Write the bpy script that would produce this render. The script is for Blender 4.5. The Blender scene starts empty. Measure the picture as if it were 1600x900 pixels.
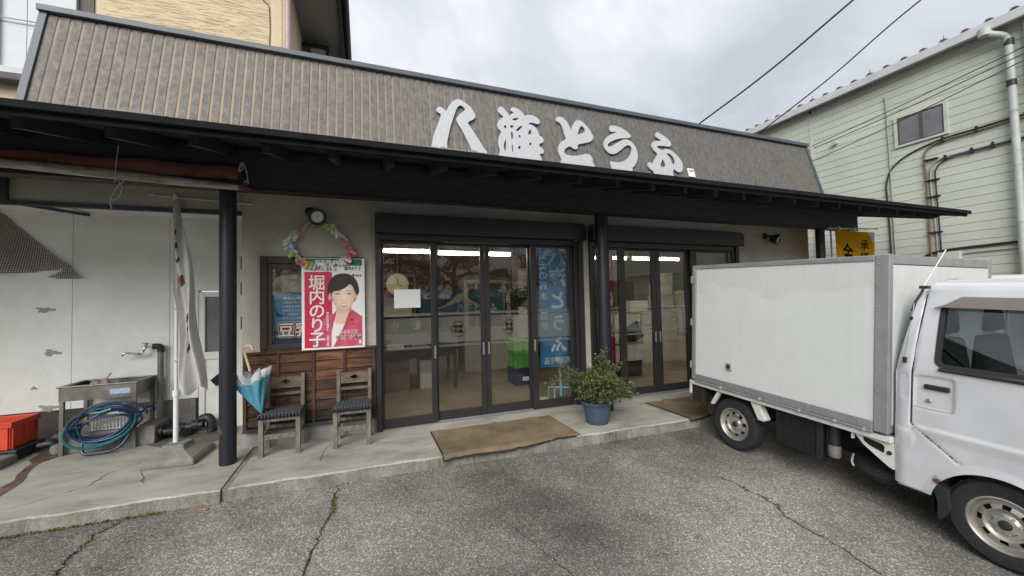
import bpy, bmesh, math, random
from mathutils import Vector, Matrix
random.seed(7)
R = math.radians
scene = bpy.context.scene
C = scene.collection

# ------------------------------------------------------------------ camera
yaw, pitch, roll = R(20.8), R(1.9), R(1.33)
fw = Vector((math.sin(yaw)*math.cos(pitch), math.cos(yaw)*math.cos(pitch), math.sin(pitch)))
r0 = Vector((math.cos(yaw), -math.sin(yaw), 0)); u0 = r0.cross(fw)
rt = r0*math.cos(roll) - u0*math.sin(roll); up = r0*math.sin(roll) + u0*math.cos(roll)
cam = bpy.data.objects.new('camera', bpy.data.cameras.new('camera')); C.objects.link(cam)
cam.matrix_world = Matrix(((rt.x, up.x, -fw.x, 0), (rt.y, up.y, -fw.y, -4.93), (rt.z, up.z, -fw.z, 1.50), (0, 0, 0, 1)))
cam.data.sensor_width = 36; cam.data.lens = 610/1600*36
cam.data.clip_start = 0.05; cam.data.clip_end = 2000
scene.camera = cam

# ------------------------------------------------------------------ sky, sun, exposure
SUN_EL, SUN_AZ = R(32), R(212)          # azimuth clockwise from +Y
w = bpy.data.worlds.new('World'); scene.world = w; w.use_nodes = True
nt = w.node_tree; nt.nodes.clear()
def N(t, typ, **k):
    n = t.nodes.new(typ)
    for a, b in k.items(): setattr(n, a, b)
    return n
out = N(nt, 'ShaderNodeOutputWorld'); bg = N(nt, 'ShaderNodeBackground'); bg.inputs[1].default_value = 0.1
sky = N(nt, 'ShaderNodeTexSky', sky_type='NISHITA', sun_disc=False, sun_elevation=SUN_EL, sun_rotation=SUN_AZ)
tc = N(nt, 'ShaderNodeTexCoord')
sep = N(nt, 'ShaderNodeSeparateXYZ'); nt.links.new(tc.outputs['Generated'], sep.inputs[0])
zc = N(nt, 'ShaderNodeMath', operation='MAXIMUM'); zc.inputs[1].default_value = 0.0; nt.links.new(sep.outputs[2], zc.inputs[0])
za = N(nt, 'ShaderNodeMath', operation='ADD'); za.inputs[1].default_value = 0.28; nt.links.new(zc.outputs[0], za.inputs[0])
dv = N(nt, 'ShaderNodeVectorMath', operation='DIVIDE')
cmb = N(nt, 'ShaderNodeCombineXYZ')
for i in range(3): nt.links.new(za.outputs[0], cmb.inputs[i])
nt.links.new(tc.outputs['Generated'], dv.inputs[0]); nt.links.new(cmb.outputs[0], dv.inputs[1])
n1 = N(nt, 'ShaderNodeTexNoise'); n1.inputs['Scale'].default_value = 1.35; n1.inputs['Detail'].default_value = 9; n1.inputs['Roughness'].default_value = 0.52; n1.inputs['Distortion'].default_value = 0.35
mp = N(nt, 'ShaderNodeMapping'); mp.inputs['Location'].default_value = (3.3, 1.2, 0.4)
nt.links.new(dv.outputs[0], mp.inputs[0]); nt.links.new(mp.outputs[0], n1.inputs['Vector'])
rmp = N(nt, 'ShaderNodeValToRGB')
e = rmp.color_ramp.elements; e[0].position = 0.36; e[0].color = (2.25, 2.40, 2.62, 1); e[1].position = 0.63; e[1].color = (4.05, 4.1, 4.15, 1)
m_ = rmp.color_ramp.elements.new(0.5); m_.color = (2.9, 3.02, 3.18, 1)
nt.links.new(n1.outputs[0], rmp.inputs[0])
# overcast sky: the zenith is brighter than the horizon
g1 = N(nt, 'ShaderNodeMath', operation='MULTIPLY_ADD'); g1.inputs[1].default_value = 0.45; g1.inputs[2].default_value = 0.86; nt.links.new(zc.outputs[0], g1.inputs[0])
cs = N(nt, 'ShaderNodeVectorMath', operation='SCALE'); nt.links.new(rmp.outputs[0], cs.inputs[0]); nt.links.new(g1.outputs[0], cs.inputs['Scale'])
mx = N(nt, 'ShaderNodeMixRGB'); mx.inputs[0].default_value = 0.96
nt.links.new(sky.outputs[0], mx.inputs[1]); nt.links.new(cs.outputs[0], mx.inputs[2])
nt.links.new(mx.outputs[0], bg.inputs[0]); nt.links.new(bg.outputs[0], out.inputs[0])

sl = bpy.data.lights.new('sun', 'SUN'); sl.energy = 1.5; sl.angle = R(45); sl.color = (1, 0.97, 0.93)
so = bpy.data.objects.new('sun', sl); C.objects.link(so)
sd = Vector((math.sin(SUN_AZ)*math.cos(SUN_EL), math.cos(SUN_AZ)*math.cos(SUN_EL), math.sin(SUN_EL)))
so.rotation_euler = sd.to_track_quat('Z', 'Y').to_euler(); so.location = (-6, -14, 20)

vs = scene.view_settings
vs.view_transform = 'Standard'; vs.look = 'None'; vs.gamma = 1; vs.use_curve_mapping = False; vs.exposure = 1.3
scene.render.engine = 'CYCLES'
scene.cycles.use_denoising = True
scene.cycles.max_bounces = 8; scene.cycles.transparent_max_bounces = 12; scene.cycles.sample_clamp_indirect = 6
scene.cycles.caustics_reflective = False; scene.cycles.caustics_refractive = False

# ------------------------------------------------------------------ materials
MAT = {}
def M(name, col, rough=.6, metal=0., var=.0, vs=6., bump=0., bs=80., spec=.5, col2=None, detail=6, stretch=None, coord='Object', emit=None, fine=0., fs=150.):
    """Principled with large soft colour variation (var / col2), fine speckle and noise bump."""
    m = bpy.data.materials.new(name); m.use_nodes = True; t = m.node_tree; b = t.nodes['Principled BSDF']
    b.inputs['Roughness'].default_value = rough; b.inputs['Metallic'].default_value = metal; b.inputs['Specular IOR Level'].default_value = spec
    b.inputs['Base Color'].default_value = (*col, 1)
    tcn = N(t, 'ShaderNodeTexCoord'); src = tcn.outputs[coord]
    if stretch:
        mpn = N(t, 'ShaderNodeMapping'); mpn.inputs['Scale'].default_value = stretch; t.links.new(src, mpn.inputs[0]); src = mpn.outputs[0]
    last = None
    if var or col2:
        nz = N(t, 'ShaderNodeTexNoise'); nz.inputs['Scale'].default_value = vs; nz.inputs['Detail'].default_value = detail; nz.inputs['Roughness'].default_value = .62
        t.links.new(src, nz.inputs['Vector'])
        rp = N(t, 'ShaderNodeValToRGB'); el = rp.color_ramp.elements
        c2 = col2 if col2 else tuple(c*(1-var) for c in col); c1 = col if col2 else tuple(min(1, c*(1+var)) for c in col)
        el[0].position = .34; el[0].color = (*c2, 1); el[1].position = .66; el[1].color = (*c1, 1)
        t.links.new(nz.outputs[0], rp.inputs[0]); last = rp.outputs[0]
    if fine:
        nf = N(t, 'ShaderNodeTexNoise'); nf.inputs['Scale'].default_value = fs; nf.inputs['Detail'].default_value = 3; t.links.new(src, nf.inputs['Vector'])
        rf = N(t, 'ShaderNodeMapRange'); rf.inputs[1].default_value = .3; rf.inputs[2].default_value = .7; rf.inputs[3].default_value = 1-fine; rf.inputs[4].default_value = 1+fine
        t.links.new(nf.outputs[0], rf.inputs[0])
        sc_ = N(t, 'ShaderNodeVectorMath', operation='SCALE')
        if last: t.links.new(last, sc_.inputs[0])
        else: sc_.inputs[0].default_value = col
        t.links.new(rf.outputs[0], sc_.inputs['Scale']); last = sc_.outputs[0]
    if last: t.links.new(last, b.inputs['Base Color'])
    if bump:
        nb = N(t, 'ShaderNodeTexNoise'); nb.inputs['Scale'].default_value = bs; nb.inputs['Detail'].default_value = 5; t.links.new(src, nb.inputs['Vector'])
        bp = N(t, 'ShaderNodeBump'); bp.inputs['Strength'].default_value = bump; bp.inputs['Distance'].default_value = .02
        t.links.new(nb.outputs[0], bp.inputs['Height']); t.links.new(bp.outputs[0], b.inputs['Normal'])
    if emit:
        b.inputs['Emission Color'].default_value = (*emit[0], 1); b.inputs['Emission Strength'].default_value = emit[1]
    MAT[name] = m
    return m
def bsdf(m): return m.node_tree.nodes['Principled BSDF']

def glass(name, tint=(1, 1, 1), refl=1.0, rough=0.0, ior=1.5):
    m = bpy.data.materials.new(name); m.use_nodes = True; t = m.node_tree; t.nodes.clear()
    o = N(t, 'ShaderNodeOutputMaterial'); mixs = N(t, 'ShaderNodeMixShader'); tr = N(t, 'ShaderNodeBsdfTransparent'); gl = N(t, 'ShaderNodeBsdfGlossy')
    tr.inputs[0].default_value = (*tint, 1); gl.inputs['Roughness'].default_value = rough; gl.inputs[0].default_value = (.95, .97, 1, 1)
    lw = N(t, 'ShaderNodeLayerWeight'); lw.inputs[0].default_value = .5          # Schlick reflectance, the same from both faces
    pw5 = N(t, 'ShaderNodeMath', operation='POWER'); pw5.inputs[1].default_value = 5; t.links.new(lw.outputs['Facing'], pw5.inputs[0])
    fr = N(t, 'ShaderNodeMath', operation='MULTIPLY_ADD'); fr.inputs[1].default_value = .96; fr.inputs[2].default_value = .04; t.links.new(pw5.outputs[0], fr.inputs[0])
    ml = N(t, 'ShaderNodeMath', operation='MULTIPLY', use_clamp=True); ml.inputs[1].default_value = refl
    t.links.new(fr.outputs[0], ml.inputs[0]); t.links.new(ml.outputs[0], mixs.inputs[0]); t.links.new(tr.outputs[0], mixs.inputs[1]); t.links.new(gl.outputs[0], mixs.inputs[2])
    t.links.new(mixs.outputs[0], o.inputs[0]); MAT[name] = m; return m
def frosted(name, col, alpha):
    m = bpy.data.materials.new(name); m.use_nodes = True; t = m.node_tree; t.nodes.clear()
    o = N(t, 'ShaderNodeOutputMaterial'); mixs = N(t, 'ShaderNodeMixShader'); tr = N(t, 'ShaderNodeBsdfTransparent'); df = N(t, 'ShaderNodeBsdfDiffuse'); tl = N(t, 'ShaderNodeBsdfTranslucent'); m2 = N(t, 'ShaderNodeMixShader')
    df.inputs[0].default_value = (*col, 1); tl.inputs[0].default_value = (*col, 1); m2.inputs[0].default_value = .5
    t.links.new(df.outputs[0], m2.inputs[1]); t.links.new(tl.outputs[0], m2.inputs[2])
    mixs.inputs[0].default_value = alpha; t.links.new(tr.outputs[0], mixs.inputs[1]); t.links.new(m2.outputs[0], mixs.inputs[2]); t.links.new(mixs.outputs[0], o.inputs[0]); MAT[name] = m; return m
def cloth(name, col, trans=.3):
    m = bpy.data.materials.new(name); m.use_nodes = True; t = m.node_tree; t.nodes.clear()
    o = N(t, 'ShaderNodeOutputMaterial'); df = N(t, 'ShaderNodeBsdfDiffuse'); tl = N(t, 'ShaderNodeBsdfTranslucent'); m2 = N(t, 'ShaderNodeMixShader')
    nz = N(t, 'ShaderNodeTexNoise'); nz.inputs['Scale'].default_value = 7; nz.inputs['Detail'].default_value = 6
    tcn = N(t, 'ShaderNodeTexCoord'); t.links.new(tcn.outputs['Object'], nz.inputs['Vector'])
    rp = N(t, 'ShaderNodeValToRGB'); rp.color_ramp.elements[0].position = .3; rp.color_ramp.elements[1].position = .7
    rp.color_ramp.elements[0].color = (*[c*.86 for c in col], 1); rp.color_ramp.elements[1].color = (*col, 1); t.links.new(nz.outputs[0], rp.inputs[0])
    t.links.new(rp.outputs[0], df.inputs[0]); t.links.new(rp.outputs[0], tl.inputs[0]); m2.inputs[0].default_value = trans
    t.links.new(df.outputs[0], m2.inputs[1]); t.links.new(tl.outputs[0], m2.inputs[2]); t.links.new(m2.outputs[0], o.inputs[0]); MAT[name] = m; return m

def asphalt():
    m = M('asphalt', (.15, .147, .14), rough=.9, spec=.25); t = m.node_tree; b = bsdf(m)
    tcn = N(t, 'ShaderNodeTexCoord')
    def noise(sc, det=6, ro=.6, loc=(0, 0, 0)):
        mpn = N(t, 'ShaderNodeMapping'); mpn.inputs['Location'].default_value = loc; t.links.new(tcn.outputs['Object'], mpn.inputs[0])
        n = N(t, 'ShaderNodeTexNoise'); n.inputs['Scale'].default_value = sc; n.inputs['Detail'].default_value = det; n.inputs['Roughness'].default_value = ro; t.links.new(mpn.outputs[0], n.inputs['Vector']); return n.outputs[0]
    def rng(src, a, b_, c, d):
        r = N(t, 'ShaderNodeMapRange'); r.inputs[1].default_value = a; r.inputs[2].default_value = b_; r.inputs[3].default_value = c; r.inputs[4].default_value = d; t.links.new(src, r.inputs[0]); return r.outputs[0]
    def scale(vec, fac):
        s = N(t, 'ShaderNodeVectorMath', operation='SCALE'); t.links.new(vec, s.inputs[0]); t.links.new(fac, s.inputs['Scale']); return s.outputs[0]
    vo = N(t, 'ShaderNodeTexVoronoi'); vo.inputs['Scale'].default_value = 105; t.links.new(tcn.outputs['Object'], vo.inputs['Vector'])
    hs = N(t, 'ShaderNodeSeparateColor'); t.links.new(vo.outputs['Color'], hs.inputs[0])
    st = N(t, 'ShaderNodeValToRGB'); e = st.color_ramp.elements        # stone tones, one per cell
    e[0].position = 0; e[0].color = (.185, .175, .158, 1); e[1].position = 1; e[1].color = (.60, .575, .52, 1)
    for p_, c_ in ((.4, (.255, .242, .218, 1)), (.75, (.335, .318, .288, 1)), (.92, (.43, .41, .372, 1))):
        q = st.color_ramp.elements.new(p_); q.color = c_
    t.links.new(hs.outputs[0], st.inputs[0])
    c = scale(st.outputs[0], rng(vo.outputs['Distance'], .25, .62, 1.0, .62))
    c = scale(c, rng(noise(.42, 7, .62, (4.2, 1.7, 0)), .36, .64, .44, 1.22))        # worn and dirty areas
    c = scale(c, rng(noise(2.3, 7, .7), .3, .7, .80, 1.18))
    c = scale(c, rng(noise(5.5, 4, .6, (9, 3, 0)), .66, .76, 1., .52))                # oil spots
    c = scale(c, rng(noise(1.1, 8, .75, (2, 8, 0)), .60, .72, 1., 1.28))               # pale scuffs
    t.links.new(c, b.inputs['Base Color'])
    bp = N(t, 'ShaderNodeBump'); bp.inputs['Strength'].default_value = .4; bp.inputs['Distance'].default_value = .005; bp.invert = True
    t.links.new(vo.outputs['Distance'], bp.inputs['Height']); t.links.new(bp.outputs[0], b.inputs['Normal'])
asphalt()

def concrete():
    m = M('concrete', (.36, .35, .305), rough=.85, spec=.3); t = m.node_tree; b = bsdf(m)
    tcn = N(t, 'ShaderNodeTexCoord')
    def noise(sc, det, ro=.6, st=None):
        n = N(t, 'ShaderNodeTexNoise'); n.inputs['Scale'].default_value = sc; n.inputs['Detail'].default_value = det; n.inputs['Roughness'].default_value = ro
        if st:
            mpn = N(t, 'ShaderNodeMapping'); mpn.inputs['Scale'].default_value = st; t.links.new(tcn.outputs['Object'], mpn.inputs[0]); t.links.new(mpn.outputs[0], n.inputs['Vector'])
        else: t.links.new(tcn.outputs['Object'], n.inputs['Vector'])
        return n
    a = noise(1.6, 9, .65, (1, 2.2, 1)); r1 = N(t, 'ShaderNodeValToRGB'); e = r1.color_ramp.elements
    e[0].position = .3; e[0].color = (.185, .18, .155, 1); e[1].position = .68; e[1].color = (.43, .415, .365, 1)
    q = r1.color_ramp.elements.new(.47); q.color = (.33, .32, .278, 1)
    t.links.new(a.outputs[0], r1.inputs[0])
    f = noise(130, 3); r2 = N(t, 'ShaderNodeMapRange'); r2.inputs[1].default_value = .3; r2.inputs[2].default_value = .7; r2.inputs[3].default_value = .8; r2.inputs[4].default_value = 1.18; t.links.new(f.outputs[0], r2.inputs[0])
    s = N(t, 'ShaderNodeVectorMath', operation='SCALE'); t.links.new(r1.outputs[0], s.inputs[0]); t.links.new(r2.outputs[0], s.inputs['Scale']); t.links.new(s.outputs[0], b.inputs['Base Color'])
    bp = N(t, 'ShaderNodeBump'); bp.inputs['Strength'].default_value = .25; bp.inputs['Distance'].default_value = .01; t.links.new(f.outputs[0], bp.inputs['Height']); t.links.new(bp.outputs[0], b.inputs['Normal'])
concrete()

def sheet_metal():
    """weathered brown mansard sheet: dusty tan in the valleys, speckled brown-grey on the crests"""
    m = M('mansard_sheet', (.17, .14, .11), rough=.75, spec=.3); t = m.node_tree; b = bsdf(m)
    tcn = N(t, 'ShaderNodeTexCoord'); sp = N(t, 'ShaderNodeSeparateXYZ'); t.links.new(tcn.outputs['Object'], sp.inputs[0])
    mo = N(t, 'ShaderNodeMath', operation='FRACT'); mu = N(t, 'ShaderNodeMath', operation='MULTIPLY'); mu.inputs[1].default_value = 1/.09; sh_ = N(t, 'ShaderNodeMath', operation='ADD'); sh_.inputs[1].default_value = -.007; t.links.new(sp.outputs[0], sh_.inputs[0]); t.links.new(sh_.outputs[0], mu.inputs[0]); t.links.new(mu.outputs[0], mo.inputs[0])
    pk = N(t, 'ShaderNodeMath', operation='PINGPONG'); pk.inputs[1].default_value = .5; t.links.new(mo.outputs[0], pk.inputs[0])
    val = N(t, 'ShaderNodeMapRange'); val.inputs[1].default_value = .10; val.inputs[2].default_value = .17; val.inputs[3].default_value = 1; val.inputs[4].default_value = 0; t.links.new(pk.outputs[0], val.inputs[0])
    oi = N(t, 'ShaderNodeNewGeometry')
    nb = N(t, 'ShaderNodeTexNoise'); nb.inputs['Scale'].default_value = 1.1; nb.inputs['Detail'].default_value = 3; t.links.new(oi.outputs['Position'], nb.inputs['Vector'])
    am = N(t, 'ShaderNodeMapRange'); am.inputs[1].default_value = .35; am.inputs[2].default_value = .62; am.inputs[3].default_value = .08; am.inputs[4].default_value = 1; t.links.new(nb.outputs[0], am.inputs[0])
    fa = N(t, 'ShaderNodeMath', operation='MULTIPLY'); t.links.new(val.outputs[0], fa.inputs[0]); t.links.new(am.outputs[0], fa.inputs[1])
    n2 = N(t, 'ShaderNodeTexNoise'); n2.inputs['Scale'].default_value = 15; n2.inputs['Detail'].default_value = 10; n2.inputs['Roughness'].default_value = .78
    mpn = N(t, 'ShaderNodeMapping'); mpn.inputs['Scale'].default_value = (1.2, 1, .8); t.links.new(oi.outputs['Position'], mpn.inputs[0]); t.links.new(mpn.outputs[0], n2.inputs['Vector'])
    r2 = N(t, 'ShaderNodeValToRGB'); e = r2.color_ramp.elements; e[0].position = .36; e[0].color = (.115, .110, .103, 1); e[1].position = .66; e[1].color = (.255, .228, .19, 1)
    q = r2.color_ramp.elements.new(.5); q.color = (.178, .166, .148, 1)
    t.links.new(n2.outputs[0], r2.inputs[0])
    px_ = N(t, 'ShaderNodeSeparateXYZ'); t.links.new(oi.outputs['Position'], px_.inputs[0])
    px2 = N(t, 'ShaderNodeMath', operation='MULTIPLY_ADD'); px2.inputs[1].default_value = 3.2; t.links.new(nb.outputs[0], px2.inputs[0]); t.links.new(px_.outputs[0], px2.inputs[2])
    veil = N(t, 'ShaderNodeMapRange'); veil.inputs[1].default_value = 0.2; veil.inputs[2].default_value = 4.6; veil.inputs[3].default_value = 1; veil.inputs[4].default_value = .12; t.links.new(px2.outputs[0], veil.inputs[0])  # veiling glare put into the colour: sheets grey and darken towards the right
    fb_ = N(t, 'ShaderNodeMath', operation='MULTIPLY'); t.links.new(fa.outputs[0], fb_.inputs[0]); t.links.new(veil.outputs[0], fb_.inputs[1])
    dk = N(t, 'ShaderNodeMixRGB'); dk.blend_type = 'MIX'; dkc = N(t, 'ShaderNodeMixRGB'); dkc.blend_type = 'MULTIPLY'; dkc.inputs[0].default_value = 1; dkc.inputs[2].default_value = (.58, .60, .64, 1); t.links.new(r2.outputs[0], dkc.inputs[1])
    t.links.new(veil.outputs[0], dk.inputs[0]); t.links.new(dkc.outputs[0], dk.inputs[1]); t.links.new(r2.outputs[0], dk.inputs[2])
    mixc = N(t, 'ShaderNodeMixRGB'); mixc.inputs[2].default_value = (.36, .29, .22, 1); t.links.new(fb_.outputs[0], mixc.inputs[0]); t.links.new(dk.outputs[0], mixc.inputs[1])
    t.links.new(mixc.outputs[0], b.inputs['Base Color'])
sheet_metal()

def truck_panel():
    """off-white composite panel with a wiped, cleaner patch and grime toward its rails"""
    m = M('box_panel', (.62, .63, .6), rough=.42, spec=.4); t = m.node_tree; b = bsdf(m)
    mps = N(t, 'ShaderNodeMapping'); mps.inputs['Scale'].default_value = (14, 14, .7); ns = N(t, 'ShaderNodeTexNoise'); ns.inputs['Scale'].default_value = 1.6; ns.inputs['Detail'].default_value = 6; rs = N(t, 'ShaderNodeMapRange'); rs.inputs[1].default_value = .5; rs.inputs[2].default_value = .78; rs.inputs[3].default_value = 1.; rs.inputs[4].default_value = .955
    tcn = N(t, 'ShaderNodeTexCoord'); sp = N(t, 'ShaderNodeSeparateXYZ'); t.links.new(tcn.outputs['Object'], sp.inputs[0])
    nz = N(t, 'ShaderNodeTexNoise'); nz.inputs['Scale'].default_value = 3.1; nz.inputs['Detail'].default_value = 5; t.links.new(tcn.outputs['Object'], nz.inputs['Vector'])
    ad = N(t, 'ShaderNodeMath', operation='MULTIPLY_ADD'); ad.inputs[1].default_value = .55; t.links.new(nz.outputs[0], ad.inputs[0]); t.links.new(sp.outputs[2], ad.inputs[2])
    mr = N(t, 'ShaderNodeMapRange'); mr.inputs[1].default_value = 1.69; mr.inputs[2].default_value = 1.715; mr.inputs[3].default_value = 0; mr.inputs[4].default_value = 1; t.links.new(ad.outputs[0], mr.inputs[0])
    n2 = N(t, 'ShaderNodeTexNoise'); n2.inputs['Scale'].default_value = 7; n2.inputs['Detail'].default_value = 8; t.links.new(tcn.outputs['Object'], n2.inputs['Vector'])
    r2 = N(t, 'ShaderNodeMapRange'); r2.inputs[1].default_value = .3; r2.inputs[2].default_value = .7; r2.inputs[3].default_value = .97; r2.inputs[4].default_value = 1.02; t.links.new(n2.outputs[0], r2.inputs[0])
    mc = N(t, 'ShaderNodeMixRGB'); mc.inputs[1].default_value = (.625, .648, .642, 1); mc.inputs[2].default_value = (.59, .598, .583, 1); t.links.new(mr.outputs[0], mc.inputs[0])
    s = N(t, 'ShaderNodeVectorMath', operation='SCALE'); t.links.new(mc.outputs[0], s.inputs[0]); t.links.new(r2.outputs[0], s.inputs['Scale'])
    t.links.new(tcn.outputs['Object'], mps.inputs[0]); t.links.new(mps.outputs[0], ns.inputs['Vector']); t.links.new(ns.outputs[0], rs.inputs[0])
    s2 = N(t, 'ShaderNodeVectorMath', operation='SCALE'); t.links.new(s.outputs[0], s2.inputs[0]); t.links.new(rs.outputs[0], s2.inputs['Scale']); t.links.new(s2.outputs[0], b.inputs['Base Color'])
truck_panel()

def rusted(name, base, spots, rough=.35, metal=0., coat=0.):
    """paint with rust around given points (object space)"""
    m = M(name, base, rough=rough, metal=metal); t = m.node_tree; b = bsdf(m); b.inputs['Coat Weight'].default_value = coat; b.inputs['Coat Roughness'].default_value = .1
    tcn = N(t, 'ShaderNodeTexCoord'); nz = N(t, 'ShaderNodeTexNoise'); nz.inputs['Scale'].default_value = 34; nz.inputs['Detail'].default_value = 6; t.links.new(tcn.outputs['Object'], nz.inputs['Vector'])
    acc = None
    for (p_, r_) in spots:
        d = N(t, 'ShaderNodeVectorMath', operation='DISTANCE'); d.inputs[1].default_value = p_; t.links.new(tcn.outputs['Object'], d.inputs[0])
        a = N(t, 'ShaderNodeMath', operation='MULTIPLY_ADD'); a.inputs[1].default_value = -r_*1.6; t.links.new(nz.outputs[0], a.inputs[0]); t.links.new(d.outputs['Value'], a.inputs[2])
        q = N(t, 'ShaderNodeMapRange'); q.inputs[1].default_value = -r_*.35; q.inputs[2].default_value = r_*.3; q.inputs[3].default_value = 1; q.inputs[4].default_value = 0; t.links.new(a.outputs[0], q.inputs[0])
        if acc is None: acc = q.outputs[0]
        else:
            mxm = N(t, 'ShaderNodeMath', operation='MAXIMUM'); t.links.new(acc, mxm.inputs[0]); t.links.new(q.outputs[0], mxm.inputs[1]); acc = mxm.outputs[0]
    n2 = N(t, 'ShaderNodeTexNoise'); n2.inputs['Scale'].default_value = 5; n2.inputs['Detail'].default_value = 7; t.links.new(tcn.outputs['Object'], n2.inputs['Vector'])
    r2 = N(t, 'ShaderNodeMapRange'); r2.inputs[1].default_value = .3; r2.inputs[2].default_value = .7; r2.inputs[3].default_value = .9; r2.inputs[4].default_value = 1.04; t.links.new(n2.outputs[0], r2.inputs[0])
    s = N(t, 'ShaderNodeVectorMath', operation='SCALE'); s.inputs[0].default_value = base; t.links.new(r2.outputs[0], s.inputs['Scale'])
    mc = N(t, 'ShaderNodeMixRGB'); mc.inputs[2].default_value = (.16, .065, .025, 1); t.links.new(s.outputs[0], mc.inputs[1])
    if acc is not None: t.links.new(acc, mc.inputs[0])
    else: mc.inputs[0].default_value = 0
    t.links.new(mc.outputs[0], b.inputs['Base Color']); return m

M('stucco', (.43, .405, .355), rough=.92, var=.16, vs=1.6, bump=.5, bs=46, spec=.2, fine=.1, fs=60)
M('white_render', (.82, .835, .82), rough=.9, col2=(.66, .67, .645), vs=1.1, bump=.32, bs=55, spec=.2)
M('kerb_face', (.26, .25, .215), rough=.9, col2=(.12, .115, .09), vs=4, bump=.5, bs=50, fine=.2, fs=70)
M('joint_fill', (.20, .19, .165), rough=.9, var=.25, vs=8)
M('foundation', (.30, .29, .27), rough=.9, var=.25, vs=3, bump=.3, bs=60)
M('black_timber', (.034, .038, .046), rough=.55, var=.3, vs=5, stretch=(1, 6, 6))
M('black_soffit', (.028, .030, .036), rough=.7, var=.3, vs=4)
M('eave_metal', (.022, .025, .03), rough=.45, var=.2, vs=4)
M('coping_metal', (.075, .09, .108), rough=.45, var=.12, vs=3)
rusted('post_paint', (.009, .011, .017), [((-.075, -.02, .33), .06), ((-.07, .0, .24), .05)], rough=.45)
M('sign_steel', (.43, .44, .455), rough=.55, metal=.2, var=.08, vs=30, fine=.06, fs=220)
M('bronze_frame', (.036, .034, .033), rough=.38, metal=.3, var=.12, vs=5)
M('drip_black', (.011, .012, .014), rough=.85, var=.3, vs=6, spec=.12)
M('shutter_box', (.032, .032, .036), rough=.4, metal=.2, var=.12, vs=4)
M('steel_handle', (.6, .6, .6), rough=.3, metal=.9)
glass('door_glass', tint=(.93, .93, .90), refl=1.0)
frosted('frost_film', (.34, .35, .33), .42)
def planks(name, c1, c2):
    m = M(name, c1, rough=.75, col2=c2, vs=5, stretch=(.7, 5, 5), bump=.5, bs=30, detail=9); t = m.node_tree; b = bsdf(m); oi = N(t, 'ShaderNodeObjectInfo')
    mr = N(t, 'ShaderNodeMapRange'); mr.inputs[3].default_value = .55; mr.inputs[4].default_value = 1.45; t.links.new(oi.outputs['Random'], mr.inputs[0])
    l = b.inputs['Base Color'].links[0].from_socket; s = N(t, 'ShaderNodeVectorMath', operation='SCALE'); t.links.new(l, s.inputs[0]); t.links.new(mr.outputs[0], s.inputs['Scale'])
    wv = N(t, 'ShaderNodeTexNoise'); wv.inputs['Scale'].default_value = 3.2; mpn = N(t, 'ShaderNodeMapping'); mpn.inputs['Scale'].default_value = (1.6, 2, 3.2); tcn = N(t, 'ShaderNodeTexCoord'); t.links.new(tcn.outputs['Object'], mpn.inputs[0]); t.links.new(mpn.outputs[0], wv.inputs['Vector'])
    kn = N(t, 'ShaderNodeMapRange'); kn.inputs[1].default_value = .62; kn.inputs[2].default_value = .72; kn.inputs[3].default_value = 1; kn.inputs[4].default_value = .15; t.links.new(wv.outputs[0], kn.inputs[0])
    s2 = N(t, 'ShaderNodeVectorMath', operation='SCALE'); t.links.new(s.outputs[0], s2.inputs[0]); t.links.new(kn.outputs[0], s2.inputs['Scale']); t.links.new(s2.outputs[0], b.inputs['Base Color'])
planks('plank_wood', (.19, .082, .036), (.045, .020, .011)); planks('plank_dark', (.075, .036, .018), (.014, .009, .007))
M('batten_wood', (.085, .032, .015), rough=.7, col2=(.035, .015, .009), vs=6, stretch=(4, 4, .6))
M('frame_wood', (.035, .018, .012), rough=.6, col2=(.018, .01, .008), vs=5)
M('chair_wood', (.20, .18, .152), rough=.85, col2=(.085, .075, .064), vs=9, stretch=(3, 3, 1), bump=.3, bs=60, detail=8)
M('rail_wood', (.19, .15, .10), rough=.85, col2=(.085, .072, .058), vs=7, stretch=(.8, 4, 4), bump=.3, bs=60, detail=8)
M('seat_cord', (.017, .02, .026), rough=.5, var=.35, vs=40)
M('mat_fibre', (.285, .22, .14), rough=.95, col2=(.155, .118, .075), vs=2.2, bump=.6, bs=220, fine=.28, fs=230, spec=.1)
M('rubber', (.016, .016, .017), rough=.75)
M('pot_blue', (.045, .075, .115), rough=.6, var=.2, vs=9)
M('soil', (.03, .022, .015), rough=1)
M('bark_grey', (.14, .11, .08), rough=.9, var=.3, vs=20)
def leafmat(name, c1, c2):
    m = M(name, c1, rough=.5); t = m.node_tree; b = bsdf(m); oi = N(t, 'ShaderNodeNewGeometry')
    rp = N(t, 'ShaderNodeValToRGB'); rp.color_ramp.elements[0].color = (*c1, 1); rp.color_ramp.elements[1].color = (*c2, 1)
    t.links.new(oi.outputs['Random Per Island'], rp.inputs[0]); t.links.new(rp.outputs[0], b.inputs['Base Color'])
leafmat('shrub_leaf', (.028, .046, .012), (.13, .145, .048))
leafmat('tree_leaf', (.018, .034, .010), (.05, .08, .022))
leafmat('moss', (.05, .075, .008), (.13, .15, .02))
M('steel_sink', (.27, .255, .235), rough=.42, metal=.75, col2=(.14, .125, .11), vs=5, detail=8)
M('pipe_black', (.018, .018, .02), rough=.5, var=.3, vs=12)
M('pipe_grey', (.16, .155, .15), rough=.5, var=.2, vs=9)
M('hose_blue', (.014, .030, .085), rough=.35, var=.2, vs=5)
M('hose_teal', (.012, .12, .125), rough=.35, var=.2, vs=5)
M('white_plastic', (.62, .61, .58), rough=.5, var=.1, vs=9)
M('orange_plastic', (.62, .062, .022), rough=.45, var=.14, vs=5)
M('base_concrete', (.24, .235, .215), rough=.9, col2=(.15, .145, .13), vs=6, bump=.4, bs=70, fine=.15, fs=120)
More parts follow.
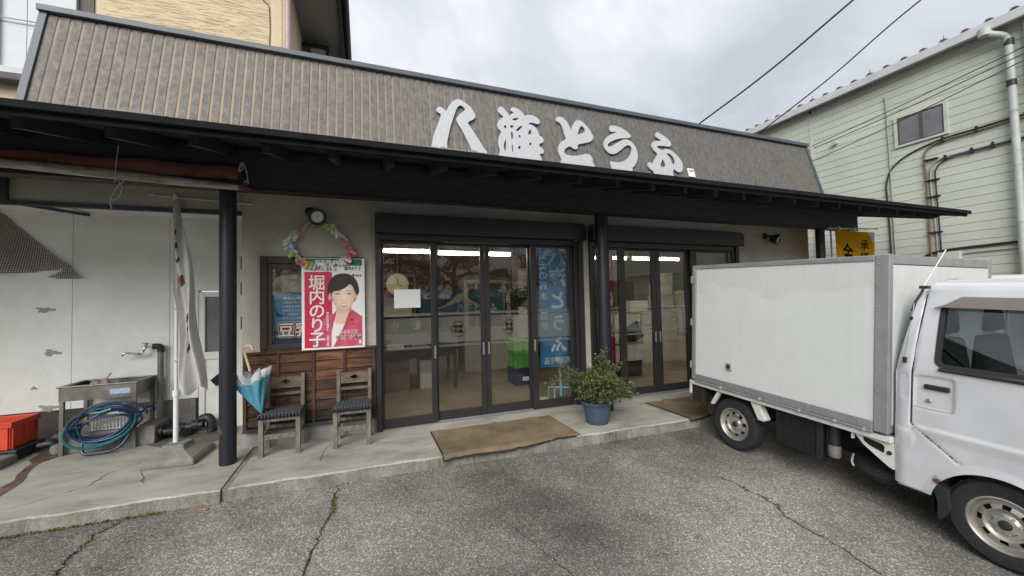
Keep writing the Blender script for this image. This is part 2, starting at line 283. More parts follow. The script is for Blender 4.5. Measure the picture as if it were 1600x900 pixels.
M('pole_white', (.70, .70, .69), rough=.4, var=.06, vs=10)
cloth('flag_white', (.72, .71, .70)); cloth('flag_print', (.19, .085, .055)); cloth('banner_blue', (.06, .25, .52), .4); cloth('banner_white', (.8, .85, .88), .35)
cloth('banner_red', (.34, .03, .09), .35); cloth('banner_yellow', (.62, .33, .02), .35); cloth('banner_black', (.02, .018, .012), .05)
cloth('umb_blue', (.15, .47, .60), .3); cloth('umb_white', (.74, .77, .78), .3)
M('cane', (.66, .54, .31), rough=.4, var=.1, vs=20)
M('awning_cloth', (.20, .078, .058), rough=.85, var=.3, vs=6, bump=.2, bs=20)
M('awning_pole', (.52, .50, .45), rough=.8, col2=(.13, .12, .10), vs=8, stretch=(.6, 3, 3), detail=8)
M('net_fibre', (.15, .12, .098), rough=.9, var=.2, vs=20)
M('cord', (.5, .5, .47), rough=.8)
M('print_white', (.80, .80, .79), rough=.32); M('print_red', (.56, .022, .07), rough=.32); M('print_pink', (.66, .10, .17), rough=.32)
M('print_green', (.015, .15, .06), rough=.32); M('print_black', (.012, .011, .012), rough=.35); M('print_hair', (.022, .014, .012), rough=.4, var=.5, vs=25)
M('print_skin', (.80, .56, .43), rough=.35); M('print_skin2', (.70, .42, .30), rough=.35); M('print_lip', (.52, .10, .09), rough=.35)
M('print_sky', (.10, .29, .50), rough=.35, col2=(.05, .15, .33), vs=3.); M('print_navy', (.022, .05, .14), rough=.35, var=.3, vs=8); M('print_brown', (.17, .018, .014), rough=.35); M('print_yellow', (.62, .52, .05), rough=.35)
M('print_teal', (.022, .11, .17), rough=.4, var=.2, vs=3); M('print_snow', (.62, .58, .42), rough=.4)
M('paper', (.72, .73, .73), rough=.6, var=.03, vs=6)
for k_, c_ in dict(pink=(.60, .26, .25), rose=(.55, .16, .19), lime=(.42, .50, .10), mint=(.50, .60, .57), white=(.70, .69, .66), orange=(.60, .22, .14), tan=(.50, .36, .27)).items(): M('strip_'+k_, c_, rough=.8)
M('lamp_black', (.012, .014, .016), rough=.4); M('lamp_face', (.66, .63, .57), rough=.25)
M('shop_floor', (.26, .22, .165), rough=.45, var=.2, vs=2, spec=.4)
M('shop_wall', (.135, .062, .032), rough=.6, var=.3, vs=2, stretch=(1, 1, 4)); M('shop_ceiling', (.45, .44, .40), rough=.8)
M('shop_plaster', (.36, .33, .28), rough=.8, var=.1, vs=2); M('dark_wood', (.03, .02, .015), rough=.5, var=.3, vs=5); M('carton', (.60, .58, .52), rough=.75, var=.08, vs=5)
M('carton_brown', (.27, .17, .09), rough=.8, var=.1, vs=5)
M('tube_light', (.9, .9, .85), emit=((1, .93, .80), 15.))
M('crate_green', (.10, .36, .085), rough=.45, var=.1, vs=6); M('crate_lime', (.32, .52, .17), rough=.45, var=.1, vs=6); M('crate_navy', (.018, .032, .095), rough=.45, var=.1, vs=6)
M('stand_blue', (.19, .38, .48), rough=.4); M('monitor', (.012, .012, .013), rough=.3); M('fittings', (.55, .53, .47), rough=.5)
M('green_siding', (.515, .545, .475), rough=.8, var=.06, vs=1.5, bump=.35, bs=90, fine=.06, fs=140, spec=.25)
M('green_trim', (.47, .50, .43), rough=.6, var=.08, vs=5); M('eave_white', (.50, .515, .53), rough=.6, var=.08, vs=4); M('roof_sheet', (.10, .085, .085), rough=.7, var=.3, vs=6)
M('pvc_pale', (.41, .44, .42), rough=.5, var=.1, vs=6); M('cable_black', (.013, .014, .015), rough=.6); M('conduit_rust', (.16, .12, .09), rough=.7, var=.3, vs=12); M('conduit_grey', (.32, .33, .32), rough=.6, var=.15, vs=9); M('rust_stain', (.43, .36, .22), rough=.9, col2=(.515, .545, .475), vs=6)
M('window_grey', (.17, .175, .19), rough=.15, var=.15, vs=3); M('alu_bronze', (.11, .09, .08), rough=.4, metal=.4)
M('tan_siding', (.60, .50, .345), rough=.85, var=.06, vs=2, spec=.2, fine=.06, fs=40)
M('frp_sheet', (.43, .455, .48), rough=.4, var=.05, vs=3, fine=.04, fs=120); M('pink_pipe', (.40, .30, .29), rough=.5, var=.06, vs=6); M('house_soffit', (.36, .355, .345), rough=.9); M('dark_trim', (.018, .02, .026), rough=.4, var=.15, vs=5); M('brown_trim', (.06, .045, .042), rough=.6); M('cream_pane', (.42, .38, .30), rough=.3, var=.1, vs=2)
M('gap_black', (.008, .008, .009), rough=.9)
M('alu_rail', (.36, .37, .38), rough=.42, metal=.55, var=.1, vs=8, stretch=(1, 1, 1))
m = rusted('cab_paint', (.60, .615, .64), [((-1.60, .03, .15), .032)], rough=.36, metal=.12, coat=.35)
rusted('bed_white', (.66, .66, .62), [((.55, .0, .37), .03), ((-1.27, .06, .42), .04), ((-1.34, .06, .44), .03)], rough=.45)
M('tyre', (.02, .02, .021), rough=.85, var=.25, vs=14, bump=.15, bs=60); M('rim_steel', (.50, .485, .45), rough=.42, metal=.6, col2=(.33, .30, .26), vs=9, detail=8); M('underbody', (.012, .012, .014), rough=.8)
M('plastic_dark', (.017, .018, .02), rough=.55, var=.2, vs=10); glass('car_glass', tint=(.50, .55, .54), refl=2.0); M('visor_smoke', (.17, .135, .13), rough=.25); M('cab_cloth', (.03, .03, .033), rough=.9)
M('van_cream', (.72, .69, .60), rough=.3, var=.04, vs=3); bsdf(MAT['van_cream']).inputs['Coat Weight'].default_value = .4
M('crack', (.022, .022, .018), rough=1); M('wet_stain', (.05, .026, .02), rough=.4, col2=(.17, .13, .105), vs=7, detail=8); M('damp', (.12, .115, .095), rough=.6, var=.2, vs=6); M('peel_grey', (.30, .30, .28), rough=.9, var=.15, vs=20)
M('leaf_dry', (.35, .17, .05), rough=.8); M('guard_white', (.6, .6, .58), rough=.5)
M('sticker_blue', (.36, .46, .62), rough=.5, var=.2, vs=30); M('rag', (.30, .22, .19), rough=.95, var=.3, vs=15)
M('chrome', (.6, .6, .6), rough=.25, metal=1.)

# ------------------------------------------------------------------ mesh helpers
class MB:
    def __init__(s): s.v = []; s.f = []; s.m = []
    def add(s, vs, fs, mi=0):
        k = len(s.v); s.v += [tuple(v) for v in vs]; s.f += [tuple(i+k for i in f) for f in fs]; s.m += [mi]*len(fs); return s
    def box(s, x0, x1, y0, y1, z0, z1, mi=0):
        return s.add([(x0, y0, z0), (x1, y0, z0), (x1, y1, z0), (x0, y1, z0), (x0, y0, z1), (x1, y0, z1), (x1, y1, z1), (x0, y1, z1)],
              [(0, 3, 2, 1), (4, 5, 6, 7), (0, 1, 5, 4), (1, 2, 6, 5), (2, 3, 7, 6), (3, 0, 4, 7)], mi)
    def bar(s, p0, p1, w, h, ref=(0, 0, 1), mi=0):
        p0 = Vector(p0); p1 = Vector(p1); d = (p1-p0).normalized(); a = d.cross(Vector(ref))
        if a.length < 1e-4: a = d.cross(Vector((1, 0, 0)))
        a.normalize(); b = a.cross(d)
        vs = []
        for p in (p0, p1):
            for i, j in ((-1, -1), (1, -1), (1, 1), (-1, 1)): vs.append(p + a*(i*w/2) + b*(j*h/2))
        return s.add(vs, [(3, 2, 1, 0), (4, 5, 6, 7), (0, 1, 5, 4), (1, 2, 6, 5), (2, 3, 7, 6), (3, 0, 4, 7)], mi)
    def tube(s, pts, r, n=8, cap=True, mi=0, closed=False):
        pts = [Vector(p) for p in pts]; L = len(pts); rs = r if isinstance(r, (list, tuple)) else [r]*L
        vs = []; prev = None
        for i, p in enumerate(pts):
            if closed: d = pts[(i+1) % L]-pts[i-1]
            else: d = pts[min(i+1, L-1)]-pts[max(i-1, 0)]
            d.normalize()
            if prev is None:
                a = d.cross(Vector((0, 0, 1)))
                if a.length < .05: a = d.cross(Vector((1, 0, 0)))
            else: a = prev - d*prev.dot(d)
            a.normalize(); prev = a; b = d.cross(a)
            for k in range(n):
                t = 2*math.pi*k/n; vs.append(p + (a*math.cos(t)+b*math.sin(t))*rs[i])
        fs = []
        for i in range(L if closed else L-1):
            j = (i+1) % L
            for k in range(n): fs.append((i*n+k, i*n+(k+1) % n, j*n+(k+1) % n, j*n+k))
        if cap and not closed: fs += [tuple(range(n))[::-1], tuple((L-1)*n+k for k in range(n))]
        return s.add(vs, fs, mi)
    def lathe(s, prof, n=24, o=(0, 0, 0), ax=(0, 0, 1), mi=0, skip=None):
        """prof: list of (radius, distance along axis)"""
        ax = Vector(ax).normalized(); a = ax.cross(Vector((0, 0, 1)))
        if a.length < .05: a = Vector((1, 0, 0))
        a.normalize(); b = ax.cross(a); o = Vector(o); vs = []; fs = []
        for (r, h) in prof:
            for k in range(n):
                t = 2*math.pi*k/n; vs.append(o + ax*h + (a*math.cos(t)+b*math.sin(t))*r)
        for i in range(len(prof)-1):
            for k in range(n):
                if skip and skip(i, k): continue
                fs.append((i*n+k, i*n+(k+1) % n, (i+1)*n+(k+1) % n, (i+1)*n+k))
        return s.add(vs, fs, mi)
    def prism(s, pts, f, t0, t1, mi=0):
        """pts 2-D outline, f(u, v, t) -> 3-D; closed solid between t0 and t1"""
        n = len(pts); vs = [f(u, v, t0) for u, v in pts]+[f(u, v, t1) for u, v in pts]
        return s.add(vs, [tuple(range(n))[::-1], tuple(range(n, 2*n))]+[(i, (i+1) % n, n+(i+1) % n, n+i) for i in range(n)], mi)
    def grid(s, f, nu, nv, mi=0, mf=None):
        vs = [f(i/nu, j/nv) for j in range(nv+1) for i in range(nu+1)]
        k = len(s.v); s.v += [tuple(v) for v in vs]
        for j in range(nv):
            for i in range(nu):
                a = j*(nu+1)+i; s.f.append((k+a, k+a+1, k+a+nu+2, k+a+nu+1)); s.m.append(mf(i, j) if mf else mi)
        return s
    def mesh(s, name, mats, off=(0, 0, 0), smooth=False):
        me = bpy.data.meshes.new(name); o = Vector(off)
        me.from_pydata([Vector(v)-o for v in s.v], [], s.f)
        for m in (mats if isinstance(mats, (list, tuple)) else [mats]): me.materials.append(MAT[m])
        if len(set(s.m)) > 1: me.polygons.foreach_set('material_index', s.m)
        me.update()
        bm = bmesh.new(); bm.from_mesh(me); bmesh.ops.recalc_face_normals(bm, faces=bm.faces); bm.to_mesh(me); bm.free()
        if smooth:
            me.shade_smooth(); me.set_sharp_from_angle(angle=R(38))
        return me
    def base(s):
        xs, ys, zs = zip(*s.v); return Vector(((min(xs)+max(xs))/2, (min(ys)+max(ys))/2, min(zs)))
ROOT = {}                                   # object -> origin of the thing it belongs to
def thing(name, label, cat, loc, group=None, mat=None):
    o = bpy.data.objects.new(name, None); C.objects.link(o); o.empty_display_size = .1
    o.location = loc; o['label'] = label; o['category'] = cat
    if group: o['group'] = group
    if mat is not None: o.matrix_world = mat; ROOT[o] = Vector((0, 0, 0))
    else: ROOT[o] = Vector(loc)
    return o
def part(mb, name, mats, parent, bevel=0, smooth=False, label=None, kind=None, segs=2):
    off = ROOT[parent]; me = mb if isinstance(mb, bpy.types.Mesh) else mb.mesh(name, mats, off, smooth)
    o = bpy.data.objects.new(name, me); C.objects.link(o); o.parent = parent; ROOT[o] = off
    if bevel:
        b = o.modifiers.new('bevel', 'BEVEL'); b.width = bevel; b.segments = segs; b.limit_method = 'ANGLE'; b.angle_limit = R(40)
    if label: o['label'] = label
    if kind: o['kind'] = kind
    return o
def solo(mb, name, mats, label=None, cat=None, group=None, kind=None, bevel=0, smooth=False, base=None):
    off = mb.base() if base is None else Vector(base)
    o = bpy.data.objects.new(name, mb.mesh(name, mats, off, smooth)); C.objects.link(o); o.location = off; ROOT[o] = off
    if label: o['label'] = label
    if cat: o['category'] = cat
    if group: o['group'] = group
    if kind: o['kind'] = kind
    if bevel:
        b = o.modifiers.new('bevel', 'BEVEL'); b.width = bevel; b.segments = 2; b.limit_method = 'ANGLE'; b.angle_limit = R(40)
    return o
def smoothloop(pts, k=4, closed=True):
    """Catmull-Rom through the points"""
    n = len(pts); o = []
    for i in range(n if closed else n-1):
        g = (lambda j: pts[j % n]) if closed else (lambda j: pts[max(0, min(n-1, j))])
        p0, p1, p2, p3 = g(i-1), g(i), g(i+1), g(i+2)
        for q in range(k):
            t = q/k
            o.append(tuple(.5*((2*b)+(c-a)*t+(2*a-5*b+4*c-d)*t*t+(3*b-a-3*c+d)*t**3) for a, b, c, d in zip(p0, p1, p2, p3)))
    if not closed: o.append(tuple(pts[-1]))
    return o
def fill(mb, loops, f, ext=0., mi=0):
    """filled 2-D outline with holes -> added to mb through f(u, v, t)"""
    c = bpy.data.curves.new('tmp', 'CURVE'); c.dimensions = '2D'; c.fill_mode = 'BOTH'; c.extrude = ext/2
    for lp in loops:
        sp_ = c.splines.new('POLY'); sp_.points.add(len(lp)-1); sp_.use_cyclic_u = True
        for q, (x, y) in zip(sp_.points, lp): q.co = (x, y, 0, 1)
    curve_into(mb, c, f, mi)
def curve_into(mb, c, f, mi=0):
    o = bpy.data.objects.new('tmp', c); C.objects.link(o); bpy.context.view_layer.update()
    me = bpy.data.meshes.new_from_object(o.evaluated_get(bpy.context.evaluated_depsgraph_get()))
    mb.add([f(v.co.x, v.co.y, v.co.z) for v in me.vertices], [tuple(p.vertices) for p in me.polygons], mi)
    bpy.data.objects.remove(o); bpy.data.curves.remove(c); bpy.data.meshes.remove(me)
def text(mb, body, size, f, u=0., v=0., bold=0., vertical=False, step=1.05, align='LEFT', mi=0, sx=1., ext=0.0):
    """letters added as flat filled outlines; f(u, v, t) places them"""
    for i, ch in enumerate(body if vertical else [body]):
        if ch == ' ': continue
        c = bpy.data.curves.new('tmp', 'FONT'); c.body = ch; c.size = 1; c.offset = bold; c.extrude = ext; c.resolution_u = 3
        c.align_x = 'CENTER' if vertical else align
        dv_ = v - i*size*step if vertical else v
        curve_into(mb, c, lambda x, y, z, d=dv_: f(u+x*size*sx, d+y*size, z), mi)
def boldtext(mb, body, size, fl, l, u, v, r, **k):
    """heavier letters: the outline repeated round a small circle, each copy a hair above the last"""
    for q in range(8 if r else 1):
        a = 6.2832*q/8; text(mb, body, size, (lambda x, y, t, q=q: fl(l+q*.08)(x, y)), u+r*math.cos(a), v+r*math.sin(a), **k)
def onwall(y):                               # facing the street (-Y): u = X, v = Z
    return lambda u, v, t=0.: (u, y-t, v)
# ================================================================== THE SETTING
def gz(y):                                   # the yard falls gently away from the shop
    if y > -1.0: return -.108
    if y > -8.0: return -.108 + .046*(y+1.0)
    return -.108 - .046*7
mb = MB(); xs = [-400, -60, -12, -6, -3, 0, 3, 6, 12, 60, 400]; ys = [-400, -60, -20, -8, -6, -4, -2.5, -1.0, 6, 60, 400]
for y in ys:
    for x in xs: mb.v.append((x, y, gz(y)))
for j in range(len(ys)-1):
    for i in range(len(xs)-1):
        a = j*len(xs)+i; mb.f.append((a, a+1, a+len(xs)+1, a+len(xs))); mb.m.append(0)
solo(mb, 'asphalt_yard', 'asphalt', kind='structure', base=(0, 0, 0))

# concrete apron in front of the shop: slabs with joints, edge slightly worn
def kerb_y(x): return -1.0-.035*(x+1)
apron = solo(MB().box(-12, 12, 1.3, 6, -.3, -.02), 'shop_foundation', 'foundation', kind='structure', base=(0, 3, 0))
xs = [-9, -1.115, -1.075, .70, 2.24, 3.70, 12]
ap = bpy.data.objects.new('concrete_apron', None); C.objects.link(ap); ap['kind'] = 'structure'; ROOT[ap] = Vector((0, 0, 0))
def slab(x0, x1, z=0., name='concrete_slab', mat=('concrete', 'kerb_face')):
    n = max(2, int((x1-x0)/.03)); mbx = MB(); rows = []
    for i in range(n+1):
        x = x0+(x1-x0)*i/n; k = kerb_y(x)+.008*math.sin(x*7)+.006*math.sin(x*19+1)+random.uniform(-.004, .004); c = .006+.005*abs(math.sin(x*3.1))+random.uniform(0, .006)
        yb = 1.45 if x < -1.2 else .22
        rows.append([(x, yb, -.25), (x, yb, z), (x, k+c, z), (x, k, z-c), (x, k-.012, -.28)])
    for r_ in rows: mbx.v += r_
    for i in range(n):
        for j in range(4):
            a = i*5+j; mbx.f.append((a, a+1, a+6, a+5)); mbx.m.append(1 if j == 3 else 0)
    mbx.f += [(0, 1, 2, 3, 4), tuple(n*5+q for q in range(5))]; mbx.m += [0, 0]
    return part(mbx, name, mat, ap)
slab(-9, -1.125); slab(-1.07, 1.02, .001); slab(1.026, 3.2, .0); slab(3.206, 12, .001)
# sunken drain strip between two slabs
part(MB().box(-1.119, -1.076, -.985, 1.2, -.2, -.008), 'joint_filler', 'joint_fill', ap, bevel=.004)

# cracks (thin irregular ribbons) in the yard and in the apron
def crack(name, pts, wid, zf, parent=None, mat='crack', seed=1):
    rnd = random.Random(seed); q = []
    for (a, b) in zip(pts[:-1], pts[1:]):
        n = max(2, int(math.hypot(a[0]-b[0], a[1]-b[1])/.035))
        for i in range(n): q.append((a[0]+(b[0]-a[0])*i/n+rnd.uniform(-.014, .014), a[1]+(b[1]-a[1])*i/n+rnd.uniform(-.008, .008)))
    q.append(pts[-1]); mbx = MB()
    for i, (x, y) in enumerate(q):
        w_ = wid*rnd.uniform(.35, 1.3)*(1 if 0 < i < len(q)-1 else .1); mbx.v += [(x-w_, y, zf(y)), (x+w_, y, zf(y))]
    for i in range(len(q)-1): mbx.f.append((2*i, 2*i+1, 2*i+3, 2*i+2)); mbx.m.append(0)
    return mbx, q
yard_z = lambda y: gz(y)+.003
crk = {}
for i, (pts, wd) in enumerate([([(-.235, -1.06), (-.225, -1.15), (-.265, -1.32), (-.24, -1.45), (-.29, -1.62), (-.33, -1.87), (-.37, -2.1), (-.40, -2.4)], .007),
                        ([(-1.66, -.99), (-1.74, -1.02), (-1.83, -1.18), (-1.84, -1.4), (-1.80, -1.7), (-1.83, -2.1)], .008),
                        ([(2.98, -2.15), (3.06, -2.25), (3.07, -2.44), (3.08, -2.68), (2.98, -2.84), (2.99, -3.07), (2.96, -3.29), (2.9, -3.7), (2.95, -4.4)], .005),
                        ([(.93, -2.02), (.99, -2.12), (1.09, -2.45), (1.17, -2.75), (1.2, -3.1)], .003)]):
    mbx, q = crack('crack', pts, wd, yard_z, seed=i+3); crk[i] = q
    o = solo(mbx, 'pavement_crack', 'crack', kind='structure', base=(pts[0][0], pts[0][1], 0))
for i, pts in enumerate([[(-2.6, -.75), (-2.22, -.46), (-2.21, -.2), (-2.07, .02), (-1.9, .1)], [(-1.95, -.24), (-1.85, -.45), (-1.8, -.6)], [(-3.6, .35), (-3.1, .45), (-2.9, .62), (-2.4, .6)], [(-.42, -.72), (-.40, -.4), (-.33, -.2)], [(2.7, -.6), (3.2, -.52)]]):
    mbx, q = crack('crack', pts, .0035, lambda y: .0035, seed=30+i); part(mbx, 'slab_crack', 'crack', ap)
# moss and weeds
def moss(path, n, spread, h, seed, zf):
    rnd = random.Random(seed); mbx = MB()
    for i in range(n):
        x, y = rnd.choice(path); x += rnd.gauss(0, spread); y += rnd.gauss(0, spread*.8); z = zf(y); a = rnd.uniform(0, 6.28); l = rnd.uniform(.3, 1)*h; w_ = l*.35
        dx, dy = math.cos(a), math.sin(a); t = rnd.uniform(.2, 1.2)
        mbx.add([(x-dy*w_, y+dx*w_, z), (x+dy*w_, y-dx*w_, z), (x+dx*l*t, y+dy*l*t, z+l)], [(0, 1, 2)])
    return mbx
allm = MB()
def merge(a, b): a.add(b.v, b.f)
merge(allm, moss([p for p in crk[0] if -1.52 < p[1] < -1.25], 300, .010, .016, 1, yard_z)); merge(allm, moss([p for p in crk[0] if p[1] < -1.6], 210, .008, .013, 2, yard_z))
merge(allm, moss([p for p in crk[1] if p[1] < -1.05], 380, .014, .016, 3, yard_z)); merge(allm, moss(crk[2], 160, .008, .014, 4, yard_z)); merge(allm, moss([p for p in crk[2] if -2.75 < p[1] < -2.6 or -2.45 < p[1] < -2.4], 140, .010, .016, 14, yard_z))
merge(allm, moss([(x/50, kerb_y(x/50)-.03) for x in range(-160, -75)], 700, .014, .02, 5, yard_z)); merge(allm, moss([(x/50, kerb_y(x/50)-.025) for x in range(-75, 60)], 170, .008, .014, 6, yard_z)); merge(allm, moss([(x/50, kerb_y(x/50)-.025) for x in range(112, 180)], 120, .008, .014, 8, yard_z))
solo(allm, 'moss', 'moss', 'green moss and small weeds in pavement cracks and along kerb', 'moss', kind='stuff', base=(0, 0, 0))
# wet run-off stain across the apron, damp patch by the pipes
def blob(pts, z, k=4): 
    lp = smoothloop(pts, k); m_ = MB(); m_.add([(x, y, z) for x, y in lp], [tuple(range(len(lp)))]); return m_
part(blob([(-3.22, .84), (-3.0, .8), (-2.97, .55), (-3.02, .4), (-2.95, .15), (-2.88, .0), (-2.83, -.15), (-2.8, -.38), (-2.78, -.62), (-2.85, -.6), (-2.9, -.4), (-2.93, -.2), (-2.93, -.05), (-3.0, .1), (-3.06, .3), (-3.1, .45), (-3.18, .55), (-3.2, .7)], .004), 'run_off_stain', 'wet_stain', ap)
part(blob([(-2.35, .8), (-2.1, .45), (-1.75, .35), (-1.5, .5), (-1.45, .8), (-1.6, 1.0), (-2.0, 1.0)], .0045), 'damp_patch', 'damp', ap)
part(blob([(-3.3, 1.0), (-3.2, .75), (-2.9, .62), (-2.5, .62), (-2.4, .9), (-2.6, 1.1)], .005), 'damp_patch', 'damp', ap)

# ================================================================== SHOP BUILDING
shop = thing('shop_building', 'single storey shop with black canopy, brown ribbed mansard and glazed sliding doors', 'shop', (3.4, 2.5, 0))
# walls, in pieces round the openings (hairline joints as on the render)
wl = lambda x0, x1, z0, z1: part(MB().box(x0, x1, 0, .16, z0, z1), 'wall', 'stucco', shop)
wl(-1.22, -1.05, 1.003, 2.05); wl(-1.22, .107, 2.05, 3.32); wl(.108, .1295, 2.05, 2.569); wl(.0, .13, 1.003, 2.047)
wl(.111, 1.62, 2.57, 3.32); wl(1.624, 4.3, 2.57, 3.32); wl(4.304, 7.95, 2.57, 3.32)
wl(2.97, 3.08, 0, 2.567); wl(6.07, 7.95, 0, 2.567)
part(MB().box(-1.22, -1.06, .163, 1.2, 0, 3.0), 'side_wall', 'stucco', shop); part(MB().box(7.79, 7.95, .163, 5.0, 0, 3.3), 'side_wall', 'stucco', shop)
part(MB().box(-1.22, .13, .02, .16, 0, 1.0), 'plinth_wall', 'foundation', shop)
# plank wainscot: boards between battens
part(MB().box(-1.2, .11, .003, .018, .175, 1.0), 'backing_board', 'gap_black', shop)
bx = [-1.19, -.885, -.535, -.215, .105]; bz = [.215, .325, .44, .55, .66, .77, .88, .985]
for i in range(4):
    for j in range(7):
        d = random.uniform(-.002, .002)
        mbp = MB(); x0, x1, z0, z1 = bx[i]+.018, bx[i+1]-.018, bz[j]+.0045, bz[j+1]-.0045
        mbp.add([(x0, -.017+d, z0), (x1, -.017+d, z0), (x1, -.005+d, z1), (x0, -.005+d, z1), (x0, .0025, z0), (x1, .0025, z0), (x1, .0025, z1), (x0, .0025, z1)], [(0, 1, 2, 3), (4, 7, 6, 5), (0, 4, 5, 1), (1, 5, 6, 2), (2, 6, 7, 3), (3, 7, 4, 0)])
        part(mbp, 'plank', 'plank_dark' if j < 2 or (i, j) in ((0, 2), (2, 3), (3, 2)) else 'plank_wood', shop)
for x in bx: part(MB().box(x-.0175, x+.0175, -.026, .002, .175, .985), 'batten', 'batten_wood', shop, bevel=.003)
part(MB().box(-1.21, .123, -.034, .002, .986, 1.012), 'top_rail', 'batten_wood', shop); part(MB().box(-1.21, .12, -.03, .002, .165, .2), 'bottom_rail', 'black_timber', shop)
# small meter boxes seen beside the post
for z in (1.35, 1.72, 2.0): part(MB().box(-1.245, -1.223, .05, .14, z-.09, z+.05), 'meter_box', 'pipe_black', shop)

# window beside the poster
win = part(MB().box(-1.05, -.98, -.03, .1, 1.03, 2.05).box(-.07, 0, -.03, .1, 1.03, 2.05).box(-.98, -.07, -.03, .1, 1.97, 2.05).box(-.98, -.07, -.03, .1, 1.03, 1.09), 'window', 'frame_wood', shop, bevel=.006)
part(MB().box(-.98, -.94, -.012, .03, 1.092, 1.968).box(-.94, -.07, -.012, .03, 1.91, 1.968), 'inner_frame', 'frame_wood', win)
part(MB().box(-.938, -.072, .006, .012, 1.092, 1.908), 'pane', 'door_glass', win)
# ---- glazed sliding doors
def ring_cut(cx, cz):
    c = lambda r, n=36: [(cx+r*math.cos(6.2832*k/n), cz+r*math.sin(6.2832*k/n)) for k in range(n)]
    pet = []
    for a in (.75, 2.39, 3.9, 5.5): pet.append([(cx+.045*math.cos(a)+.030*math.cos(6.2832*k/14)*1.15, cz+.045*math.sin(a)+.027*math.sin(6.2832*k/14)) for k in range(14)])
    pet.append([(cx-.006, cz-.078), (cx+.006, cz-.078), (cx+.006, cz+.078), (cx-.006, cz+.078)])
    return [c(.102), c(.09)]+pet[:4]
def door(x0, x1, y, g0, g1, emblem=None, handle=None, top=2.27):
    d = part(MB().box(x0, g0, y, y+.04, .005, top).box(g1, x1, y, y+.04, .005, top).box(g0, g1, y, y+.04, .005, .115).box(g0, g1, y, y+.04, top-.03, top), 'sliding_door', 'bronze_frame', shop, bevel=.004)
    part(MB().box(g0, g1, y+.016, y+.022, .115, top-.03), 'pane', 'door_glass', d)
    fm = MB(); loops = [[(g0+.002, .985), (g1-.002, .985), (g1-.002, 1.315), (g0+.002, 1.315)]]
    if emblem: loops += ring_cut(emblem, 1.15)
    fill(fm, loops, lambda u, v, t: (u, y+.0145, v)); fill(fm, [[(g0+.002, 1.337), (g1-.002, 1.337), (g1-.002, 1.372), (g0+.002, 1.372)]], lambda u, v, t: (u, y+.0145, v)); fill(fm, [[(g0+.002, .93), (g1-.002, .93), (g1-.002, .96), (g0+.002, .96)]], lambda u, v, t: (u, y+.0145, v))
    part(fm, 'frosted_band', 'frost_film', d)
    if handle: part(MB().box(handle-.011, handle+.011, y-.006, y-.0005, .80, .96).box(handle-.004, handle+.004, y-.010, y-.006, .82, .94), 'handle', 'steel_handle', d)
    return d
door(.19, .855, .03, .225, .79, handle=.832); door(.83, 1.518, .085, .885, 1.455, emblem=1.15, handle=1.482); door(1.522, 2.21, .085, 1.585, 2.145, emblem=1.86, handle=1.556); door(2.165, 2.83, .03, 2.255, 2.765, handle=2.205)
door(3.15, 3.74, .03, 3.215, 3.62); door(3.70, 4.372, .085, 3.775, 4.285, emblem=4.03, handle=4.33); door(4.376, 5.09, .085, 4.46, 4.975, emblem=4.74, handle=4.418); door(5.05, 5.90, .03, 5.175, 5.83)
for (x0, x1, bl) in ((.13, 2.97, 'a'), (3.08, 6.07, 'b')):
    part(MB().box(x0, x0+.058, -.05, .15, 0, 2.34), 'door_jamb', 'bronze_frame', shop, bevel=.004); part(MB().box(x1-.138, x1-.08, -.02, .15, 0, 2.34), 'door_jamb', 'bronze_frame', shop, bevel=.004)
    part(MB().box(x1-.078, x1-.006, -.05, .15, 0, 2.34), 'shutter_guide', 'shutter_box', shop, bevel=.004)
    part(MB().box(x0+.059, x1-.139, -.03, .15, 2.272, 2.342), 'door_head', 'bronze_frame', shop)
    part(MB().box(x0+.059, x1-.139, .0, .15, .0015, .0045).box(x0+.059, x1-.139, .062, .072, .0045, .012), 'door_sill', 'alu_rail', shop)
    sh = MB(); pr = [(x0, 2.345)]+[(x1, 2.345), (x1, 2.50)]+[(x1-.07+.07*math.cos(a), 2.50+.07*math.sin(a)) for a in (R(30), R(60), R(90))]+[(x0, 2.57)]
    sh.prism(pr, lambda u, v, t: (u, t, v), -.15, .0); part(sh, 'shutter_box', 'shutter_box', shop, bevel=.006)

# canopy: beams, rafters, boarded deck, metal edge
sl_ = .27
def rz(y): return 2.80+sl_*(y+1.67)          # top of the canopy deck
XL, XR = -7.0, 9.2
bm_ = part(MB().box(XL, 8.63, -.46, -.34, 2.67, 3.05), 'canopy_beam', 'black_timber', shop, bevel=.006)
part(MB().box(XL, 8.6, -.475, -.325, 2.655, 2.668), 'beam_trim', 'frame_wood', shop)
x = -6.95+.0; k = 0
rx = -1.68-.48*11
while rx < 9.0:
    m_ = MB(); pr = [(-1.36, rz(-1.36)-.155), (-1.36, rz(-1.36)-.045), (.3, rz(.3)-.045), (.3, rz(.3)-.155)]
    m_.prism(pr, lambda u, v, t: (t, u, v), rx-.03, rx+.03); part(m_, 'rafter', 'black_timber', shop, bevel=.003)
    rx += .48
rows = 12
for j in range(rows):                         # soffit boards run along the canopy
    y0 = -1.66+j*(1.96/rows); y1 = y0+1.96/rows-.004
    m_ = MB(); m_.prism([(y0, rz(y0)-.042), (y1, rz(y1)-.042), (y1, rz(y1)-.018), (y0, rz(y0)-.018)], lambda u, v, t: (t, u, v), XL, XR-.04); part(m_, 'soffit_board', 'black_soffit', shop)
m_ = MB(); m_.prism([(-1.70, rz(-1.70)-.014), (.32, rz(.32)-.014), (.32, rz(.32)), (-1.70, rz(-1.70))], lambda u, v, t: (t, u, v), XL, XR+.03); part(m_, 'canopy_roof', 'drip_black', shop)
part(MB().box(XL, XR+.03, -1.705, -1.668, rz(-1.7)-.05, rz(-1.7)-.016), 'eave_drip', 'drip_black', shop, bevel=.004)
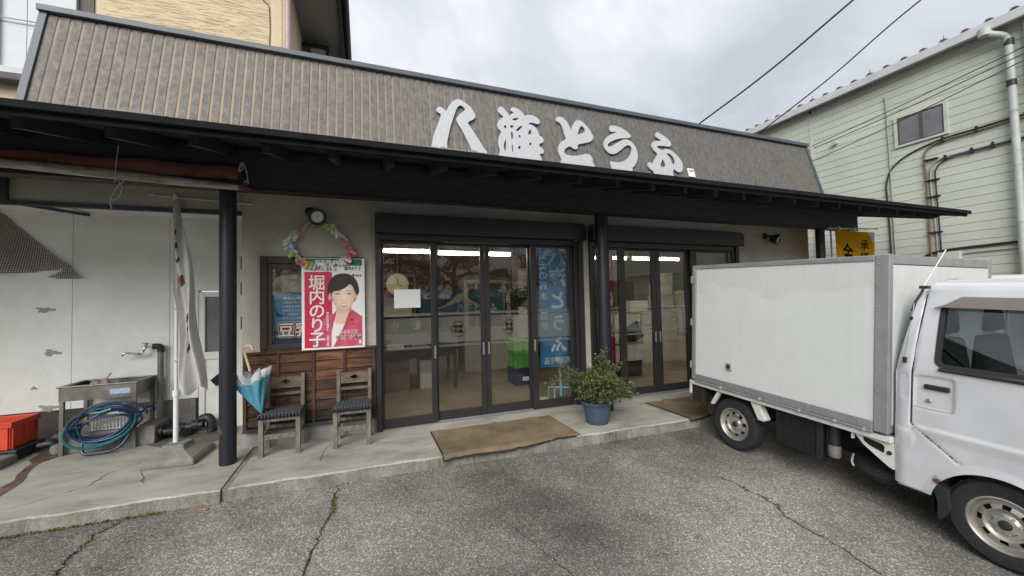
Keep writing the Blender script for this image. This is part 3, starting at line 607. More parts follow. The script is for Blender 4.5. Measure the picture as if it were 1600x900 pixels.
part(MB().box(XL, XR, -1.664, -1.64, rz(-1.66)-.1, rz(-1.66)-.044), 'fascia_board', 'drip_black', shop)
# crumpled bits of flashing on the edge
for (x, s_) in ((-1.4, 1.), (.83, 1.3), (.62, .8), (6.6, .7)):
    m_ = MB(); n = 9; rnd = random.Random(int(x*10))
    for i in range(n+1):
        u = x+(i/n-.5)*.34*s_; hh = .006+.022*rnd.random()*math.sin(math.pi*i/n); m_.v += [(u, -1.70, rz(-1.7)+.002), (u, -1.69, rz(-1.7)+.003+hh), (u, -1.62, rz(-1.62)+.004)]
    for i in range(n): m_.f += [(3*i, 3*i+3, 3*i+4, 3*i+1), (3*i+1, 3*i+4, 3*i+5, 3*i+2)]; m_.m += [0, 0]
    part(m_, 'loose_flashing', 'pipe_grey', shop)
# verge board at the right end, notched at its tip
m_ = MB(); m_.prism([(.3, rz(.3)-.02), (.3, rz(.3)-.2), (-1.24, rz(-1.24)-.17), (-1.30, rz(-1.3)-.145), (-1.36, rz(-1.36)-.105), (-1.62, rz(-1.62)-.10), (-1.655, rz(-1.655)-.08), (-1.66, rz(-1.66)-.02)], lambda u, v, t: (t, u, v), XR-.035, XR); part(m_, 'verge_board', 'black_timber', shop)
# posts
for x in (-1.24, 3.06, 7.65):
    m_ = MB()
    n = 22; m_.lathe([(0, 0), (.071, 0), (.071, 2.655), (0, 2.655)], n, (x, -.385, 0)) if x > 7 or x < 3 else m_.lathe([(0, 0), (.09, 0), (.09, 2.655), (0, 2.655)], n, (x, -.385, 0))
    me = m_.mesh('support_post', 'post_paint', (x, -.385, 0), True)
    o = bpy.data.objects.new('support_post', me); C.objects.link(o); o.parent = shop; o.location = Vector((x, -.385, 0))-ROOT[shop]
# mansard: ribbed sheets side by side
P0 = Vector((0, .02, 4.33)); dvv = Vector((0, -.25056688, -.96809929)); nn = Vector((0, -.96809929, .25056688))
def mans(u, v, t=0.): return P0 + Vector((u, 0, 0)) + dvv*v + nn*t
pw = .45; prof = [(0, .0), (.016, .0), (.021, .007), (.083, .007), (.088, .0)]
pm = MB(); cols = []
for k in range(5):
    for a, b in prof: cols.append((k*.09+a, b))
cols.append((.444, 0)); cols.append((.4445, -.03))
for (a, b) in cols:
    for v in (.0, 1.2): pm.v.append(Vector((a, 0, 0))+dvv*v+nn*b)
for i in range(len(cols)-1): pm.f.append((2*i, 2*i+1, 2*i+3, 2*i+2)); pm.m.append(0)
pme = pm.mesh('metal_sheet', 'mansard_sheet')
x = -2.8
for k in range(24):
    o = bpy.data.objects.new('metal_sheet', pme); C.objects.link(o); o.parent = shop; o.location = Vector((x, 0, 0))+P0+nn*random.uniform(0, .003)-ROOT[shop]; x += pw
xe = x
part(MB().box(-2.85, xe+.05, -.035, .12, 4.34, 4.40), 'coping', 'coping_metal', shop, bevel=.006)
for xx in (-2.84, xe-.005):
    m_ = MB()
    m_.add([mans(xx, -.01, .03), mans(xx+.055, -.01, .03), mans(xx+.055, 1.2, .03), mans(xx, 1.2, .03), mans(xx, -.01, -.02), mans(xx+.055, -.01, -.02), mans(xx+.055, 1.2, -.02), mans(xx, 1.2, -.02)], [(0, 1, 2, 3), (4, 7, 6, 5), (0, 4, 5, 1), (1, 5, 6, 2), (2, 6, 7, 3), (3, 7, 4, 0)]); part(m_, 'corner_trim', 'coping_metal', shop)
# mansard returns and flat roof behind
for xx in (-2.8, xe): 
    m_ = MB(); m_.add([(xx, .06, 4.34), (xx, -.27, 3.15), (xx, 5, 3.15), (xx, 5, 4.34)], [(0, 1, 2, 3)]); part(m_, 'mansard_return', 'eave_metal', shop)
part(MB().box(-2.8, xe, .13, 5.0, 3.34, 3.42), 'flat_roof', 'eave_metal', shop)
# ---- raised sign lettering
sg = thing('shop_sign', 'large pale brush-script metal lettering fixed on brown mansard above canopy', 'sign', (2.8, -.1, 3.4))
LET = [
[ [(0.869,0.451),(0.882,0.417),(0.915,0.398),(0.952,0.41),(0.99,0.446),(1.031,0.363),(1.08,0.289),(1.139,0.241),(1.189,0.235),(1.249,0.27),(1.312,0.324),(1.352,0.383),(1.372,0.445),(1.36,0.487),(1.329,0.518),(1.287,0.551),(1.262,0.578),(1.286,0.628),(1.325,0.699),(1.382,0.805),(1.434,0.917),(1.476,1.005),(1.307,1.027),(1.261,0.922),(1.225,0.828),(1.18,0.709),(1.133,0.615),(1.113,0.555),(1.123,0.521),(1.166,0.462),(1.221,0.407),(1.24,0.377),(1.231,0.352),(1.204,0.331),(1.177,0.327),(1.147,0.355),(1.12,0.412),(1.086,0.508),(1.045,0.63),(1.017,0.722),(0.995,0.812),(0.971,0.92),(0.951,1.073),(0.765,1.097),(0.799,0.896),(0.822,0.802),(0.86,0.697),(0.898,0.591),(0.922,0.511),(0.894,0.489),(0.871,0.47)] ],
[ [(1.694,0.294),(1.71,0.257),(1.742,0.24),(1.777,0.258),(1.82,0.305),(1.85,0.361),(1.878,0.336),(1.918,0.306),(1.884,0.28),(1.882,0.249),(1.909,0.224),(1.953,0.222),(2.013,0.247),(2.057,0.29),(2.078,0.328),(2.131,0.305),(2.196,0.301),(2.257,0.325),(2.296,0.368),(2.29,0.41),(2.261,0.433),(2.217,0.43),(2.166,0.424),(2.112,0.451),(2.174,0.464),(2.23,0.517),(2.255,0.595),(2.259,0.629),(2.291,0.631),(2.311,0.682),(2.29,0.726),(2.246,0.748),(2.231,0.794),(2.265,0.81),(2.289,0.86),(2.27,0.902),(2.221,0.918),(2.2,1.042),(1.665,1.106),(1.656,0.925),(1.644,0.843),(1.652,0.765),(1.675,0.697),(1.704,0.64),(1.678,0.611),(1.657,0.562),(1.665,0.514),(1.701,0.455),(1.761,0.397),(1.728,0.369),(1.697,0.327)],[(1.886,0.423),(1.92,0.394),(1.983,0.382),(1.955,0.412),(1.909,0.433)],[(1.749,0.556),(1.783,0.524),(1.779,0.582)],[(1.847,0.518),(1.892,0.524),(1.864,0.555),(1.845,0.558)],[(1.922,0.579),(1.979,0.519),(2.024,0.502),(1.944,0.596)],[(1.949,0.655),(1.978,0.671),(1.947,0.695)],[(2.091,0.607),(2.128,0.54),(2.147,0.564),(2.139,0.606),(2.108,0.624)],[(1.844,0.618),(1.866,0.641),(1.86,0.708),(1.836,0.738)],[(1.92,0.837),(1.952,0.824),(1.945,0.866),(1.919,0.876)],[(2.09,0.761),(2.116,0.75),(2.111,0.788),(2.085,0.797)],[(1.718,0.833),(1.75,0.764),(1.76,0.749),(1.739,0.907),(1.726,0.922),(1.712,0.885)],[(1.831,0.83),(1.843,0.828),(1.838,0.92),(1.823,0.922)] ],
[ [(2.554,0.301),(2.577,0.263),(2.624,0.247),(2.68,0.26),(2.73,0.317),(2.762,0.389),(2.781,0.432),(2.811,0.366),(2.861,0.295),(2.912,0.261),(2.965,0.262),(3.032,0.314),(3.094,0.399),(3.126,0.488),(3.12,0.543),(3.072,0.592),(2.973,0.634),(2.85,0.679),(2.836,0.729),(2.801,0.76),(2.758,0.754),(2.719,0.727),(2.665,0.749),(2.622,0.787),(2.604,0.827),(2.617,0.862),(2.672,0.876),(2.767,0.869),(2.875,0.843),(2.955,0.813),(3.013,0.825),(3.046,0.874),(3.038,0.942),(3.025,1.032),(2.544,1.087),(2.539,0.944),(2.515,0.875),(2.51,0.803),(2.534,0.733),(2.585,0.667),(2.663,0.61),(2.652,0.521),(2.638,0.409),(2.606,0.353),(2.565,0.337)],[(2.872,0.511),(2.905,0.428),(2.948,0.359),(2.979,0.354),(3.006,0.389),(3.007,0.428),(2.958,0.467)] ],
[ [(3.445,0.319),(3.459,0.277),(3.505,0.253),(3.571,0.25),(3.667,0.268),(3.755,0.319),(3.81,0.377),(3.802,0.41),(3.762,0.437),(3.676,0.45),(3.571,0.477),(3.463,0.525),(3.388,0.575),(3.352,0.611),(3.359,0.638),(3.408,0.632),(3.482,0.585),(3.577,0.524),(3.67,0.474),(3.739,0.464),(3.813,0.506),(3.861,0.588),(3.868,0.7),(3.832,0.815),(3.768,0.909),(3.716,0.954),(3.677,1.02),(3.382,1.052),(3.336,0.937),(3.331,0.907),(3.354,0.889),(3.416,0.894),(3.514,0.882),(3.603,0.843),(3.683,0.779),(3.755,0.683),(3.779,0.616),(3.764,0.574),(3.724,0.567),(3.658,0.6),(3.578,0.667),(3.482,0.734),(3.413,0.759),(3.351,0.751),(3.3,0.696),(3.284,0.621),(3.307,0.547),(3.379,0.466),(3.49,0.398),(3.562,0.366),(3.513,0.365),(3.456,0.366)] ],
[ [(4.303,0.302),(4.322,0.256),(4.36,0.237),(4.409,0.257),(4.489,0.299),(4.57,0.373),(4.582,0.431),(4.553,0.468),(4.503,0.484),(4.393,0.486),(4.31,0.494),(4.281,0.518),(4.306,0.544),(4.363,0.566),(4.434,0.535),(4.524,0.54),(4.602,0.588),(4.673,0.663),(4.711,0.758),(4.699,0.842),(4.656,0.913),(4.604,0.935),(4.546,0.917),(4.503,0.889),(4.469,0.965),(4.441,1.064),(4.108,1.098),(4.102,0.989),(4.046,0.94),(4.012,0.889),(4.015,0.849),(4.052,0.817),(4.109,0.83),(4.175,0.741),(4.251,0.65),(4.203,0.599),(4.175,0.537),(4.179,0.487),(4.229,0.43),(4.306,0.407),(4.392,0.39),(4.354,0.362),(4.307,0.335)],[(4.439,0.618),(4.502,0.618),(4.559,0.677),(4.565,0.751),(4.523,0.805),(4.497,0.767),(4.483,0.686)],[(4.335,0.738),(4.356,0.808),(4.349,0.85),(4.305,0.879),(4.264,0.867),(4.261,0.836),(4.296,0.783)] ],
]
for loops in LET:
    lm = MB(); fill(lm, [smoothloop(loops[0], 3)]+[smoothloop(q, 3) for q in loops[1:]], lambda u, v, t: mans(u, v, .034+t), ext=.018)
    part(lm, 'letter', 'sign_steel', sg)
sp_ = part(MB().add([mans(4.80, .83, .03), mans(4.93, .83, .03), mans(4.93, .975, .03), mans(4.80, .975, .03), mans(4.80, .83, .02), mans(4.93, .83, .02), mans(4.93, .975, .02), mans(4.80, .975, .02)], [(0, 1, 2, 3), (4, 7, 6, 5), (0, 4, 5, 1), (1, 5, 6, 2), (2, 6, 7, 3), (3, 7, 4, 0)]), 'seal_plate', 'print_white', sg, label='small white plate with red seal characters')
tm = MB(); text(tm, '登録', .052, lambda u, v, t: mans(u, -v, .032), 4.815, -.895, bold=.03); part(tm, 'seal_text', 'print_red', sp_)

# ---- inside of the shop
part(MB().box(-1.05, 7.78, .161, 4.7, -.15, .0005), 'shop_floor', 'shop_floor', shop); part(MB().box(-1.05, 7.78, 4.7, 4.8, 0, 3.0), 'back_wall', 'shop_wall', shop)
part(MB().box(-1.05, 7.78, .162, 4.698, 2.72, 2.8), 'shop_ceiling', 'shop_ceiling', shop); part(MB().box(-1.058, -1.02, .162, 4.698, .0, 2.72), 'inner_wall', 'shop_plaster', shop); part(MB().box(5.2, 7.78, 4.55, 4.69, 0.001, 2.719), 'inner_wall', 'shop_plaster', shop); part(MB().box(7.74, 7.785, .162, 4.54, .001, 2.719), 'inner_wall', 'shop_plaster', shop)
part(MB().box(3.0, 3.14, 2.95, 3.09, 0.001, 2.719), 'pillar', 'shop_wall', shop); part(MB().box(2.02, 2.11, 3.3, 3.4, .001, 1.98).box(2.11, 3.0, 3.3, 3.4, 1.9, 1.98).box(2.11, 3.0, 3.34, 3.36, .001, .95), 'partition', 'shop_plaster', shop)
# ================================================================== RECESS LEFT OF THE SHOP (same building)
for (x0, x1) in ((-9, -3.105), (-3.1, -2.215), (-2.21, -1.925)):
    part(MB().box(x0, x1, 1.0, 1.1, .40, 2.62), 'wall_panel', 'white_render', shop)
part(MB().box(-1.925, -1.225, 1.0, 1.1, 1.72, 2.62), 'wall_panel', 'white_render', shop); part(MB().box(-1.62, -1.225, 1.0, 1.1, .0, 1.718), 'wall_panel', 'white_render', shop)
part(MB().box(-9, -1.93, 1.34, 1.44, -.1, .398), 'recess_plinth', 'foundation', shop); part(MB().box(-2.33, -1.96, 1.02, 1.058, .03, .40), 'plinth_cover', 'base_concrete', shop)
part(MB().box(-9, -1.224, .05, 1.0, 2.621, 2.64), 'recess_soffit', 'white_render', shop); part(MB().box(-9, -1.224, .0, .05, 2.53, 3.2), 'infill_panel', 'stucco', shop)
part(MB().box(-9, -1.23, -.02, .052, 2.49, 2.528), 'soffit_trim', 'black_timber', shop); part(MB().box(-3.45, -3.02, -.05, -.003, 2.528, 2.9), 'upright_board', 'black_timber', shop)
part(MB().bar((-3.05, .0, 2.515), (-2.95, .95, 2.60), .04, .03), 'soffit_brace', 'black_timber', shop)
# back door of the recess
dr = part(MB().box(-1.92, -1.86, 1.0, 1.06, .02, 1.70).box(-1.68, -1.625, 1.0, 1.06, .02, 1.70).box(-1.86, -1.68, 1.0, 1.06, 1.64, 1.70).box(-1.86, -1.68, 1.0, 1.06, .86, .95).box(-1.86, -1.68, 1.0, 1.06, .02, .12), 'back_door', 'pole_white', shop, bevel=.004)
part(MB().box(-1.86, -1.68, 1.03, 1.036, .95, 1.64), 'pane', 'window_grey', dr); part(MB().box(-1.86, -1.68, 1.02, 1.04, .12, .86), 'door_panel', 'pole_white', dr)
part(MB().add([(-1.80, .992, .60), (-1.66, .992, .72), (-1.66, .992, .58), (-1.74, .992, .52)], [(0, 1, 2, 3)]).add([(-1.80, .996, .60), (-1.66, .996, .72), (-1.66, .996, .58), (-1.74, .996, .52)], [(3, 2, 1, 0)]), 'tape_patch', 'gap_black', dr)
part(MB().box(-1.95, -1.6, .85, 1.0, .001, .05), 'door_step', 'base_concrete', shop)
# peeled patches on the white wall
def patch(cx, cz, w_, h_, seed):
    rnd = random.Random(seed); p = []
    for k in range(34):
        a = 6.2832*k/34; q_ = .72+.22*math.sin(3*a+seed)+.15*math.sin(5*a+2*seed)+rnd.uniform(-.12, .12); p.append((cx+w_*math.cos(a)*q_*1.1, cz+h_*math.sin(a)*q_*1.1))
    m_ = MB(); m_.prism(p, lambda u, v, t: (u, .999-t, v), 0, .004); part(m_, 'peeled_patch', 'peel_grey', shop)
patch(-3.33, 1.52, .085, .035, 1); patch(-3.27, 1.04, .08, .04, 2); patch(-3.29, .43, .085, .045, 7); patch(-3.41, .66, .03, .02, 9)

# ================================================================== HOUSE BEHIND, upper left
hs = thing('house', 'two storey house with cream wood-grain siding rising behind the shop', 'house', (-3, 5, 0))
part(MB().box(-3.93, -1.5, 3.0, 3.2, 3.0, 7.68), 'wall', 'tan_siding', hs)
m_ = MB(); rnd = random.Random(5)            # raised wood grain lines on the siding
for k in range(1700):
    z = rnd.uniform(5.2, 7.65); x0 = rnd.uniform(-3.9, -1.56); l = rnd.uniform(.08, .34); pts = []
    for i in range(5): pts.append((min(-1.52, x0+l*i/4), 3.0, z+rnd.uniform(-.006, .006)))
    m_.tube(pts, [.001, .003, .005, .003, .001], 4, cap=False)
part(m_, 'siding_grain', 'tan_siding', hs, kind='stuff')
part(MB().box(-1.5, -1.2, 2.975, 3.2, 3.0, 7.68), 'corner_board', 'tan_siding', hs, bevel=.01); part(MB().box(-1.45, -1.34, 2.962, 2.974, 3.0, 7.68), 'corner_batten', 'tan_siding', hs)
part(MB().tube([(-1.235, 2.91, 3.0), (-1.235, 2.91, 7.7)], .055, 12), 'downpipe', 'pink_pipe', hs, smooth=True)
part(MB().box(-1.22, -1.2, 3.2, 9.5, 3.0, 7.34), 'side_wall', 'tan_siding', hs); part(MB().box(-1.198, -.44, 2.6, 9.6, 7.345, 7.40), 'soffit', 'house_soffit', hs); part(MB().box(-5.2, -1.201, 2.6, 2.97, 7.69, 7.75), 'soffit', 'house_soffit', hs)
part(MB().box(-.44, -.36, 2.6, 9.6, 7.30, 7.62), 'fascia', 'dark_trim', hs); part(MB().tube([(-.29, 2.5, 7.50), (-.29, 9.6, 7.50)], .07, 12), 'gutter', 'brown_trim', hs, smooth=True)
m_ = MB(); m_.prism([(-6.5, 7.8), (-.3, 7.63), (-.3, 7.72), (-3.4, 9.2), (-6.5, 7.9)], lambda u, v, t: (u, t, v), 2.5, 9.6); part(m_, 'roof', 'roof_sheet', hs)
bw = part(MB().box(-1.19, -.66, 4.30, 4.36, 7.10, 7.18).box(-.73, -.66, 4.30, 4.36, 6.2, 7.10).box(-1.19, -.66, 4.36, 5.6, 7.12, 7.2).box(-.70, -.66, 4.36, 5.6, 6.2, 7.12).box(-1.19, -.66, 4.30, 5.6, 6.14, 6.199), 'bay_window', 'dark_trim', hs)
part(MB().box(-1.02, -.73, 4.325, 4.335, 6.2, 7.1), 'pane', 'cream_pane', bw); part(MB().box(-1.19, -1.02, 4.31, 4.35, 6.2, 7.1), 'side_frame', 'alu_bronze', bw)
part(MB().box(-4.10, -3.93, 2.98, 3.2, 3.0, 7.68), 'dark_board', 'brown_trim', hs)
# translucent sheeting enclosure at the left
for j in range(4):
    for i in range(4):
        x0 = -6.35+i*.56; z0 = 5.10+j*.7
        part(MB().box(x0, x0+.552, 2.95, 2.965, z0, z0+.692), 'plastic_sheet', 'frp_sheet', hs)
part(MB().box(-4.14, -4.115, 2.93, 3.0, 5.0, 7.68), 'sheet_edge', 'eave_white', hs); part(MB().tube([(-4.985, 2.90, 5.0), (-4.985, 2.90, 7.8)], .022, 8), 'upright_pipe', 'brown_trim', hs)
part(MB().tube([(-6.4, 2.90, 5.83), (-4.2, 2.90, 5.83)], .008, 6), 'stay_wire', 'conduit_grey', hs)
part(MB().box(-6.6, -4.14, 2.80, 3.0, 4.97, 5.07), 'sill_board', 'eave_white', hs, bevel=.008); part(MB().box(-6.6, -4.1, 2.78, 2.98, 4.86, 4.965), 'gutter', 'brown_trim', hs, bevel=.02); part(MB().box(-6.6, -3.93, 3.0, 3.2, 3.0, 4.97), 'lower_wall', 'tan_siding', hs)
wpts = [(-1.72, 2.985, 7.2), (-1.64, 2.985, 7.0), (-1.56, 2.985, 6.93), (-1.54, 2.985, 6.85), (-1.53, 2.985, 6.5), (-1.54, 2.985, 6.2), (-1.55, 2.985, 5.6)]
part(MB().tube(smoothloop(wpts, 4, False), .006, 6), 'wall_cable', 'cable_black', hs)

# ================================================================== GREEN BUILDING at the right
gb = thing('green_building', 'two storey building with pale green horizontal siding and corrugated roof', 'building', (12, 2, 0))
G = 10.2; zz = 5.95; k = 0
while zz > -.6:
    z1 = zz; z0 = zz-.1545
    m_ = MB(); pr = [(0, z0+.003), (-.012, z0+.008), (-.012, z1-.002), (0, z1+.001), (.1, z1+.001), (.1, z0+.003)]
    m_.prism(pr, lambda u, v, t: (G+u, t, v), -9, 1.18); part(m_, 'siding_board', 'green_siding', gb)
    m_ = MB(); m_.prism(pr, lambda u, v, t: (G+u, t, v), 1.23, 9); part(m_, 'siding_board', 'green_siding', gb); zz -= .1545
part(MB().box(G+.002, G+.09, -9, 9, -.6, 5.95), 'wall_core', 'dark_trim', gb); part(MB().box(G+.1, 20, -9, 9, -.6, 5.9), 'body', 'green_siding', gb)
part(MB().box(G-.03, G+.02, 1.18, 1.235, -.4, 5.86), 'joint_cover', 'green_trim', gb)
part(MB().box(G-.20, G+.02, -9.2, 9.2, 5.955, 5.99), 'eave_soffit', 'eave_white', gb); part(MB().box(G-.26, G-.20, -9.2, 9.2, 5.90, 6.06), 'eave_gutter', 'eave_white', gb, bevel=.01)
# corrugated roof: large corrugations seen end-on above the gutter
m_ = MB(); y = -9.2; n = 0; prof2 = [(0, 0), (.075, 0), (.115, .05), (.165, .05), (.205, 0)]; pts = []
while y < 9.2:
    pts += [(y+a, b) for a, b in prof2]; y += .28
for (y, b) in pts: m_.v += [(G-.24, y, 6.06+b), (G+6, y, 7.2+b), (G-.24, y, 6.045+b*.7)]
for i in range(len(pts)-1): m_.f += [(3*i, 3*i+3, 3*i+4, 3*i+1), (3*i+2, 3*i+5, 3*i+3, 3*i)]; m_.m += [0, 0]
part(m_, 'corrugated_roof', 'roof_sheet', gb)
for k in range(16):
    y = -9.2+.14+.56*2*k; part(MB().tube([(G-.2, y, 6.11), (G-.2, y, 6.19)], .006, 5), 'hook_bolt', 'conduit_rust', gb)
gw = part(MB().box(G-.05, G, -1.15, -1.10, 4.42, 5.06).box(G-.05, G, -.42, -.37, 4.42, 5.06).box(G-.05, G, -1.10, -.42, 5.01, 5.06).box(G-.05, G, -1.10, -.42, 4.42, 4.46), 'window', 'green_trim', gb)
part(MB().box(G-.035, G-.012, -1.10, -.42, 4.46, 4.485).box(G-.035, G-.012, -1.10, -.42, 4.985, 5.01).box(G-.035, G-.012, -1.10, -1.075, 4.485, 4.985).box(G-.035, G-.012, -.445, -.42, 4.485, 4.985).box(G-.035, G-.012, -.80, -.75, 4.485, 4.985), 'sash', 'alu_bronze', gw)
for (a, b) in ((-1.074, -.801), (-.749, -.446)): part(MB().box(G-.03, G-.022, a, b, 4.486, 4.984), 'pane', 'window_grey', gw)
gw2 = part(MB().box(G-.05, G, 1.26, 1.95, 4.35, 5.0), 'window', 'alu_bronze', gb); part(MB().box(G-.056, G-.051, 1.31, 1.9, 4.4, 4.95), 'pane', 'window_grey', gw2)
dp = part(MB().tube(smoothloop([(G-.23, -1.74, 5.93), (G-.23, -1.78, 5.84), (G-.17, -1.88, 5.77), (G-.11, -1.93, 5.68), (G-.1, -1.94, 5.4), (G-.1, -1.945, 4.9), (G-.1, -1.95, 3.5), (G-.1, -1.95, -.2)], 4, False), .05, 14), 'downpipe', 'pvc_pale', gb, smooth=True)
for z in (5.62, 4.93): part(MB().lathe([(.05, -.05), (.058, -.05), (.058, .05), (.05, .05)], 14, (G-.1, -1.943, z)), 'collar', 'pipe_black', dp, smooth=True)
for z in (4.45, 3.55, 2.6): part(MB().lathe([(.0502, -.01), (.054, -.01), (.054, .01), (.0502, .01)], 14, (G-.1, -1.95, z)), 'bracket', 'conduit_grey', dp, smooth=True)
part(MB().lathe([(0, -.07), (.085, -.07), (.085, .06), (0, .07)], 14, (G-.23, -1.73, 5.90)), 'outlet', 'pvc_pale', dp, smooth=True)
part(MB().tube([(G-.05, -2.13, 5.9), (G-.05, -2.15, -.2)], .05, 12), 'downpipe', 'pvc_pale', gb, smooth=True)
tb = lambda pts, r, name, mat, k=5: part(MB().tube(smoothloop(pts, k, False), r, 7), name, mat, gb, smooth=True)
g_ = G-.035
tb([(g_, -.235, 5.56), (g_, -.25, 5.50), (g_, -.26, 5.2), (g_, -.28, 3.43), (g_, -.29, 1.0), (g_, -.29, -.1)], .013, 'conduit', 'conduit_grey')
tb([(g_, -8.5, 4.40), (g_, -2.6, 4.37), (g_, -1.9, 4.37), (g_, -1.5, 4.36), (g_, -1.07, 4.35), (g_, -.62, 4.25), (g_, -.32, 4.06), (g_, -.2, 3.76), (g_, -.195, 3.45), (g_, -.21, 2.6), (g_, -.2, 1.2), (g_, -.2, .4)], .015, 'cable', 'cable_black')
tb([(g_-.01, -8.5, 4.36), (g_-.01, -2.6, 4.33), (g_-.01, -1.9, 4.325), (g_-.01, -1.5, 4.315), (g_-.01, -1.1, 4.31), (g_-.01, -.93, 4.28), (g_-.01, -.82, 4.18), (g_-.01, -.80, 4.0), (g_-.01, -.82, 3.5), (g_-.01, -.82, 2.3), (g_-.01, -.82, .3)], .017, 'cable', 'conduit_rust')
tb([(g_, -8.5, 4.05), (g_, -2.6, 4.02), (g_, -1.91, 4.01), (g_, -1.45, 4.01), (g_, -1.12, 4.0), (g_, -.97, 3.96), (g_, -.89, 3.86), (g_, -.87, 3.7), (g_, -.87, 3.4), (g_, -.91, 2.3), (g_, -.91, .3)], .014, 'cable', 'conduit_grey')
tb([(g_-.01, -8.5, 4.01), (g_-.01, -2.6, 3.98), (g_-.01, -1.91, 3.975), (g_-.01, -1.45, 3.97), (g_-.01, -1.16, 3.955), (g_-.01, -1.02, 3.9), (g_-.01, -.955, 3.8), (g_-.01, -.94, 3.6), (g_-.01, -.96, 2.3), (g_-.01, -.97, .3)], .012, 'cable', 'cable_black')
for (y, z) in ((-1.9, 4.35), (-1.5, 4.345), (-1.07, 4.33), (-1.9, 3.995), (-1.68, 3.995), (-1.43, 3.99), (-1.09, 3.98)): part(MB().box(g_-.045, g_+.02, y-.012, y+.012, z-.05, z+.05), 'cable_clip', 'cable_black', gb)
for z in (4.02, 3.62, 3.3, 2.62): part(MB().box(g_-.045, g_+.02, -.99, -.79, z-.007, z+.007), 'cable_clip', 'cable_black', gb)
tb([(g_, -8.5, 2.34), (g_, -2.8, 2.31), (g_, -1.93, 2.29), (g_, -1.65, 2.285), (g_, -1.19, 2.27), (g_, -.95, 2.25), (g_, -.78, 2.2), (g_, -.70, 2.1), (g_, -.68, 1.6)], .022, 'cable', 'cable_black')
tb([(g_, -8.5, 2.23), (g_, -2.8, 2.20), (g_, -1.9, 2.19), (g_, -1.35, 2.18), (g_, -1.22, 2.15), (g_, -1.19, 2.05)], .014, 'cable', 'conduit_grey')
part(MB().box(G-.10, G-.01, -1.22, -.92, 1.98, 2.22), 'junction_box', 'fittings', gb, bevel=.008)
m_ = MB(); p_ = smoothloop([(-.76, 3.95), (-.75, 3.5), (-.74, 3.1), (-.76, 2.5), (-.78, 2.0), (-.84, 2.0), (-.84, 3.0), (-.84, 3.95)], 3); m_.add([(G-.0145, a, b) for a, b in p_], [tuple(range(len(p_)))]); part(m_, 'rust_streak', 'rust_stain', gb)
part(MB().lathe([(0, .09), (.05, .09), (.05, 0), (.035, 0), (.035, .06), (0, .06)], 12, (G-.02, .69, 4.95), (-1, 0, 0)), 'vent_cap', 'pvc_pale', gb, smooth=True)

# ================================================================== overhead wires
def wire(name, pts, r, label):
    m_ = MB(); m_.tube(smoothloop(pts, 8, False), r, 6)
    return solo(m_, name, 'cable_black', label, 'wire', 'overhead wires', smooth=True)
w1 = [(5.55, 1.5, 4.35), (5.98, .6, 4.78), (6.41, -.45, 5.26), (6.79, -1.5, 5.82), (7.7, -4.0, 7.2), (8.8, -7, 9.0)]
wire('overhead_wire', w1, .014, 'thick black overhead wire leaving the roof, left of the two above the shop')
w2 = [(8.4, 2.6, 4.75), (8.67, 1.5, 5.26), (9.02, .1, 5.94), (9.35, -1.2, 6.70), (9.9, -3.5, 7.7), (10.4, -7, 9.0)]
wire('overhead_wire', w2, .013, 'thin black overhead wire running up beside green roof, right of the two')
for i, (a, b, c, lb) in enumerate([((9.7, .9, 4.91), (9.7, -.58, 5.07), (9.7, -2.3, 5.30), 'uppermost service wire crossing in front of the green siding'), ((9.75, .9, 4.86), (9.75, -.62, 5.0), (9.75, -2.3, 5.22), 'middle service wire crossing in front of the green siding'), ((9.7, .9, 4.56), (9.7, -.42, 4.75), (9.7, -2.3, 5.10), 'lowest service wire crossing in front of the green siding')]):
    d = Vector(c)-Vector(b); e_ = Vector(c)+d*2.5; wire('service_wire', [a, b, c, e_], .008, lb)

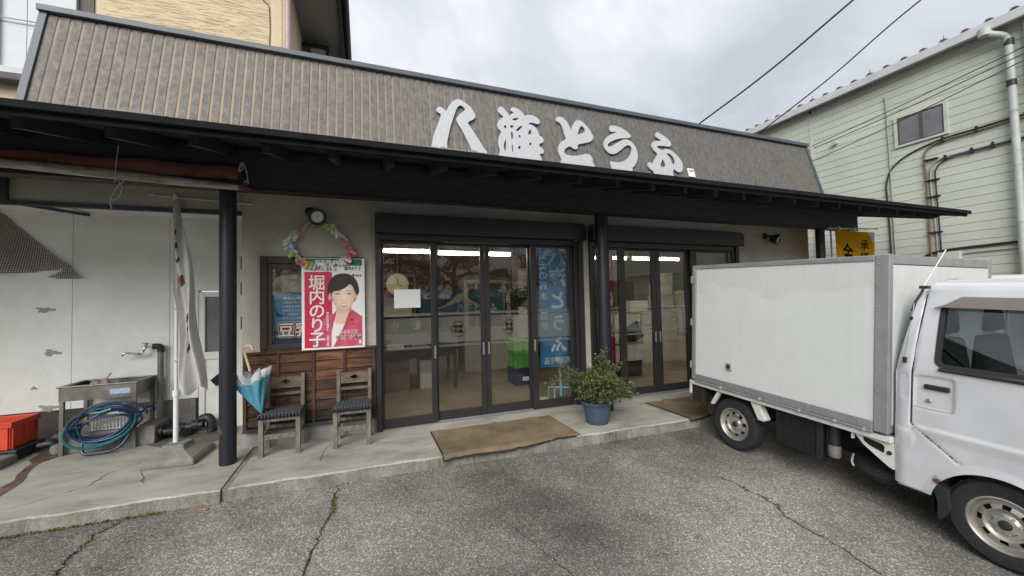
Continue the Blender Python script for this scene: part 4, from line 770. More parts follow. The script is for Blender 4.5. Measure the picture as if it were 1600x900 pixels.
# ================================================================== OUTSIDE THINGS AT THE SHOP FRONT
# --- wooden chairs
def chair(loc, rz_, label):
    t = thing('wooden_chair', label, 'chair', loc, 'wooden chairs by the plank wall', None)
    ROOT[t] = Vector((0, 0, 0)); t.rotation_euler = (0, 0, rz_)
    W, Dp, H = .165, .29, .395
    for s in (-1, 1):
        part(MB().box(s*W-.022, s*W+.022, -Dp/2-.022, -Dp/2+.022, 0, H), 'leg', 'chair_wood', t, bevel=.004)
        m_ = MB(); m_.prism([(Dp/2-.022, 0), (Dp/2+.02, 0), (Dp/2+.018, .4), (Dp/2+.034, .765), (Dp/2+.0, .765), (Dp/2-.022, .42)], lambda u, v, q: (q, u, v), s*W-.019, s*W+.019); part(m_, 'rear_leg', 'chair_wood', t, bevel=.004)
        part(MB().box(s*W-.012, s*W+.012, -Dp/2+.023, Dp/2-.023, .17, .205), 'side_stretcher', 'chair_wood', t); part(MB().box(s*W-.013, s*W+.013, -Dp/2+.023, Dp/2-.023, H-.055, H-.004), 'side_rail', 'chair_wood', t)
    part(MB().box(-W+.023, W-.023, -Dp/2-.012, -Dp/2+.012, .165, .215), 'front_stretcher', 'chair_wood', t, bevel=.003); part(MB().box(-W+.023, W-.023, -Dp/2-.014, -Dp/2+.012, H-.05, H-.005), 'front_rail', 'chair_wood', t)
    part(MB().box(-W+.02, W-.02, Dp/2-.01, Dp/2+.01, .2, .235), 'back_stretcher', 'chair_wood', t)
    bk = MB(); f = lambda u, v, q: (u, Dp/2+.004+(v-.42)*.045-q, v)
    fill(bk, [[(-W+.02, .615), (W-.02, .615), (W-.02, .735), (-W+.02, .735)], [(-.05, .682), (0, .655), (.05, .682), (0, .71)]], f, ext=.022); part(bk, 'back_rail', 'rail_wood', t)
    m_ = MB(); fill(m_, [[(-W+.02, .54), (W-.02, .54), (W-.02, .568), (-W+.02, .568)]], f, ext=.018); part(m_, 'back_slat', 'rail_wood', t)
    st = part(MB().box(-.19, .19, -.175, .145, H-.003, H+.012), 'seat', 'seat_cord', t, bevel=.006)
    wv = MB(); nx, ny = 13, 9
    for i in range(nx):
        x = -.183+i*.366/(nx-1); pts = [(x, -.17, H-.012), (x, -.184, H+.004), (x, -.17, H+.019)]
        for j in range(ny): pts.append((x, -.155+j*.036, H+.017+(.004 if (i+j) % 2 else -.003)))
        pts.append((x, .15, H+.01)); wv.tube(pts, .0125, 6)
    for j in range(ny):
        y = -.155+j*.036; pts = [(-.194, y, H+.0)]
        for i in range(nx): pts.append((-.183+i*.366/(nx-1), y, H+.017+(-.003 if (i+j) % 2 else .004)))
        pts.append((.194, y, H)); wv.tube(pts, .012, 6)
    part(wv, 'woven_cord', 'seat_cord', st, smooth=True, kind='stuff')
    return t
chair((-.805, -.205, 0), R(-1), 'weathered wooden chair with black woven seat, beside round post and umbrella')
chair((-.12, -.245, 0), R(-3), 'weathered wooden chair with black woven seat, next to sliding doors under poster')

# --- umbrella hooked by its handle on the post
um = thing('umbrella', 'loosely folded light blue umbrella with white rim and cane hook handle', 'umbrella', (-1.03, -.29, .44))
tip = Vector((-.985, -.29, .435)); top = Vector((-1.075, -.31, .86))
ax = (top-tip).normalized(); a1 = ax.cross(Vector((0, 1, 0))).normalized(); a2 = ax.cross(a1)
def um_f(i, j):
    h = j; a = i*6.2832; rr = (.010+.115*h**.85)*(1+.55*h*math.sin(8*a+.6+1.2*h)+.30*h*math.sin(3*a+2+h*2)+.22*h*math.cos(a-.3)); 
    dz = .06*h*math.sin(8*a+2.2)*h
    p = tip+ax*(h*.40+dz*.5)+(a1*math.cos(a+h*.5)*1.08+a2*math.sin(a+h*.5)*.62)*rr
    return p
part(MB().grid(um_f, 96, 26, mf=lambda i, j: 1 if j > 20 else 0), 'canopy', ['umb_blue', 'umb_white'], um, smooth=True)
hk = [tip+ax*(-.015), tip+ax*.3, top, top+ax*.10+Vector((-.002, 0, 0)), Vector((-1.125, -.31, 1.05)), Vector((-1.13, -.31, 1.085)), Vector((-1.112, -.31, 1.11)), Vector((-1.085, -.31, 1.115)), Vector((-1.06, -.31, 1.10)), Vector((-1.055, -.31, 1.075))]
part(MB().tube(hk[:3], .005, 8), 'shaft', 'chrome', um, smooth=True)
part(MB().tube(smoothloop([tuple(q) for q in hk[2:]], 4, False), .0125, 10), 'handle', 'cane', um, smooth=True)
ribs = MB()
for k in range(8): 
    p = um_f(k/8+.02, 1.0); ribs.tube([p-ax*.01, p+ax*.022], .004, 5)
part(ribs, 'rib_tips', 'white_plastic', um)
part(MB().tube(smoothloop([(-1.165, -.36, .83), (-1.185, -.37, .76), (-1.18, -.37, .70), (-1.17, -.365, .69)], 4, False), .007, 5), 'strap', 'umb_blue', um)

# --- spotlights on the wall
def spot(x, z, label, dx):
    t = thing('wall_spotlight', label, 'spotlight', (x, -.02, z), 'wall spotlights')
    part(MB().lathe([(0, 0), (.055, 0), (.055, .02), (.03, .03), (.0, .03)], 18, (x-.06*dx, 0, z+.04), (0, -1, 0)), 'wall_plate', 'lamp_black', t, smooth=True)
    part(MB().tube([(x-.06*dx, -.025, z+.04), (x-.03*dx, -.07, z+.03), (x, -.09, z)], .02, 10), 'arm', 'lamp_black', t, smooth=True)
    ax_ = Vector((.28*dx, -.85, -.42)); o_ = Vector((x, -.085, z))
    part(MB().lathe([(0, -.03), (.045, -.02), (.06, .0), (.085, .05), (.095, .10), (.095, .118), (.068, .12), (.062, .105)], 26, o_, ax_), 'lamp_head', 'lamp_black', t, smooth=True)
    part(MB().lathe([(0, .108), (.03, .109), (.063, .106)], 26, o_, ax_), 'lens', 'lamp_face', t, smooth=True)
    part(MB().lathe([(.004, .12), (.0075, .118), (.0, .112)], 8, o_+Vector((-.005, 0, .01)), ax_), 'lens_screw', 'conduit_rust', t)
spot(-.50, 2.52, 'black round wall spotlight above paper garland and poster', 1); spot(6.83, 2.52, 'black round wall spotlight on wall right of second doorway', 1)
t = thing('wall_bracket', 'small pale bracket on stucco wall right of the right spotlight', 'bracket', (7.08, 0, 2.5)); part(MB().box(7.03, 7.12, -.02, -.001, 2.50, 2.6).bar((7.05, -.02, 2.55), (7.16, -.12, 2.64), .02, .02), 'plate', 'conduit_grey', t)

# --- garland of folded paper strips
ga = thing('paper_garland', 'ring garland of pastel folded paper strips hanging from the wall spotlight', 'garland', (-.46, -.07, 1.9))
cpts = [(-.47, 2.47), (-.56, 2.44), (-.65, 2.39), (-.71, 2.33), (-.745, 2.26), (-.755, 2.19), (-.735, 2.12), (-.69, 2.06), (-.63, 2.015), (-.56, 1.985), (-.46, 1.97), (-.36, 1.975), (-.27, 2.0), (-.20, 2.04), (-.155, 2.10), (-.145, 2.17), (-.17, 2.23), (-.22, 2.29), (-.29, 2.35), (-.36, 2.41), (-.43, 2.46)]
ring = smoothloop(cpts, 5)
part(MB().tube([(x, -.06, z) for x, z in ring], .004, 5, closed=True), 'string', 'cord', ga)
cols = [(0, .14, ('tan', 'pink')), (.14, .30, ('mint', 'mint', 'white')), (.30, .35, ('lime', 'mint')), (.35, .42, ('orange', 'pink', 'rose')), (.42, .46, ('lime',)), (.46, .62, ('white', 'white')), (.62, .80, ('rose', 'pink', 'rose')), (.80, .90, ('white', 'mint')), (.90, 1.01, ('lime',))]
sm = {}
for c in ('pink', 'rose', 'lime', 'mint', 'white', 'orange', 'tan'):
    s_ = MB(); s_.add([(-.014, 0, .01), (.014, 0, .01), (.015, -.016, -.035), (-.013, -.016, -.035), (.016, -.004, -.085), (-.012, -.004, -.085)], [(0, 1, 2, 3), (3, 2, 4, 5)]); s_.add([(-.014, .004, .01), (.014, .004, .01), (.015, .012, -.03), (-.013, .012, -.03), (.012, .006, -.07), (-.014, .006, -.07)], [(0, 1, 2, 3), (3, 2, 4, 5)])
    sm[c] = s_.mesh('paper_strip', 'strip_'+c)
n = 130; rnd = random.Random(3)
for k in range(n):
    f = k/n; x, z = ring[int(f*len(ring))]; c = [rnd.choice(q[2]) for q in cols if q[0] <= f < q[1]][0]
    o = bpy.data.objects.new('paper_strip', sm[c]); C.objects.link(o); o.parent = ga
    o.location = Vector((x+rnd.uniform(-.012, .012), -.066-rnd.uniform(0, .03), z+rnd.uniform(-.01, .01)))-ROOT[ga]; o.rotation_euler = (rnd.uniform(-.3, .15), rnd.uniform(-1.1, 1.1), rnd.uniform(-.7, .7)); q = rnd.uniform(.7, 1.05); o.scale = (q, q, q)

# --- campaign poster board
po = thing('poster_board', 'red and white portrait poster board hung on plank wall beside the doors', 'poster', (-.32, -.05, 1.0))
X0, Z0 = -.645, 1.005
def PU(x): return X0+(x-35)/585*.655
def PV(y): return Z0+(880-y)/845*1.03
def pf(layer): return lambda u, v, t=0.: (PU(u), -.062-.0006*layer, PV(v))
part(MB().box(PU(35), PU(620), -.062, -.047, PV(880), PV(35)), 'board', 'print_white', po, bevel=.004)
def pp(name, mat, polys, layer, sm_=0):
    m_ = MB()
    for q in polys:
        if sm_: q = smoothloop(q, sm_)
        fill(m_, [q], pf(layer))
    return part(m_, name, mat, po)
pp('header', 'print_green', [[(65, 40), (595, 40), (595, 105), (65, 105)]], 1); pp('red_field', 'print_red', [[(60, 165), (310, 165), (310, 862), (60, 862)]], 1)
import numpy as np
def portrait():
    """half-length portrait print: colours blended softly per vertex"""
    nx_, ny_ = 150, 200; X, Y = np.meshgrid(np.linspace(128, 594, nx_+1), np.linspace(166, 862, ny_+1)); col = np.zeros(X.shape+(3,)); 
    bgm = np.clip((X-309)/3, 0, 1)[..., None]; col[:] = np.array((.56, .022, .07))*(1-bgm)+np.array((.80, .80, .79))*bgm
    def sdp(P):
        d = np.full(X.shape, 1e9); ins = np.zeros(X.shape, bool); n_ = len(P)
        for k in range(n_):
            (ax_, ay_), (bx_, by_) = P[k], P[(k+1) % n_]; ex, ey = bx_-ax_, by_-ay_; t_ = np.clip(((X-ax_)*ex+(Y-ay_)*ey)/(ex*ex+ey*ey+1e-9), 0, 1); d = np.minimum(d, np.hypot(X-ax_-t_*ex, Y-ay_-t_*ey))
            c_ = ((ay_ > Y) != (by_ > Y)) & (X < (bx_-ax_)*(Y-ay_)/(by_-ay_+1e-9)+ax_); ins ^= c_
        return np.where(ins, -d, d)
    def over(sd, c_, soft=3., a=1.):
        k = (np.clip(.5-sd/(2*soft), 0, 1)*a)[..., None]; col[:] = col*(1-k)+np.asarray(c_)*k
    ell = lambda cx_, cy_, a, b, r=0.: (np.hypot(((X-cx_)*math.cos(r)+(Y-cy_)*math.sin(r))/a, (-(X-cx_)*math.sin(r)+(Y-cy_)*math.cos(r))/b)-1)*min(a, b)
    hair = smoothloop([(268, 335), (274, 280), (298, 230), (345, 194), (400, 179), (455, 182), (508, 206), (546, 258), (565, 325), (561, 365), (545, 395), (528, 430), (505, 452), (420, 470), (325, 446), (302, 410), (282, 385)], 4)
    over(sdp(hair), (.022, .014, .012), 4)
    strand = .5+.5*np.sin(np.arctan2(Y-215, X-470)*46+np.hypot(X-470, Y-215)*.02); hl = np.clip(1-np.abs(np.hypot(X-440, Y-360)-135)/34, 0, 1)*np.clip((330-Y)/90, 0, 1)
    over(sdp(hair)+4, (.15, .10, .085), 4, 1); k = np.clip(.25*strand+.75*hl*strand, 0, 1)[..., None]*(sdp(hair) < 0)[..., None]; col[:] = np.where((sdp(hair) < 0)[..., None], np.array((.018, .012, .011))*(1-.6*k)+np.array((.16, .11, .095))*.6*k, col)
    jac = [(352, 520), (330, 548), (262, 582), (165, 632), (140, 672), (130, 864), (596, 864), (596, 588), (540, 550), (482, 507), (460, 560), (430, 640), (330, 640)]
    shade = (1-.22*np.clip(np.abs(np.sin(X*.021+Y*.012)), 0, 1)-.2*np.clip((Y-640)/260, 0, 1)*np.clip((330-X)/100, 0, 1))[..., None]; over(sdp(jac), np.array((.66, .105, .18))*shade, 3)
    over(sdp([(322, 626), (432, 640), (402, 702), (350, 802), (318, 864), (303, 864), (305, 720)]), (.80, .79, .79), 3)
    neck = smoothloop([(356, 470), (484, 470), (482, 560), (436, 646), (385, 652), (326, 634), (350, 560)], 3); ns_ = np.clip((Y-490)/70, 0, 1)[..., None]; over(sdp(neck), np.array((.60, .36, .26))*(1-ns_)+np.array((.78, .54, .42))*ns_, 4)
    over(sdp([(482, 507), (490, 545), (455, 652), (404, 745), (430, 640), (458, 566)]), (.48, .05, .10), 3); over(sdp([(352, 522), (345, 560), (322, 630), (312, 700), (300, 640), (328, 560)]), (.50, .06, .11), 3); over(sdp([(478, 640), (532, 660), (524, 668), (476, 647)]), (.46, .05, .10), 2); over(np.abs((X-404)+(Y-745)*.42)-2+np.clip(745-Y, 0, 999), (.5, .06, .11), 2)
    for cx_, sg2 in ((292, 1), (531, -1)): over(ell(cx_, 392, 14, 34, .18*sg2), (.72, .45, .34), 3)
    face = smoothloop([(306, 330), (304, 392), (318, 438), (345, 486), (385, 517), (423, 526), (463, 512), (498, 472), (519, 422), (526, 372), (520, 320), (490, 268), (430, 250), (350, 268)], 4); fs_ = sdp(face)
    edge = np.clip(-fs_/46, 0, 1)[..., None]; sk = np.array((.70, .43, .315))*(1-edge)+np.array((.86, .655, .53))*edge; over(fs_, sk, 3)
    for cx_, cy_, a, b, c_, al in ((352, 425, 34, 26, (.80, .42, .34), .35), (487, 420, 32, 26, (.80, .42, .34), .35), (414, 300, 60, 24, (.92, .76, .65), .5), (420, 408, 11, 30, (.94, .78, .68), .5), (404, 432, 9, 5, (.55, .28, .20), .55), (440, 431, 9, 5, (.55, .28, .20), .55), (420, 441, 20, 4, (.62, .34, .25), .4), (420, 505, 36, 9, (.66, .40, .30), .4)): over(ell(cx_, cy_, a, b), c_, min(a, b)*.8, al)
    fr_ = smoothloop([(296, 400), (300, 330), (330, 260), (420, 225), (500, 240), (530, 300), (534, 380), (522, 345), (505, 305), (478, 282), (440, 310), (395, 332), (345, 345), (316, 352), (306, 380)], 4); over(sdp(fr_), (.024, .016, .014), 4)
    k = (np.clip(strand*.8-.2, 0, 1)*.45)[..., None]*(sdp(fr_) < -2)[..., None]; col[:] = col*(1-k)+np.array((.15, .10, .085))*k
    for cx_ in (360, 470):
        over(ell(cx_, 371, 25, 8, 0), (.62, .36, .27), 4, .6); over(ell(cx_, 371, 20, 5.5), (.74, .70, .68), 2); over(ell(cx_, 370.5, 8, 6.5), (.02, .014, .012), 2); over(np.abs(Y-(365+((X-cx_)/22)**2*6))-2.2+np.clip(np.abs(X-cx_)-23, 0, 99), (.03, .02, .018), 1.6); over(np.abs(Y-(341+((X-cx_)/30)**2*7-(X-cx_)*.06*(1 if cx_ > 400 else -1)))-3+np.clip(np.abs(X-cx_)-28, 0, 99), (.09, .05, .04), 2.5, .85); over(np.abs(Y-(382+((X-cx_)/24)**2*-4))-1+np.clip(np.abs(X-cx_)-20, 0, 99), (.62, .36, .28), 2, .5)
    mo_ = lambda b0_, b1_, c0, c1: np.maximum((454+c0*(1-((X-418)/50)**2)*1.)-Y, Y-(454+c1*(1-((X-418)/50)**2)))
    over(np.maximum(mo_(0, 0, 5, 40), np.abs(X-418)-50), (.60, .15, .14), 2); over(np.maximum(mo_(0, 0, 10, 28), np.abs(X-418)-42), (.82, .80, .77), 2)
    for x_, s_ in ((352, 1), (486, -1)): over(np.abs(X-x_-s_*-.35*(Y-450))-1.2+np.clip(np.abs(Y-448)-22, 0, 99), (.66, .38, .29), 2.5, .5)
    me = bpy.data.meshes.new('portrait'); f_ = pf(3); me.from_pydata([Vector(f_(x_, y_))-ROOT[po] for x_, y_ in zip(X.ravel(), Y.ravel())], [], [(j_*(nx_+1)+i_, (j_+1)*(nx_+1)+i_, (j_+1)*(nx_+1)+i_+1, j_*(nx_+1)+i_+1) for j_ in range(ny_) for i_ in range(nx_)])
    at = me.color_attributes.new('print', 'FLOAT_COLOR', 'POINT'); at.data.foreach_set('color', np.concatenate([col, np.ones(X.shape+(1,))], -1).ravel().astype(np.float32))
    m = M('portrait_print', (.5, .5, .5), rough=.32); an_ = N(m.node_tree, 'ShaderNodeAttribute'); an_.attribute_name = 'print'; m.node_tree.links.new(an_.outputs['Color'], bsdf(m).inputs['Base Color']); me.materials.append(m)
    part(me, 'portrait', None, po)
portrait()
pp('badge', 'print_brown', [[(486, 606), (500, 606), (505, 616), (500, 626), (486, 626), (481, 616)]], 5)
def ptext(s, sz, u, v, mat, layer=7, sx=1., **k):
    m_ = MB(); text(m_, s, sz, lambda a, b, t: (PU(a), -.062-.0006*layer, PV(-b)), u, -v, sx=sx, **k); part(m_, 'lettering', mat, po)
ptext('堀内のり子', 148, 172, 318, 'print_white', vertical=True, step=.88, bold=.013, sx=1.04)
ptext('自民党 広報板', 48, 152, 92, 'print_white', bold=.02, sx=1.08); ptext('衆議院議員', 40, 105, 146, 'print_black', bold=.012); ptext('堀内のり子', 42, 425, 146, 'print_black', bold=.012, sx=.78)
ptext('衆議院議員候補', 24, 268, 556, 'print_white', vertical=True, step=1.08, bold=.02); ptext('山梨２区', 26, 270, 768, 'print_white', vertical=True, step=1.02, bold=.02)
for q, mt in ((.055, 'print_white'), (.0, 'print_brown')):
    ptext('ふるさとに', 42, 372, 742, mt, layer=7+(q == 0), bold=q, sx=.86); ptext('寄り添う政治', 46, 338, 796, mt, layer=7+(q == 0), bold=q, sx=.9)
ptext('自民党', 22, 525, 206, 'print_black', bold=.02); pp('party_mark', 'print_black', [[(500, 200), (510, 178), (522, 192), (512, 206)]], 7, 3); pp('corner_tag', 'print_white', [[(562, 810), (582, 810), (582, 842), (562, 842)]], 7)
sc = MB()
for (u, v) in ((48, 50), (608, 50), (48, 865), (608, 865), (48, 160), (608, 450)): sc.lathe([(0, .004), (.005, .003), (.005, 0)], 8, (PU(u), -.062, PV(v)), (0, -1, 0))
part(sc, 'screws', 'chrome', po)

# --- soy drink poster behind the window
wp = thing('window_poster', 'blue poster with red and white lettering behind the shop window glass', 'poster', (-.6, .05, 1.09))
part(MB().box(-.935, -.2, .045, .049, 1.095, 1.635), 'sheet', 'print_sky', wp)
wf = lambda l: (lambda u, v, t=0.: (u, .0445-.0007*l, v))
def wpp(polys, mat, l, nm='print'):
    m_ = MB()
    for q in polys: fill(m_, [q], wf(l))
    part(m_, nm, mat, wp)
wpp([[(-.935, 1.235), (-.85, 1.20), (-.72, 1.18), (-.2, 1.17), (-.2, 1.097), (-.935, 1.097)]], 'print_navy', 1, 'sea'); wpp([[(-.72, 1.20), (-.6, 1.26), (-.4, 1.36), (-.2, 1.5), (-.2, 1.2)]], 'print_snow', 1, 'mountain')
wpp([smoothloop([(-.92, 1.49), (-.905, 1.45), (-.87, 1.41), (-.82, 1.415), (-.80, 1.405), (-.81, 1.395), (-.87, 1.385), (-.905, 1.39)], 3)], 'print_navy', 2, 'dolphin')
for q, mt, l in ((.021, 'print_white', 3), (.017, 'print_brown', 4), (.003, 'print_white', 5)):
    m_ = MB(); boldtext(m_, '豆乳ソフト', .165, wf, l, -.895, 1.175, q); part(m_, 'lettering', mt, wp)
m_ = MB(); text(m_, '美味しい豆腐屋', .034, lambda a, b, t: wf(3)(a, b), -.84, 1.575)
for k, s in enumerate(('①国産大豆と富士の水', '②無添加豆腐だから体に良い', '③豆乳がつくる甘さひかえ目', '④この味わいです是非お試し', '⑤ここでしか味わえない')): text(m_, s, .029, lambda a, b, t: wf(3)(a, b), -.85, 1.53-k*.044)
part(m_, 'lettering', 'print_white', wp); wpp([[(-.46, 1.11), (-.3, 1.11), (-.3, 1.165), (-.46, 1.165)]], 'print_yellow', 3, 'yellow_tag'); m_ = MB(); text(m_, '忍野', .05, lambda a, b, t: wf(4)(a, b), -.45, 1.118, bold=.02); part(m_, 'lettering', 'print_black', wp)
cur = thing('curtain', 'pale curtain hanging behind upper half of the small shop window', 'curtain', (-.6, .12, 1.64)); part(MB().grid(lambda i, j: (-.93+i*.84, .13+.012*math.sin(i*44), 1.66+j*.26), 60, 2), 'fabric', 'shop_plaster', cur, smooth=True)

# --- entrance mats (slightly rucked edges)
def mat_(x0, x1, y0, y1, label, seed):
    t = thing('door_mat', label, 'mat', ((x0+x1)/2, (y0+y1)/2, 0), 'door mats'); rnd = random.Random(seed); ph = [rnd.uniform(0, 6) for _ in range(6)]
    def ed(u): return .012*max(0, math.sin(u*17+ph[0]))*max(0, math.sin(u*41+ph[1]))
    def f(i, j, gx=0., h=.012):
        x = x0+gx+i*(x1-x0-2*gx); y = y0+gx+j*(y1-y0-2*gx); z = h+ed(i)*(max(0, (j-.8)*5)+max(0, (.15-j)*6))
        yy = y+(.012*math.sin(i*9+ph[2]) if j < .03 else 0)
        ky = kerb_y(x)
        if yy < ky+.02: z -= (ky+.02-yy)*.62
        return (x, yy, z)
    part(MB().grid(lambda i, j: f(i, j, 0, .007), 70, 40), 'rubber_backing', 'rubber', t, smooth=True); part(MB().grid(lambda i, j: f(i, j, .015, .013), 70, 40), 'pile', 'mat_fibre', t, smooth=True)
mat_(.70, 2.23, -1.12, -.30, 'worn tan door mat with black edge before the left doorway', 2); mat_(3.72, 5.2, -1.18, -.34, 'brown door mat before the right doorway, partly behind the truck', 5)

# --- potted shrub
pt = thing('potted_shrub', 'bushy small-leaved shrub in a dark blue plastic pot', 'potted plant', (2.64, -.80, 0))
cx, cy = 2.64, -.80
part(MB().lathe([(0, .0), (.125, .0), (.135, .02), (.152, .12), (.175, .235), (.192, .237), (.196, .265), (.184, .268), (.178, .24), (.165, .225), (0, .22)], 40, (cx, cy, 0)), 'pot', 'pot_blue', pt, smooth=True); part(MB().lathe([(0, .226), (.168, .226)], 24, (cx, cy, 0)), 'soil', 'soil', pt)
rnd = random.Random(11); br = MB(); tips = []
def grow(p, d, l, r, depth):
    q = [p]; 
    for k in range(4):
        d = (d+Vector((rnd.gauss(0, .22), rnd.gauss(0, .22), rnd.gauss(.04, .16)))).normalized(); p = p+d*l/4; q.append(p); 
        if depth > 0: tips.append((p.copy(), d.copy(), depth))
    br.tube(q, [r*(1-.12*k) for k in range(5)], 6)
    if depth < 3:
        for k in range(3 if depth else 4): grow(q[2+k % 3], (d+Vector((rnd.gauss(0, .8), rnd.gauss(0, .8), rnd.gauss(.1, .45)))).normalized(), l*rnd.uniform(.55, .8), r*.62, depth+1)
for a in (0, 1.3, 2.5, 3.6, 4.8, 5.6): grow(Vector((cx+.04*math.cos(a), cy+.04*math.sin(a), .22)), Vector((math.cos(a)*.75, math.sin(a)*.6, rnd.uniform(.35, .95))), .21, .015, 0)
grow(Vector((cx-.12, cy-.02, .50)), Vector((-.8, 0, .35)), .22, .014, 1); grow(Vector((cx+.1, cy, .5)), Vector((.1, 0, 1)), .20, .012, 1)
part(br, 'branches', 'bark_grey', pt, smooth=True)
lf = MB()
def leaf(m_, p, d, l, w_):
    a = d.cross(Vector((rnd.gauss(0, 1), rnd.gauss(0, 1), rnd.gauss(0, 1)))).normalized(); b = d.cross(a).normalized()*.25*l
    m_.add([p, p+d*l*.45+a*w_, p+d*l+b, p+d*l*.45-a*w_], [(0, 1, 2, 3)])
for (p, d, k) in tips:
    for _ in range(8 if k > 1 else 3):
        q = p+Vector((rnd.gauss(0, .022), rnd.gauss(0, .022), rnd.gauss(0, .02)))
        if q.z < .2: continue
        leaf(lf, q, (d*.4+Vector((rnd.gauss(0, .7), rnd.gauss(0, .7), rnd.gauss(.25, .6)))).normalized(), rnd.uniform(.016, .040), rnd.uniform(.006, .012))
# a rounded outer shell of foliage keeps the crown dense
for _ in range(1250):
    a = rnd.uniform(0, 6.28); h = rnd.betavariate(1.5, 1.9); rr = (.29*math.sin(math.pi*min(1, .22+h*.78))**.8)*rnd.uniform(.5, 1.05)*(1+.22*math.sin(a*3+h*6)+.12*math.sin(a*5-h*9))
    q = Vector((cx+.03+rr*1.12*math.cos(a)+.02*math.sin(h*9), cy+rr*.95*math.sin(a), .24+h*.42+.03*math.sin(a*3)))
    leaf(lf, q, Vector((math.cos(a)+rnd.gauss(0, .6), math.sin(a)+rnd.gauss(0, .6), rnd.gauss(.5, .6))).normalized(), rnd.uniform(.018, .042), rnd.uniform(.006, .013))
part(lf, 'foliage', 'shrub_leaf', pt, kind='stuff')

# --- fallen leaf, cigarette end sized litter
t = thing('fallen_leaf', 'small dry brown leaf lying on asphalt at the kerb', 'leaf', (-1.2, -1.08, gz(-1.08))); m_ = MB(); m_.grid(lambda i, j: (-1.23+i*.05, -1.10+j*.035, gz(-1.08)+.008+.012*math.sin(i*3)*math.sin(j*4)), 4, 4); part(m_, 'blade', 'leaf_dry', t, smooth=True)

# --- stainless sink on legs
sk = thing('outdoor_sink', 'stained stainless steel sink on four legs against white wall', 'sink', (-2.62, .76, 0))
sx0, sx1, sy0, sy1 = -2.97, -2.34, .56, .98
b_ = MB(); b_.box(sx0, sx1, sy0, sy0+.012, .56, .70).box(sx0, sx1, sy1-.012, sy1, .56, .70).box(sx0, sx0+.012, sy0+.013, sy1-.013, .56, .70).box(sx1-.012, sx1, sy0+.013, sy1-.013, .56, .70).box(sx0+.013, sx1-.013, sy0+.013, sy1-.013, .56, .57)
part(b_, 'basin', 'steel_sink', sk); r_ = MB(); r_.box(sx0-.015, sx1+.015, sy0-.015, sy0+.03, .701, .716).box(sx0-.015, sx1+.015, sy1-.03, sy1+.012, .701, .716).box(sx0-.015, sx0+.03, sy0+.031, sy1-.031, .701, .716).box(sx1-.03, sx1+.015, sy0+.031, sy1-.031, .701, .716); part(r_, 'rim', 'steel_sink', sk, bevel=.004)
for (x, y) in ((sx0+.02, sy0+.02), (sx1-.02, sy0+.02), (sx0+.02, sy1-.02), (sx1-.02, sy1-.02)): part(MB().box(x-.016, x+.016, y-.016, y+.016, .0, .56), 'leg', 'steel_sink', sk)
part(MB().box(-2.56, -2.39, sy0-.003, sy0-.0005, .60, .655), 'sticker', 'sticker_blue', sk)
rg = thing('cleaning_rag', 'crumpled brownish rag and brush lying in the outdoor sink', 'rag', (-2.75, .74, .68)); m_ = MB(); rnd = random.Random(8)
m_.grid(lambda i, j: (-2.86+i*.26+.012*math.sin(j*9), .66+j*.2, .66+.06*math.sin(i*3.1)*math.sin(j*3.1)+.022*math.sin(i*17+j*5)+.02*math.sin(j*19-i*7)), 18, 14); part(m_, 'cloth', 'rag', rg, smooth=True); part(MB().bar((-2.72, .78, .70), (-2.66, .80, .80), .025, .016), 'brush_handle', 'conduit_grey', rg)
# --- tap on a standpipe
tp = thing('water_tap', 'chrome tap on a dark standpipe behind the sink', 'tap', (-2.28, .92, 0))
part(MB().tube([(-2.27, .93, .05), (-2.27, .93, 1.0)], .03, 14), 'standpipe', 'pipe_grey', tp, smooth=True); part(MB().tube(smoothloop([(-2.27, .93, .99), (-2.27, .93, 1.04), (-2.29, .925, 1.06), (-2.34, .92, 1.06)], 4, False), .034, 12), 'elbow', 'pipe_black', tp, smooth=True)
part(MB().tube(smoothloop([(-2.33, .92, 1.06), (-2.38, .91, 1.06), (-2.41, .90, 1.045), (-2.43, .90, 1.0), (-2.46, .89, .985), (-2.53, .88, 1.0), (-2.58, .87, 1.0), (-2.60, .87, .97)], 4, False), .014, 10), 'spout', 'chrome', tp, smooth=True)
part(MB().tube([(-2.40, .905, 1.05), (-2.40, .905, 1.10)], .017, 10).tube([(-2.44, .905, 1.105), (-2.36, .905, 1.105)], .008, 8).tube([(-2.40, .87, 1.105), (-2.40, .94, 1.105)], .008, 8), 'tap_handle', 'chrome', tp, smooth=True)
# --- hoses
def coil(loops, cx, cz, rx, rz_, cy, seed, wob=.03):
    rnd = random.Random(seed); pts = []; ph = [rnd.uniform(0, 6.28) for _ in range(6)]; n = int(loops*26)
    for i in range(n):
        a = 6.2832*i/26; k = i/26
        pts.append((cx+(rx+wob*math.sin(k*2.1+ph[0])+.02*math.sin(k*5+ph[4]))*math.cos(a)+.02*math.sin(k+ph[1]), cy-.02*k+.035*math.sin(a+ph[2])+.012*math.sin(k*3), max(.025, cz+(rz_+wob*math.sin(k*1.7+ph[3]))*math.sin(a)+.03*math.sin(k*1.3+ph[5])+.06*math.cos(a)*.6)))
    return pts
hb = thing('garden_hose', 'coiled dark blue garden hose hung under the sink', 'hose', (-2.6, .5, 0)); part(MB().tube(coil(5.2, -2.57, .30, .25, .15, .56, 4, .05), .0125, 8), 'coil', 'hose_blue', hb, smooth=True)
part(MB().tube(smoothloop([(-2.75, .50, .14), (-2.72, .46, .03), (-2.6, .44, .02), (-2.46, .46, .04), (-2.38, .5, .14), (-2.34, .55, .30), (-2.28, .6, .40), (-2.24, .66, .42), (-2.23, .7, .36)], 5, False), .0135, 8), 'loose_end', 'hose_blue', hb, smooth=True)
